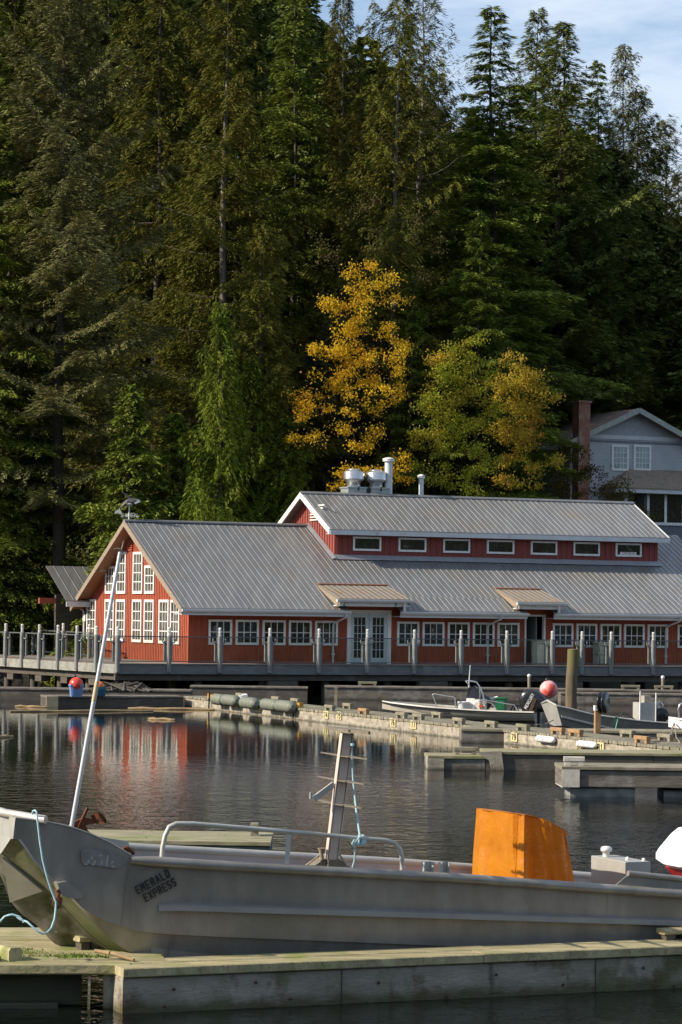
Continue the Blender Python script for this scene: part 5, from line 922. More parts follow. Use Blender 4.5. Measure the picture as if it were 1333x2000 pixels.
# bow gear: pole, anchor, ropes
pb_, pt_ = WF.V(133, 1625, .25), WF.V(235, 1078, .25); pa_, pc_ = WF.P(pb_[0], .25, pb_[2]-.15), WF.P(pt_[0], .25, pt_[2]); pole = thing('pole', 'long slim white pole leaning up from the bow of the aluminium boat', 'pole', pa_)
M = MB(); M.tube([pa_, (pa_+pc_)/2, pc_], [.021, .019, .016], 12); M.build('pole_shaft', mat('white_aluminium_pole', (.66, .66, .66), (.55, .55, .55), 2, .35, .3), pole)
M = MB(); cc_ = pa_+(pc_-pa_)*.497; ax = nrm(pc_-pa_); M.tube([cc_, cc_+ax*.17], .021, 12); M.build('tape_band', mat('tan_tape', (.52, .42, .25), None), pole)
M = MB(); q = [WF.V(x, y, .25) for x, y in ((222, 1072), (229, 1071), (236, 1074), (239, 1078))]; M.tube([WF.P(a[0], .25, a[2]) for a in q], [.003, .007, .011, .012], 6); q = [WF.V(x, y, .25) for x, y in ((237, 1077), (240, 1066), (242, 1056))]; M.tube([WF.P(a[0], .25, a[2]) for a in q], [.009, .006, .003], 6); M.build('boat_hook', M_oldwood, pole)
anc = thing('anchor', 'rusty plough anchor lying on the bow of the aluminium boat', 'anchor', WF.P(WF.V(170, 1610, .3)[0], .3, WF.V(170, 1610, .3)[2]))
def ap(x, y, t=.3): q = WF.V(x, y, t); return WF.P(q[0], t, q[2])
M = MB(); M.beam(ap(153, 1618), ap(172, 1578), .022, .028, WF.v); M.build('anchor_stock', M_rusty, anc)
M = MB(); M.prism([ap(136, 1612), (ap(150, 1603)), ap(166, 1597), ap(185, 1600), ap(200, 1603), ap(186, 1608), ap(168, 1612), ap(172, 1622), ap(182, 1630), ap(150, 1625)], WF.v*.035); M.build('anchor_shank', M_rusty, anc)
M = MB(); tip = ap(180, 1593); 
M.add([ap(177, 1594, .3), ap(187, 1587, .26), ap(199, 1589, .22), ap(207, 1598, .2), ap(210, 1607, .22), ap(196, 1609, .26), ap(184, 1605, .3), ap(190, 1598, .48), ap(203, 1603, .5)], [(0, 1, 7), (1, 2, 7), (2, 3, 8, 7), (3, 4, 8), (4, 5, 8), (5, 6, 7, 8), (6, 0, 7), (0, 6, 5, 4, 3, 2, 1)]); M.build('anchor_fluke', M_rusty, anc)
M = MB(); M.tube([ap(241, 1657, .12), ap(250, 1656, .12), ap(256, 1661, .12), ap(262, 1668, .12)], .018, 6); M.tube([ap(245, 1660, .12), ap(252, 1664, .12)], .014, 6); M.build('anchor_chain', M_rusty, anc)
M = MB(); M.prism([ap(186, 1632, .55), ap(205, 1636, .55), ap(251, 1643, .55), ap(253, 1652, .55), ap(240, 1658, .55), ap(200, 1645, .55)], WF.v*.04); M.build('bow_inner_plate', M_alul, boat)
r1 = thing('mooring_rope', 'pale blue mooring rope from the bow pipe through the shackle to the landing', 'rope', ap(68, 1585, -.05)); M = MB()
rp1 = [(64, 1589, .0), (65, 1584, -.03), (69, 1582.5, -.06), (72, 1586, -.075), (74, 1605, -.08), (78, 1640, -.07), (84, 1680, -.07), (92, 1712, -.06), (102, 1742, -.06), (110, 1762, -.06), (109, 1778, -.07), (107, 1795, -.09), (101, 1812, -.12), (93, 1821, -.15), (84, 1824, -.16), (72, 1818, -.15), (62, 1808, -.12), (53, 1800, -.1), (46, 1798, -.05), (40, 1793, 0), (30, 1788, .02), (18, 1787, .04), (8, 1791, .05), (2, 1799, .06), (-6, 1806, .07)]
M.tube([ap(*p) for p in rp1], .0085, 8); M.tube([ap(*p) for p in ((46, 1799, -.06), (38, 1790, -.04), (24, 1786, -.02), (10, 1790, 0), (0, 1800, .02), (-8, 1808, .03))], .0085, 8); M.tube([ap(*p) for p in ((34, 1791, -.03), (40, 1796, -.05), (47, 1797, -.06), (46, 1802, -.06))], .009, 8); M.build('rope_line', M_rope, r1)
q = ap(27, 1819, .02); blk = thing('mooring_block', 'rounded wooden mooring block on the landing with the blue rope round it', 'block', q); fbk = Frame((q[0], q[1], GT+.006), 30)
M = MB(); hh_ = .11; M.prism([fbk.P(-.06, -.05, 0), fbk.P(.06, -.05, 0), fbk.P(.06, -.05, hh_*.75), fbk.P(.045, -.05, hh_), fbk.P(-.045, -.05, hh_), fbk.P(-.06, -.05, hh_*.75)], fbk.v*.3); M.build('block_timber', M_gtop, blk)
M = MB(); M.box(fbk, -.20, -.12, -.02, .2, 0, .04); M.build('block_foot', M_wet, blk)
r2 = thing('hoist_rope', 'pale blue rope from the mast head knotted round the hand rail', 'rope', ap(703, 1640, .04)); M = MB()
pts = [PT-d_*.09+WF.u*.06, ap(690, 1520, .45), ap(697, 1590, .25), ap(703, 1630, .02), ap(701, 1650, -.0), ap(693, 1650, .0)]; M.tube(pts, .009, 8)
M.tube([ap(690, 1650, .02), ap(694, 1660, .03), ap(693, 1680, .06), ap(688, 1698, .09)], .008, 8)
for k in range(3): M.tube([ap(703+k*3+5.5*math.cos(a), 1641+9.5*math.sin(a), .04-.035*math.sin(a*1+.5)) for a in np.linspace(0, 6.28, 13)], .008, 6)
M.tube([ap(693, 1640, 0), ap(688, 1648, 0), ap(690, 1652, -.01), ap(697, 1642, -.01), ap(704, 1634, 0)], .008, 6)
M.tube([PT-d_*.09+WF.u*.05+WF.v*.06*math.sin(a)+WF.u*.02*math.cos(a)-WF.w*.01*a/6 for a in np.linspace(0, 12, 16)], .008, 6); M.build('rope_line', M_rope, r2)
# ================================================================== SMALL BOATS
def hull(fr, L_, B_, zb, zs_, top_m, side_m, root, n=16, stripe=None, full=.35, inner=None, raked=.5, draft=.12):
    """open boat, bow at u=0, stern at u=L; sheer height zb (bow) to zs_ (stern)"""
    M = MB(); I = MB(); R_ = MB(); rl_, rr__ = [], []
    sec = []
    for i in range(n+1):
        k = i/n; w_ = B_/2*min(1, (k/full)**.6 if k < full else 1)*(1-.06*max(0, k-.6)/.4)+.015; z = zs_+(zb-zs_)*(1-k)**2.; u = L_*k
        zk_ = -draft+(zb*.75+draft)*max(0, 1-k/.16)**2; cw = w_*(.82 if k > .1 else .5); zc_ = max(zk_+.02, .04+(z*.6)*max(0, 1-k/.25)**1.5); uu = u+ (raked*(1-(0)) if i == -1 else 0)
        sec.append([fr.P(u, -w_, z), fr.P(u+raked*.35*(1-k)**3, -(w_*.97), z*.6+zc_*.4), fr.P(u+raked*.7*(1-k)**3, -cw, zc_), fr.P(u+raked*(1-k)**3, 0, zk_), fr.P(u+raked*.7*(1-k)**3, cw, zc_), fr.P(u+raked*.35*(1-k)**3, w_*.97, z*.6+zc_*.4), fr.P(u, w_, z)])
        rl_.append(fr.P(u, -w_, z)); rr__.append(fr.P(u, w_, z))
    vs = [p for s in sec for p in s]; M.add(vs, [(i*7+k, i*7+k+1, (i+1)*7+k+1, (i+1)*7+k) for i in range(n) for k in range(6)], True); M.add(sec[-1], [tuple(range(7))]); M.add(sec[0], [tuple(range(6, -1, -1))])
    M.build('hull', side_m, root)
    I.add([p for a, b_ in zip(rl_, rr__) for p in (a+(b_-a)*.07, a+(b_-a)*.07-np.array([0, 0, .22]), b_-(b_-a)*.07-np.array([0, 0, .22]), b_-(b_-a)*.07)], [(i*4+k, (i+1)*4+k, (i+1)*4+k+1, i*4+k+1) for i in range(n) for k in range(3)]); I.build('inner_deck', inner or top_m, root)
    for line, s in ((rl_, 1), (rr__, -1)):
        o = rr__ if s == 1 else rl_; R_.add([p for a, b_ in zip(line, o) for p in (a-(b_-a)*.02/max(np.linalg.norm(b_-a), .05), a+np.array([0, 0, .035]), a+(b_-a)*.075+np.array([0, 0, .035]), a+(b_-a)*.075-np.array([0, 0, .02]))], [(i*4+k, i*4+k+1, (i+1)*4+k+1, (i+1)*4+k) for i in range(n) for k in range(3)])
    R_.build('gunwale', top_m, root)
    if stripe: 
        T = MB(); T.add([p for a, b_ in zip(rl_, rr__) for p in (a-(b_-a)*.03/max(np.linalg.norm(b_-a), .05)-np.array([0, 0, .002]), a-(b_-a)*.03/max(np.linalg.norm(b_-a), .05)-np.array([0, 0, .05]))], [(i*2, i*2+1, (i+1)*2+1, (i+1)*2) for i in range(n)]); T.build('rub_stripe', stripe, root)
    return sec
M_cream = mat('cream_hull_paint', (.36, .33, .27), (.30, .275, .23), 3, .4)
# white skiff with a black outboard
p0_, p1_ = ony(748, 1371, 82.5), ony(1066, 1391, 81.); SW = Frame((p0_[0], 83.3, 0), math.degrees(math.atan2(-1.2, p1_[0]-p0_[0]))); LW = (p1_[0]-p0_[0])
ws = thing('white_skiff', 'cream and white open motorboat with black outboard moored behind the numbered dock', 'boat', SW.P(LW/2, 0, 0))
zb1 = ony(748, 1371, 83)[2]; zs1 = ony(1066, 1392, 81.5)[2]
hull(SW, LW, 1.7, zb1, zs1, mat('dull_white_gelcoat', (.56, .54, .48), (.46, .44, .38), 4, .4), M_cream, ws, stripe=M_black, raked=.9, inner=M_cream)
def sw(x, y, v=0.): return SW.V(x, y, v)
q = sw(853, 1392, -.84); text('registration', '13K025233', M_ink, ws, SW.P(q[0], -.83, q[2]-.02), SW.u, SW.w, .42, .08, .02, .02)
def sbox(fr, root, x0, x1, y0, y1, v0, v1, m, nm, z0=None): a, b_ = fr.V(x0, y1, v0), fr.V(x1, y0, v0); M = MB(); M.bbox(fr, a[0], b_[0], v0, v1, a[2] if z0 is None else z0, b_[2], .02); return M.build(nm, m, root)
con = sbox(SW, ws, 911, 928, 1364, 1386, -.3, .3, M_white, 'console')
sbox(SW, ws, 928, 950, 1366, 1386, -.35, .35, mat('cream_seat', (.62, .58, .48), None), 'seat_box')
a = sw(912, 1364, -.25); b_ = sw(938, 1342, -.25); M = MB(); M.prism([SW.P(a[0], -.28, a[2]), SW.P(b_[0], -.28, a[2]), SW.P(b_[0]-.08, -.2, b_[2]-.08), SW.P(a[0]+.2, -.2, b_[2]+.02), SW.P(a[0]+.05, -.24, b_[2]-.03)], SW.v*.5); M.build('console_cover', M_black, con)
M = MB(); 
for v in (-.38, .38): M.tube([SW.P(sw(x, y, v)[0], v, sw(x, y, v)[2]) for x, y in ((918, 1340), (911, 1331), (914, 1330), (926, 1331), (932, 1333), (938, 1342), (943, 1355), (950, 1385))], .022, 7); M.tube([SW.P(sw(x, y, v)[0], v, sw(x, y, v)[2]) for x, y in ((938, 1342), (938, 1385))], .02, 6)
M.tube([SW.P(sw(914, 1330)[0], -.38, sw(914, 1330, -.38)[2]), SW.P(sw(914, 1330)[0], .38, sw(914, 1330, -.38)[2])], .02, 6); M.build('grab_frame', M_steel, ws)
M = MB(); M.tube([SW.P(sw(916, 1342, .3)[0], .3, sw(916, 1342, .3)[2]), SW.P(sw(919, 1299, .3)[0], .3, sw(919, 1299, .3)[2])], [.022, .012], 6); M.build('antenna', M_foam, ws)
M = MB(); 
for v in (-.7, .7): M.tube([SW.P(sw(x, y, v)[0], v, sw(x, y, v)[2]) for x, y in ((845, 1357), (848, 1355), (875, 1360), (885, 1361), (889, 1364), (890, 1382))], .018, 6); M.tube([SW.P(sw(x, y, v)[0], v, sw(x, y, v)[2]) for x, y in ((845, 1357), (853, 1378))], .018, 6); M.tube([SW.P(sw(x, y, v)[0], v, sw(x, y, v)[2]) for x, y in ((940, 1366), (975, 1372), (1005, 1377), (1012, 1388))], .015, 6); M.tube([SW.P(sw(x, y, v)[0], v, sw(x, y, v)[2]) for x, y in ((925, 1386), (929, 1370), (940, 1368), (962, 1374), (970, 1386))], .015, 6)
M.build('side_rail', M_steel, ws)
q = sw(905, 1384, -.4); bk = thing('bucket', 'white plastic bucket standing in the cream motorboat beside its console', 'bucket', SW.P(q[0], -.4, zs1-.2)); M = MB(); M.lathe(SW.P(q[0], -.4, zs1-.2), [(.13, 0), (.165, .44), (.175, .45), (.175, .48), (.15, .48), (.14, .4)], 16); M.build('bucket_body', M_foam, bk); M = MB(); M.tube([SW.P(q[0]+.17*math.cos(k), -.42-.02, zs1+.22-.12*math.sin(k)) for k in np.linspace(0, 3.14, 8)], .008, 5); M.build('bucket_handle', M_steel, bk)
a, b_ = sw(968, 1384, -.3), sw(986, 1365, -.3); gt = thing('green_tote', 'small green plastic tote in the stern of the cream motorboat', 'tote', SW.P((a[0]+b_[0])/2, 0, a[2])); M = MB(); M.prism([SW.P(a[0]+.03, -.3, zs1-.2), SW.P(b_[0]-.03, -.3, zs1-.2), SW.P(b_[0], -.33, b_[2]), SW.P(a[0], -.33, b_[2])], SW.v*.5); M.build('tote_body', mat('green_plastic', (.01, .14, .05), (.01, .11, .04), 3, .4), gt); M = MB(); M.box(SW, a[0]-.03, b_[0]+.03, -.36, .22, b_[2]+.002, b_[2]+.035); M.build('tote_rim', mat('green_plastic', (.01, .14, .05), None), gt)
q = sw(975, 1364, .2); M = MB(); M.tube([SW.P(sw(948, 1368, .4)[0], .4, sw(948, 1368, .4)[2]), SW.P(sw(973, 1362, .4)[0], .4, sw(973, 1362, .4)[2])], .045, 8); M.build('white_roll', M_foam, ws)
M = MB(); M.lathe(SW.P(sw(947, 1372)[0], -.2, sw(947, 1372)[2]), [(.05, 0), (.22, .01), (.24, .06), (.2, .12), (.05, .13)], 16, axis=SW.v); M.build('tank_drum', M_black, ws)
for (x0, x1, y0, y1, m_, nm) in ((936, 943, 1377, 1382, mat('red_jug', (.5, .06, .03), None), 'red_jug'), (943, 949, 1370, 1376, M_cream, 'cream_jug')): sbox(SW, ws, x0, x1, y0, y1, -.42, -.3, m_, nm)
# outboard, leaning cowl lofted from sections
obm = thing('outboard_motor', 'large black outboard motor with tan stripes on the cream motorboat', 'outboard motor', SW.P(LW, 0, 0))
def loft(fr, secs, nm, m, par, v0, v1, k=10):
    """secs: side outline polygon; bulged like a pillow between v0 and v1"""
    n = len(secs); c = np.mean(secs, 0); M = MB(); vs = []; lay = [(-1, .55), (-.93, .8), (-.7, .95), (-.3, 1), (.3, 1), (.7, .95), (.93, .8), (1, .55)]
    for s, r_ in lay: vs += [fr.P(c[0]+(p[0]-c[0])*r_, (v0+v1)/2+s*(v1-v0)/2, c[1]+(p[1]-c[1])*r_) for p in secs]
    L2 = len(lay); fs = [(q*n+i, (q+1)*n+i, (q+1)*n+(i+1) % n, q*n+(i+1) % n) for q in range(L2-1) for i in range(n)]+[tuple(range(n)), tuple(range(L2*n-1, (L2-1)*n-1, -1))]
    M.add(vs, fs, True); return M.build(nm, m, par)
cw_ = [(sw(x, y)[0], sw(x, y)[2]) for x, y in ((1022, 1389), (1016, 1375), (1015, 1362), (1019, 1352), (1028, 1346), (1040, 1345), (1053, 1350), (1063, 1358), (1071, 1370), (1080, 1380), (1078, 1390), (1050, 1391))]
cwl = loft(SW, cw_, 'cowl', M_black, obm, -.32, .32)
q = sw(1029, 1385.5, -.33); a_ = math.radians(62); text('cowl_lettering', 'MERCURY', M_foam, cwl, SW.P(q[0], -.335, q[2]), SW.u*math.cos(a_)+SW.w*math.sin(a_), -SW.u*math.sin(a_)+SW.w*math.cos(a_), .52, .10, .004, .01)
M = MB()
for k in range(3): q0_, q1__ = sw(1034+k*2.4, 1388, -.33), sw(1044+k*2.1, 1363+k, -.33); M.beam(SW.P(q0_[0], -.331, q0_[2]), SW.P(q1__[0], -.331, q1__[2]), .03, .008, SW.u)
M.build('tan_stripes', mat('tan_stripe', (.30, .19, .12), None), cwl)
M = MB(); q = sw(1045, 1391); M.box(SW, q[0]-.12, q[0]+.16, -.12, .12, -.5, q[2]); M.build('leg', M_black, obm)
M = MB(); q = sw(1005, 1380); [M.tube([SW.P(q[0]-.1+.12*k, -.1, zs1), SW.P(q[0]+.05*k, -.15, zs1+.2), SW.P(q[0]+.35, -.05, zs1+.15)], .03, 6) for k in range(3)]; M.build('motor_bracket', M_black, obm)
# aluminium skiff with flat bow
KF = Frame(ony(1090, 1418, 71.5)*np.array([1, 1, 0]), 12); ks = thing('aluminium_skiff', 'small bare aluminium skiff with a flat raised bow and box console behind the dock', 'boat', KF.P(2, .6, 0))
def kk(x, y, v=0.): q = KF.V(x, y, v); return (q[0], q[2])
tp = np.array([kk(x, y) for x, y in ((1088, 1379), (1110, 1383), (1135, 1390), (1165, 1397), (1205, 1402), (1250, 1408), (1300, 1412), (1345, 1414))]); bt = np.array([kk(x, y, .12) for x, y in ((1101, 1417), (1120, 1423), (1160, 1432), (1250, 1440), (1345, 1446))])
sK = np.linspace(tp[0, 0], tp[-1, 0], 22); zt2 = lambda s: np.interp(s, tp[:, 0], tp[:, 1]); zc2 = lambda s: np.interp(s, bt[:, 0], bt[:, 1]); KB = 1.45
M = MB(); strip(M, lambda s: KF.P(s, 0, zt2(s)), lambda s: KF.P(s+.18*max(0, 1-(s-sK[0])/.4), .12, zc2(s)), sK, n=2); strip(M, lambda s: KF.P(s, KB, zt2(s)), lambda s: KF.P(s+.18*max(0, 1-(s-sK[0])/.4), KB-.12, zc2(s)), sK, flip=True); strip(M, lambda s: KF.P(s+.18*max(0, 1-(s-sK[0])/.4), .12, zc2(s)), lambda s: KF.P(s+.18*max(0, 1-(s-sK[0])/.4), KB-.12, zc2(s)), sK)
M.build('hull', M_alu, ks)
s_ = sK[0]; M = MB(); M.add([KF.P(s_-.01, 0, zt2(s_)), KF.P(s_-.04, KB/2, zt2(s_)+.1), KF.P(s_-.01, KB, zt2(s_)), KF.P(s_+.18, KB-.12, zc2(s_)), KF.P(s_+.14, KB/2, zc2(s_)-.04), KF.P(s_+.18, .12, zc2(s_))], [(0, 1, 4, 5), (1, 2, 3, 4)]); M.build('bow_plate', M_alul, ks)
M = MB(); M.tube([KF.P(s_+1.1, KB-.0, zt2(s_+1.1)), KF.P(s_+.5, KB, zt2(s_+.5)+.02), KF.P(s_, KB-.02, zt2(s_)+.02), KF.P(s_-.05, KB/2, zt2(s_)+.12), KF.P(s_, .02, zt2(s_)+.01)], .03, 8); M.tube([KF.P(s, 0, zt2(s)) for s in sK], .025, 8); M.tube([KF.P(s, KB, zt2(s)) for s in sK], .025, 8); M.build('gunwale', M_alul, ks)
M = MB(); M.beam(KF.P(*[(kk(1097, 1399)[0]), -.0, kk(1097, 1399)[1]]), KF.P(kk(1200, 1424)[0], .02, kk(1200, 1424)[1]), .03, .05); M.build('strake', M_alul, ks)
M = MB(); M.box(KF, sK[2], sK[-1], .12, KB-.12, .16, .18); M.build('deck_plate', M_alu, ks)
def kbox(x0, x1, y0, y1, v0, v1, m, nm): a, b_ = KF.V(x0, y1, v0), KF.V(x1, y0, v0); M = MB(); M.bbox(KF, a[0], b_[0], v0, v1, .19, b_[2], .01); return M.build(nm, m, ks)
kc = kbox(1250, 1281, 1373, 1410, .35, .95, M_alul, 'console')
M = MB(); [M.tube([KF.P(KF.V(x, 1405, .33)[0], .33, .25), KF.P(KF.V(x+1, y, .33)[0], .33, KF.V(x, y, .33)[2])], .02, 6) for x, y in ((1250, 1350), (1281, 1353))]; M.build('console_posts', M_foam, kc)
a, b_ = KF.V(1259, 1372, .4), KF.V(1273, 1359, .4); M = MB(); M.box(KF, a[0], b_[0], .4, .7, a[2], b_[2]); M.build('instrument_box', M_cream, kc)
q = KF.V(1292, 1397, .4); M = MB(); M.lathe(KF.P(q[0], .34, q[2]), [(.05, 0), (.2, .01), (.2, .1), (.05, .12)], 16, axis=KF.v); kd = M.build('pot_hauler_wheel', M_black, ks)
M = MB(); M.prism([KF.P(KF.V(x, y, .46)[0], .46, KF.V(x, y, .46)[2]) for x, y in ((1283, 1410), (1283, 1378), (1290, 1372), (1297, 1378), (1302, 1392), (1302, 1410))], KF.v*.4); M.build('engine_box', M_alul, ks)
M = MB(); q = KF.V(1287, 1382, .43); M.lathe(KF.P(q[0], .42, q[2]), [(.03, 0), (.045, .01), (.03, .03)], 10, axis=KF.v); q2 = KF.V(1294, 1378, .43); M.tube([KF.P(q2[0]-.1, .43, q2[2]+.12), KF.P(q2[0], .43, q2[2]+.04), KF.P(q2[0]+.03, .43, q2[2])], .02, 6); M.build('engine_fittings', M_foam, ks)
M = MB(); q = KF.V(1205, 1400, -.03); M.tube([KF.P(KF.V(x, y, -.04)[0], -.04, KF.V(x, y, -.04)[2]) for x, y in ((1201, 1401), (1206, 1400), (1207, 1407), (1205, 1415), (1203, 1424))], .02, 6); tr_ = thing('green_rope', 'short green rope hanging over the side of the aluminium skiff', 'rope', KF.P(q[0], -.04, q[2])); M.build('rope_line', mat('green_rope', (.04, .32, .18), (.25, .35, .28), 20, .7), tr_)
M = MB(); M.tube([KF.P(KF.V(x, y, .6)[0], .6, KF.V(x, y, .6)[2]) for x, y in ((1212, 1403), (1216, 1394), (1224, 1394), (1234, 1401), (1245, 1408))], .018, 6); M.build('fuel_hose', M_black, ks)
pr = thing('painter_line', 'pale mooring line from the skiff bow to the dock', 'rope', KF.P(s_, .3, .4)); M = MB(); e0 = ony(1082, 1406, 71.3); e1 = AFr.P(AFr.V(1048, 1414, 1.1)[0], 1.1, AT+.1); M.tube([e0, (e0+e1)/2-np.array([0, 0, .06]), e1], .014, 6); M.build('rope_line', M_oldwood, pr)
# white bow at the far right
RB = Frame((ony(1308, 1410, 66)[0], 66.2, 0), -4); wb = thing('white_boat', 'white boat bow with a metal rail cut by the right edge behind the long dock', 'boat', RB.P(2, 0, 0)); hull(RB, 4.5, 1.7, ony(1308, 1403, 66)[2], .55, M_white, M_cream, wb, raked=1.0)
M = MB(); 
for v in (-.3, .3): M.tube([RB.P(RB.V(x, y, v)[0], v, RB.V(x, y, v)[2]) for x, y in ((1327, 1402), (1325, 1385), (1329, 1375), (1340, 1373), (1380, 1376))], .022, 7)
M.build('bow_rail', M_steel, wb)
br_ = thing('bow_lines', 'pale mooring lines from the white bow to the dock at the right edge', 'rope', RB.P(0, 0, .6)); M = MB(); 
for (xa, ya), (xb, yb) in (((1317, 1412), (1303, 1444)), ((1317, 1412), (1310, 1446)), ((1318, 1414), (1330, 1452))): a_, b2 = ony(xa, ya, 66), onz(xb, yb, AT+.02); M.tube([a_, (a_+b2)/2+np.array([-.03, 0, -.1]), b2], .014, 6)
M.tube([onz(1303, 1446, AT+.02), onz(1280, 1449, AT+.02), onz(1268, 1447, AT+.02)], .014, 5); M.build('rope_line', M_oldwood, br_)
# ================================================================== TREES
def leafmesh(name, P, D, Wv, ln, wd, tint, m, parent, kite=.45):
    """P base points, D unit directions, Wv unit width vectors -> one mesh of kite shaped sprays"""
    n = len(P); V = np.empty((n, 4, 3)); V[:, 0] = P; mid = P+D*(ln*kite)[:, None]; V[:, 1] = mid+Wv*(wd/2)[:, None]; V[:, 2] = P+D*ln[:, None]; V[:, 3] = mid-Wv*(wd/2)[:, None]
    me = bpy.data.meshes.new(name); me.vertices.add(n*4); me.vertices.foreach_set('co', V.ravel()); me.loops.add(n*4); me.loops.foreach_set('vertex_index', np.arange(n*4, dtype=np.int32))
    me.polygons.add(n); me.polygons.foreach_set('loop_start', np.arange(0, n*4, 4, dtype=np.int32)); me.polygons.foreach_set('loop_total', np.full(n, 4, np.int32)); me.update(calc_edges=True)
    at = me.attributes.new('tint', 'FLOAT', 'FACE'); at.data.foreach_set('value', tint.astype(np.float32)); me.materials.append(m)
    o = bpy.data.objects.new(name, me); COL.objects.link(o)
    if parent is not None: o.parent = parent
    return o
def unit(a): return a/np.maximum(np.linalg.norm(a, axis=-1, keepdims=True), 1e-9)
def conifer_arrays(r, H, R, style, nb, den, lmin=.15, lmax=.30, wmin=.03, wmax=.055, bare=.06, prof=.8):
    st = {'spruce': dict(e0=.15, e1=-.40, tip=.75, hang=.25, flat=.6, wf=.36, dr=.6), 'hemlock': dict(e0=.30, e1=-.10, tip=-.50, hang=.22, flat=.6, wf=.45, dr=.5), 'cedar': dict(e0=.1, e1=-.50, tip=.50, hang=.45, flat=.45, wf=.36, dr=.85)}[style]
    i = np.arange(nb); zt_ = bare+(1-bare)*((i+r.random(nb))/nb)**.72; zt_ = np.minimum(zt_, .995); az = i*2.399+r.normal(0, .35, nb)
    lump = 1+.22*np.sin(az*3+zt_*14+r.random()*6)+.16*np.sin(az*2-zt_*31+1)+.10*np.sin(zt_*60)
    Lb = R*np.clip((1-zt_)**prof, .03, 1)*np.clip(lump, .55, 1.4)*r.uniform(.55, 1.12, nb); Lb *= np.clip(.55+zt_*2.2, 0, 1); Lb = np.maximum(Lb, .14+.0*Lb)
    # each bough carries side twigs; sprays sit on the twigs so gaps stay open between them
    cnt = np.maximum(120, (Lb**1.2*den)).astype(int); bi = np.repeat(i, cnt); n = len(bi); L_ = Lb[bi]
    ntw = 4+(L_*3.2).astype(int); kt = (r.random(n)**.85*ntw).astype(int); side = np.where(r.random(n) < .5, 1., -1.)
    hsh = np.modf(np.sin(bi*12.9898+kt*78.233+side*3.7)*43758.5453)[0]; t = np.clip((kt+.5+hsh*.35)/ntw, .03, 1.); main = r.random(n) < .16; t = np.where(main, r.random(n), t)
    slope = st['e1']+(st['e0']-st['e1'])*zt_[bi]**1.5*1.8; fx, fy = np.cos(az[bi]), np.sin(az[bi]); f = np.stack([fx, fy, np.zeros(n)], 1); sd_ = np.stack([-fy, fx, np.zeros(n)], 1)
    zc_ = L_*(slope*t+st['tip']*.5*t*t); twl = (st['wf']*L_*np.clip(1.1-t, 0, 1)**.7+.18)*(1+hsh*.35); s_ = np.where(main, 0, r.random(n)**.8)
    tw = f*.62+sd_*(side*.78)[:, None]; P = f*(L_*t)[:, None]+tw*(twl*s_)[:, None]; P += r.normal(0, .03, (n, 3)); P[:, 2] += r.normal(0, .06, n)*np.minimum(1, L_*.6)
    P[:, 2] += H*zt_[bi]+zc_-twl*s_**2*st['hang']-st['hang']*.22*np.abs(r.normal(0, 1, n))*(s_ > .1)
    alt = np.where(r.random(n) < .5, 1., -1.)*.38; dirn = tw+np.cross(tw, np.array([0, 0, 1.]))*alt[:, None]+r.normal(0, .12, (n, 3)); dirn[:, 2] -= st['dr']*(.25+s_)*r.uniform(.4, 1.3, n); dirn[:, 2] += .45*(t > .85)*(style == 'spruce')
    D = unit(dirn); up = np.array([0, 0, 1.]); wv = np.cross(D, np.broadcast_to(up, D.shape))*st['flat']+r.normal(0, .15+.4*(1-st['flat']), (n, 3)); wv = unit(wv-D*np.sum(wv*D, 1)[:, None])
    ln = r.uniform(lmin, lmax, n); wd = r.uniform(wmin, wmax, n); tint = np.clip(.2+.3*r.random(n)+.25*s_**2+r.normal(0, .15, n), 0, 1)
    return P, D, wv, ln, wd, tint, (zt_, az, Lb, st)
def conifer(name, seed, H, R, style, nb, den, leaf, bark, label, cat='tree', tr=None, limbs=1, **k):
    r = np.random.default_rng(seed); root = thing(name, label, cat, (0, 0, 0)); P, D, wv, ln, wd, tint, (zt_, az, Lb, st) = conifer_arrays(r, H, R, style, nb, den, **k)
    leafmesh('crown', P, D, wv, ln, wd, tint, leaf, root)
    M = MB(); tr = tr or H*.0085; M.tube([(.08*math.sin(q*1.3), .08*math.cos(q), H*q/10-.5*(q == 0)) for q in range(11)], [tr*(1-q/10.4) for q in range(11)], 10)
    for q in range(0, nb, limbs):
        z0, a, L_ = H*zt_[q], az[q], Lb[q]*.9; sl_ = st['e1']+(st['e0']-st['e1'])*zt_[q]**1.5*1.8; pts = [(math.cos(a)*L_*t, math.sin(a)*L_*t, z0+L_*(sl_*t+st['tip']*.5*t*t)) for t in (0, .35, .7, 1)]
        rr_ = .012+.009*L_; M.tube(pts, [rr_, rr_*.75, rr_*.45, .006], 3, cap=False)
    M.build('trunk', bark, root); return root
M_bark = mat('grey_brown_bark', (.085, .068, .052), (.05, .042, .034), 5, .95, stretch=(2, 2, .6), bump=.6)
M_pbark = mat('pale_bark', (.24, .21, .17), (.15, .13, .105), 5, .9, stretch=(2, 2, .5), bump=.4)
LF1 = leafmat('spruce_needles', (.065, .078, .030), (.29, .275, .10), (.15, .14, .05))
LF2 = leafmat('hemlock_needles', (.050, .076, .012), (.225, .27, .036), (.13, .16, .022))
LF5 = leafmat('green_spruce_needles', (.060, .085, .022), (.28, .31, .07), (.15, .17, .035))
LF3 = leafmat('cedar_sprays', (.042, .055, .010), (.175, .175, .026), (.125, .11, .018))
LF4 = leafmat('young_cedar_sprays', (.045, .075, .008), (.16, .20, .018), (.12, .14, .016))
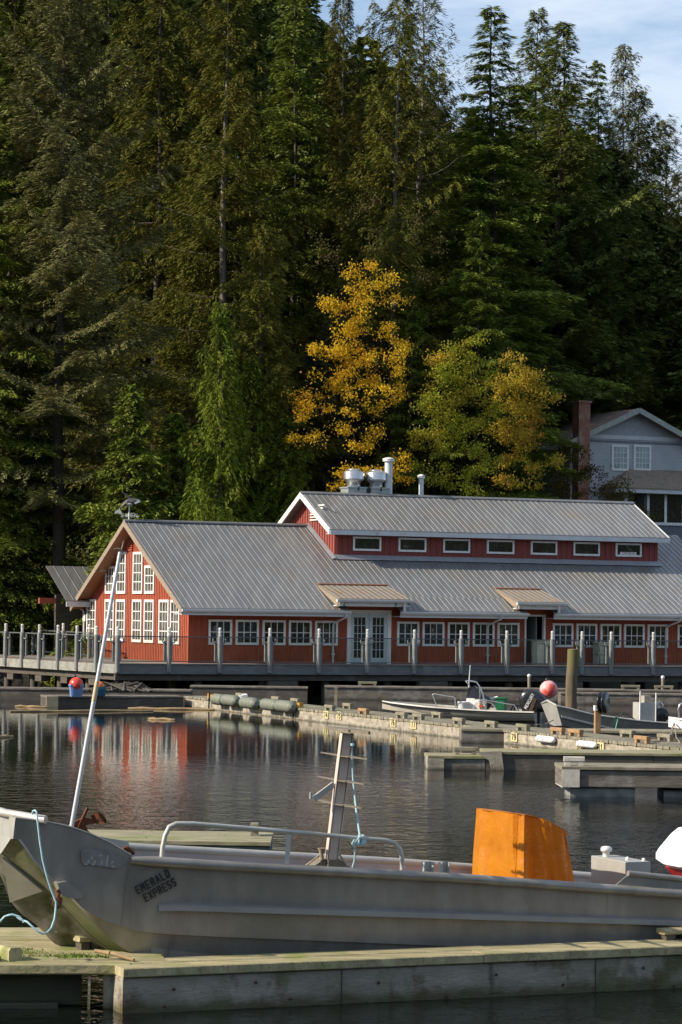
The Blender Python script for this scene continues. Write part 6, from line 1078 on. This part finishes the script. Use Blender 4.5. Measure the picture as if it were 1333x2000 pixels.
protos = {
 'spruce_a': conifer('spruce_tree', 21, 34, 6.2, 'spruce', 150, 330, LF1, M_bark, 'x', prof=.7, bare=.17),
 'spruce_b': conifer('spruce_tree', 22, 30, 6.0, 'spruce', 150, 400, LF5, M_bark, 'x', prof=.85, bare=.02, limbs=2),
 'hemlock_a': conifer('hemlock_tree', 23, 30, 5.2, 'hemlock', 150, 420, LF2, M_bark, 'x', prof=.85, bare=.02, limbs=3, lmin=.14, lmax=.28, wmin=.035, wmax=.06),
 'hemlock_b': conifer('hemlock_tree', 24, 28, 5.6, 'hemlock', 125, 380, LF2, M_bark, 'x', prof=.8, bare=.02, limbs=3, lmin=.14, lmax=.28, wmin=.035, wmax=.06),
 'cedar_a': conifer('cedar_tree', 25, 32, 4.8, 'cedar', 150, 340, LF3, M_pbark, 'x', prof=.62, bare=.05, limbs=2),
 'cedar_b': conifer('cedar_tree', 26, 26, 4.2, 'cedar', 135, 260, LF3, M_bark, 'x', prof=.7, bare=.03, limbs=2),
 'young': conifer('cedar_tree', 27, 12, 3.0, 'cedar', 120, 260, LF4, M_bark, 'x', prof=.75, bare=.0, limbs=3, lmin=.12, lmax=.24, wmin=.03, wmax=.05),
 'younghem': conifer('hemlock_tree', 28, 12, 3.2, 'hemlock', 120, 240, LF2, M_bark, 'x', prof=.75, bare=.0, limbs=3, lmin=.14, lmax=.26, wmin=.05, wmax=.09),
 'snag': conifer('cedar_tree', 29, 30, 2.6, 'cedar', 120, 34, LF1, M_pbark, 'x', prof=.45, bare=.2, tr=.24),
 'sparse': conifer('spruce_tree', 30, 30, 3.6, 'spruce', 150, 42, LF1, M_pbark, 'x', prof=.5, bare=.12),
}
PH = {k: float(next(c for c in v.children if c.name.startswith('trunk')).dimensions.z) if False else h for (k, v), h in zip(protos.items(), (34, 30, 30, 28, 32, 26, 12, 12, 30, 30))}
PR = dict(spruce_a=6.2, spruce_b=6.0, hemlock_a=5.2, hemlock_b=5.6, cedar_a=4.8, cedar_b=4.2, young=3., younghem=3.2, snag=2.6, sparse=3.6)
GRP = 'conifers of the forest on the slope'
used = {}
TREES = [
 (112, -170, 121, 7.4, 'spruce_a', 'tall grey green spruce with long drooping limbs and visible trunk near the left edge'),
 (-38, -60, 121, 6.0, 'hemlock_a', 'bright green hemlock cut by the left edge beside the big spruce'),
 (428, -140, 128, 5.6, 'cedar_a', 'tall olive cedar with ragged drooping sides right of the big left spruce'),
 (565, -70, 134, 6.2, 'hemlock_b', 'very dark hemlock between the olive cedar and the sky gap'),
 (300, -180, 136, 6.5, 'cedar_b', 'dark cedar half hidden behind the limbs of the big left spruce'),
 (655, -25, 137, 4.6, 'cedar_a', 'narrow cedar whose top breaks the skyline at the left end of the sky'),
 (503, 425, 121, 4.2, 'cedar_b', 'slim brownish cedar standing below the dark hemlock, left of the yellow tree'),
 (425, 585, 117.6, 3.0, 'young', 'bright yellow green young cedar with pointed top, left of centre'),
 (765, -50, 128, 5.0, 'cedar_a', 'tall cedar with pale trunk behind and above the yellow tree'),
 (812, -60, 133, 4.6, 'sparse', 'thin spruce with sky showing through, right of the pale trunked cedar'),
 (952, 0, 130, 8.4, 'hemlock_a', 'pointed green hemlock standing against the sky at right of centre'),
 (1040, 5, 148, 7.6, 'spruce_b', 'narrow spruce top touching the top of the sky, behind the broad spruce'),
 (1088, 30, 143, 9.6, 'spruce_b', 'broad dense spruce with two lit sides right of the pointed hemlock'),
 (1160, 105, 150, 5.2, 'hemlock_a', 'thin ragged spruce between the broad spruce and the bare snag'),
 (1212, 76, 149, 2.8, 'snag', 'nearly bare pale trunked snag rising against the sky at right'),
 (1238, 165, 151, 5.6, 'cedar_a', 'ragged cedar just right of the bare snag'),
 (1292, 225, 153, 4.4, 'sparse', 'small thin spruce lower on the skyline near the right edge'),
 (1322, 330, 156, 5.6, 'cedar_b', 'low cedar at the right end of the skyline'),
 (1370, 400, 150, 6.0, 'cedar_b', 'dark olive cedar cut by the right edge above the house'),
 (930, 400, 125, 5.2, 'hemlock_b', 'dark hemlock with flat layered boughs below the pointed hemlock'),
 (250, 745, 117.5, 3.7, 'younghem', 'young dark green hemlock behind the roof ridge at left'),
 (335, 800, 119, 3.4, 'younghem', 'small dark hemlock right of the weathervane behind the roof'),
 (560, 805, 119.6, 3.8, 'young', 'low yellow green cedar just left of the yellow tree above the roof'),
 (487, 690, 119.6, 3.5, 'young', 'young cedar with long lit boughs below the slim brownish cedar'),
 (610, 600, 125, 4.6, 'cedar_b', 'dark cedar close behind the left side of the yellow tree'),
 (20, 640, 121.5, 3.8, 'younghem', 'green hemlock with layered fans low at the left edge'),
 (845, 130, 138, 5.2, 'cedar_a', 'cedar filling the gap between the thin spruce and the pointed hemlock'),
 (700, 170, 131, 5.2, 'cedar_b', 'rust flecked cedar left of the pale trunked cedar'),
 (195, -230, 141, 6.5, 'spruce_b', 'dark spruce behind the top of the big left spruce'),
 (15, -200, 141, 6.5, 'cedar_b', 'dark cedar at the back of the top left corner'),
 (1205, 500, 153, 6.2, 'hemlock_b', 'dark hemlock behind the chimney of the house'),
 (1300, 520, 156, 6.5, 'hemlock_a', 'dark hemlock behind the house gable'),
 (1035, 600, 139, 2.8, 'younghem', 'dark young hemlock above the greenish autumn trees'),
 (945, 560, 126, 3.2, 'hemlock_b', 'dark hemlock directly above the greenish autumn trees'),
 (800, 520, 125, 3.4, 'hemlock_b', 'dark hemlock just right of the yellow tree'),
 (1150, 400, 143, 6.0, 'spruce_b', 'mid green spruce standing right behind the chimney top'),
 (1250, 440, 147, 6.5, 'spruce_b', 'mid green spruce above the peak of the house gable'),
 (1340, 520, 150, 6.0, 'hemlock_b', 'mid green hemlock at the right edge over the house roof'),
 (370, 330, 131, 5.0, 'cedar_b', 'dark cedar behind the white dead snag'),
]
for i, (px, ty, Y, R, kd, lab) in enumerate(TREES):
    p = ony(px, 1100, Y); zb_ = g_h(p[0], Y)-.3; top = ony(px, ty, Y)[2]; h_ = top-zb_; sc = (R/PR[kd], R/PR[kd], h_/PH[kd]*.99)
    if kd not in used: used[kd] = 1; o = protos[kd]; o.location = (p[0], Y, zb_); o.scale = sc; o['label'] = lab; o.rotation_euler = (0, 0, i*1.7)
    else: o = dup(protos[kd], (p[0], Y, zb_), i*1.7+.4, lab, sc)
    o['group'] = GRP
# deep forest behind the individual trees, reading as one mass
r = np.random.default_rng(77); parts_ = []
for k in range(150):
    row = k % 3; px = (-150+k*17.5 if k < 95 else (-190-(k-95)*24 if k < 125 else 1540+(k-125)*30))+r.uniform(-20, 20); Y = 146+row*14+r.uniform(-4, 4); ty = np.interp(px, (-900, -200, 560, 660, 760, 860, 1000, 1100, 1240, 1340, 1500), (150, -160, -120, 60, 130, 230, 240, 250, 330, 440, 470))+r.uniform(-20, 90)
    p = ony(px, 1000, Y); zb_ = g_h(p[0], Y)-.3; H_ = ony(px, ty, Y)[2]-zb_; st_ = ('hemlock', 'cedar', 'spruce')[k % 3]
    P, D, wv, ln, wd, ti, _ = conifer_arrays(r, H_, r.uniform(4.5, 6.5), st_, 110, 46, lmin=.3, lmax=.6, wmin=.13, wmax=.25, bare=.0, prof=.65); P = P+np.array([p[0], Y, zb_]); parts_.append((P, D, wv, ln, wd, ti))
cat_ = [np.concatenate([q[j] for q in parts_]) for j in range(6)]
LFd = leafmat('deep_forest_foliage', (.065, .085, .025), (.20, .235, .06), (.13, .15, .04))
o = leafmesh('deep_forest', *cat_[:3], cat_[3], cat_[4], cat_[5], LFd, None); tag(o, 'dark conifer forest filling the slope behind the nearer trees', 'forest', kind='stuff')
# undergrowth at the foot of the slope
n = 85000; X = r.uniform(-42, 44, n); dd = 1.5+r.random(n)**1.3*20; Yv = 104.15+(16.5+dd+(X+5.9)*.3955)/.9185; gz_ = np.array([g_h(a, b_) for a, b_ in zip(X, Yv)]); bumpy = 1.0+1.3*np.sin(X*1.1+Yv*.7)**2*np.sin(X*.43-Yv*.9+1)**2; Z = gz_+r.random(n)*bumpy*1.6
P = np.stack([X, Yv, Z], 1); D = unit(r.normal(0, 1, (n, 3))+np.array([0, -.4, .3])); wv = unit(np.cross(D, r.normal(0, 1, (n, 3)))); 
LFu = leafmat('undergrowth_leaves', (.022, .036, .008), (.075, .085, .018), (.055, .04, .014))
o = leafmesh('undergrowth', P, D, wv, r.uniform(.15, .32, n), r.uniform(.10, .2, n), r.random(n), LFu, None); tag(o, 'dark brambles and bushes covering the foot of the slope', 'undergrowth', kind='stuff')
# ---- broadleaf trees surveyed as clumps (x, y, rx, ry in photo pixels at depth Y)
def broadleaf(name, lab, Y, clumps, m, trunk, seed, dens=1., lsz=(.065, .125), bark=None, base=None, group=None, th=.8, cr=(.22, .48), per=75):
    r = np.random.default_rng(seed); px = Y/5200; bx = trunk[0]; b0 = ony(bx, 1120, Y); zb_ = g_h(b0[0], Y)-.2; root = thing(name, lab, 'tree', (b0[0], Y, zb_), group); org = np.array([b0[0], Y, zb_]); Ps = []; cc = []
    for (x, y, rx, ry) in clumps:
        c = ony(x, y, Y); a, b_ = rx*px, ry*px; nc = max(3, int(a*b_*3.1*dens*5.2))
        for _ in range(nc):
            v_ = unit(r.normal(0, 1, 3))*r.random()**.4; ce = c+np.array([v_[0]*a, v_[1]*a*th, v_[2]*b_]); rad = r.uniform(*cr); cc.append(ce); q = r.normal(0, .55, (per, 3))*rad*np.array([1, 1, .7]); Ps.append(ce+q)
    P = np.concatenate(Ps)-org; n = len(P); D = unit(r.normal(0, 1, (n, 3))+np.array([0, 0, -.5])); wv = unit(np.cross(D, r.normal(0, 1, (n, 3)))); ln = r.uniform(*lsz, n); leafmesh('crown', P, D, wv, ln, ln*r.uniform(.6, .9, n), r.random(n), m, root, .5)
    M = MB(); tb = [np.array(ony(x, y, Y)) for x, y in trunk[1]]; tb = [np.array([b0[0], Y, zb_-.3])]+tb; k = len(tb); M.tube([p-org for p in tb], [trunk[2]*(1-.85*i/(k-1)) for i in range(k)], 8)
    for ce in cc[::3]:
        # limb from the nearest lower trunk point
        best = min(tb, key=lambda p: abs(p[0]-ce[0])*.8+abs((ce[2]-p[2])-1.6)); a = best-org; e = ce-org; mid = a*.45+e*.55+np.array([0, 0, .25*abs(e[0]-a[0])*.6]); M.tube([a, mid, e], [.035, .022, .008], 4, cap=False)
    M.build('trunk', bark or M_pbark, root); return root
LY = leafmat('golden_leaves', (.68, .42, .02), (.84, .62, .05), (.64, .36, .018), .45, .5, .5)
LG = leafmat('yellow_green_leaves', (.26, .32, .03), (.55, .56, .06), (.42, .34, .04), .45, .5, .55)
LO = leafmat('olive_gold_leaves', (.36, .28, .03), (.56, .44, .05), (.42, .24, .04), .45, .5, .6)
LD = leafmat('dark_shrub_leaves', (.035, .042, .010), (.095, .09, .02), (.13, .07, .018), .25, .6, .5)
LA = leafmat('thin_alder_leaves', (.06, .055, .02), (.12, .11, .035), (.10, .07, .03), .3, .6, .5)
broadleaf('maple_tree', 'bright golden yellow autumn tree standing behind the raised roof', 118, [(738, 522, 26, 18), (694, 530, 16, 24), (762, 545, 20, 14), (705, 560, 52, 24), (770, 583, 30, 13), (660, 600, 24, 10), (715, 605, 48, 26), (640, 592, 10, 6), (690, 645, 62, 30), (760, 640, 22, 26), (640, 690, 40, 30), (700, 700, 80, 34), (782, 672, 22, 20), (790, 715, 24, 40), (650, 740, 55, 28), (730, 745, 75, 30), (620, 780, 48, 26), (690, 790, 60, 24), (590, 812, 26, 22), (575, 850, 16, 18), (610, 850, 34, 16), (770, 780, 25, 20), (665, 835, 26, 20), (700, 860, 40, 26), (735, 850, 24, 18), (685, 910, 42, 28), (655, 940, 20, 20), (780, 905, 26, 22), (800, 925, 26, 22), (745, 930, 24, 18)], LY, (664, [(648, 900), (655, 830), (680, 760), (700, 690), (712, 620), (722, 560), (728, 515)], .2), 5, dens=.72, per=80)
broadleaf('maple_tree', 'yellow green autumn tree with several thin stems right of the golden tree', 120, [(850, 780, 26, 26), (835, 860, 26, 30), (950, 730, 26, 26), (960, 790, 30, 28), (955, 900, 34, 26), (895, 690, 22, 36), (925, 665, 20, 14), (915, 720, 22, 36), (930, 760, 30, 24), (870, 735, 24, 26), (840, 800, 26, 24), (885, 800, 34, 26), (935, 815, 34, 22), (820, 855, 28, 18), (870, 865, 34, 22), (930, 870, 36, 22), (900, 740, 40, 40), (880, 820, 50, 40), (860, 920, 36, 24), (930, 930, 36, 22), (815, 915, 20, 22), (905, 960, 40, 14)], LG, (880, [(872, 930), (868, 860), (880, 780), (893, 720), (900, 670)], .13), 6, dens=.95, group='autumn trees behind the raised roof')
broadleaf('maple_tree', 'olive gold round topped autumn tree left of the house', 121.5, [(1010, 710, 38, 24), (1050, 745, 30, 24), (985, 750, 34, 30), (1075, 775, 16, 12), (1010, 800, 48, 30), (1060, 810, 24, 24), (1020, 760, 50, 44), (1010, 840, 55, 40), (980, 845, 32, 22), (1030, 860, 40, 26), (1000, 900, 36, 20), (985, 940, 34, 18), (1045, 930, 30, 26), (1090, 900, 16, 20)], LO, (1010, [(1008, 920), (1015, 850), (1012, 780), (1015, 720)], .13), 7, dens=.95, group='autumn trees behind the raised roof')
broadleaf('maple_tree', 'small reddish olive autumn tree between the golden tree and the yellow green one', 122, [(855, 690, 12, 14), (845, 720, 14, 22), (868, 700, 10, 16), (830, 760, 16, 20), (825, 810, 18, 20), (845, 850, 16, 18)], LO, (845, [(845, 900), (848, 800), (856, 700)], .09), 8, dens=.8, group='autumn trees behind the raised roof')
for x0, lab, cl_ in ((1120, 'dark leafy shrub hiding the lower left wall of the house', [(1115, 890, 34, 26), (1150, 925, 34, 24), (1100, 940, 32, 26), (1135, 965, 40, 16)]), (1215, 'olive shrub under the porch roof of the house', [(1195, 945, 32, 20), (1225, 965, 30, 18), (1180, 975, 28, 12), (1250, 990, 18, 14), (1262, 1010, 10, 12)])):
    broadleaf('shrub', lab, 127, cl_, LD, (x0, [(x0, 985), (x0+4, 940)], .07), int(x0), dens=1.1, group='shrubs by the house')['category'] = 'shrub'
def barealder(x, lab, Y, pts, br, seed, cl):
    o = broadleaf('alder_tree', lab, Y, cl, LA, (x, pts, .11), seed, dens=.75, lsz=(.07, .12), bark=M_pbark, per=34, cr=(.3, .6)); r_ = random.Random(seed); M = MB(); org = wloc(o)
    for k in range(br):
        i = r_.randrange(1, len(pts)); a = np.array(ony(*pts[i-1], Y)); b_ = np.array(ony(*pts[i], Y)); s = a+(b_-a)*r_.random(); d = np.array([r_.choice((-1, 1))*r_.uniform(.4, 1), r_.uniform(-.6, .6), r_.uniform(.5, 1.2)])*r_.uniform(.9, 2.1); p2 = s+d*.5+np.array([0, 0, .1]); M.tube([s-org, p2-org, s+d-org], [.03, .02, .006], 4, cap=False)
        for q in range(3): e = p2+d*.2*q; M.tube([e-org, e-org+np.array([r_.uniform(-.5, .5), r_.uniform(-.4, .4), r_.uniform(.2, .7)])], [.012, .004], 3, cap=False)
    M.build('branches', M_pbark, o)
barealder(645, 'thin nearly bare alder with fine spreading twigs above left of the golden tree', 121, [(645, 900), (648, 700), (652, 560), (670, 440), (690, 385)], 46, 91, [(650, 500, 30, 30), (690, 420, 36, 28), (730, 460, 30, 30), (620, 470, 16, 20), (720, 390, 24, 14)])
barealder(812, 'slender alder with pale leaning trunk and sparse olive leaves right of the golden tree', 122, [(806, 900), (810, 650), (818, 590), (826, 520), (832, 440), (838, 400)], 34, 92, [(830, 430, 34, 26), (855, 480, 22, 26), (805, 470, 20, 24), (840, 530, 26, 18)])
t = thing('dead_tree', 'thin white dead tree standing bare among the dark cedars left of centre', 'tree', (ony(388, 900, 119.5)[0], 119.5, 1)); M = MB(); org = wloc(t); pts = [ony(x, y, 119.5) for x, y in ((388, 1000), (387, 800), (390, 620), (398, 560), (402, 500), (412, 440))]; M.tube([p-org for p in pts], [.09, .08, .06, .045, .03, .012], 6); M.build('trunk', mat('bleached_dead_wood', (.46, .44, .40), (.36, .34, .3), 5, .9), t)
M = MB()
for (x, y, x2, y2) in ((398, 560, 388, 538), (400, 530, 420, 500), (402, 500, 396, 470), (392, 610, 410, 580), (396, 570, 380, 556), (408, 460, 420, 448)): a, b_ = ony(x, y, 119.5), ony(x2, y2, 119.5+.4); M.tube([a-org, (a+b_)/2-org+np.array([0, 0, .04]), b_-org], [.022, .014, .005], 4, cap=False)
M.build('branches', mat('bleached_dead_wood', (.46, .44, .40), None), t)
# ================================================================== SKY, SUN, CAMERA
SUN_AZ, SUN_EL = math.radians(SUNAZ), math.radians(SUNEL)      # azimuth of the sun measured from +X towards +Y
sd = np.array([math.cos(SUN_AZ)*math.cos(SUN_EL), math.sin(SUN_AZ)*math.cos(SUN_EL), math.sin(SUN_EL)])
w = bpy.data.worlds.new('World'); S.world = w; w.use_nodes = True; nt = w.node_tree; N = nt.nodes; L = nt.links; bg = N['Background']
sk_ = N.new('ShaderNodeTexSky'); sk_.sky_type = 'NISHITA'; sk_.sun_disc = False; sk_.sun_elevation = SUN_EL; sk_.sun_rotation = math.pi/2-SUN_AZ; sk_.air_density = 1.0; sk_.dust_density = .15; sk_.ozone_density = 3.5
tc = N.new('ShaderNodeTexCoord'); mp = N.new('ShaderNodeMapping'); mp.inputs['Scale'].default_value = (2.2, 2.2, 9); mp.inputs['Rotation'].default_value = (.25, .1, .4); L.new(tc.outputs['Generated'], mp.inputs[0])
n = N.new('ShaderNodeTexNoise'); n.inputs['Scale'].default_value = 2.4; n.inputs['Detail'].default_value = 8; n.inputs['Roughness'].default_value = .62; L.new(mp.outputs[0], n.inputs['Vector'])
mr = N.new('ShaderNodeMapRange'); mr.interpolation_type = 'SMOOTHSTEP'; mr.inputs[1].default_value = .38; mr.inputs[2].default_value = .68; mr.inputs[3].default_value = .12; mr.inputs[4].default_value = .85; L.new(n.outputs['Fac'], mr.inputs[0])
mx = N.new('ShaderNodeMix'); mx.data_type = 'RGBA'; L.new(mr.outputs[0], mx.inputs['Factor']); L.new(sk_.outputs[0], mx.inputs['A']); mx.inputs['B'].default_value = CLOUD; L.new(mx.outputs['Result'], bg.inputs['Color']); bg.inputs['Strength'].default_value = SKYS
sl = bpy.data.lights.new('sun', 'SUN'); sl.energy = SUNE; sl.angle = math.radians(.5); sl.color = (1, .875, .715); so = bpy.data.objects.new('sun', sl); COL.objects.link(so)
from mathutils import Vector, Matrix
so.rotation_euler = Vector(sd).to_track_quat('Z', 'Y').to_euler(); so.location = (0, 0, 60)
cd = bpy.data.cameras.new('camera'); co = bpy.data.objects.new('camera', cd); COL.objects.link(co); cd.sensor_fit = 'VERTICAL'; cd.sensor_height = 36; cd.lens = CF/2000*36; cd.clip_end = 3000; cd.clip_start = .5
m4 = Matrix.Identity(4)
for i in range(3): m4[i][0] = cR[i]; m4[i][1] = cU[i]; m4[i][2] = -cF[i]; m4[i][3] = CAM[i]
co.matrix_world = m4; S.camera = co
S.view_settings.view_transform = 'Standard'; S.view_settings.look = 'None'; S.view_settings.exposure = EXPO; S.view_settings.gamma = 1
S.cycles.max_bounces = 8; S.cycles.transparent_max_bounces = 12; S.cycles.use_denoising = True
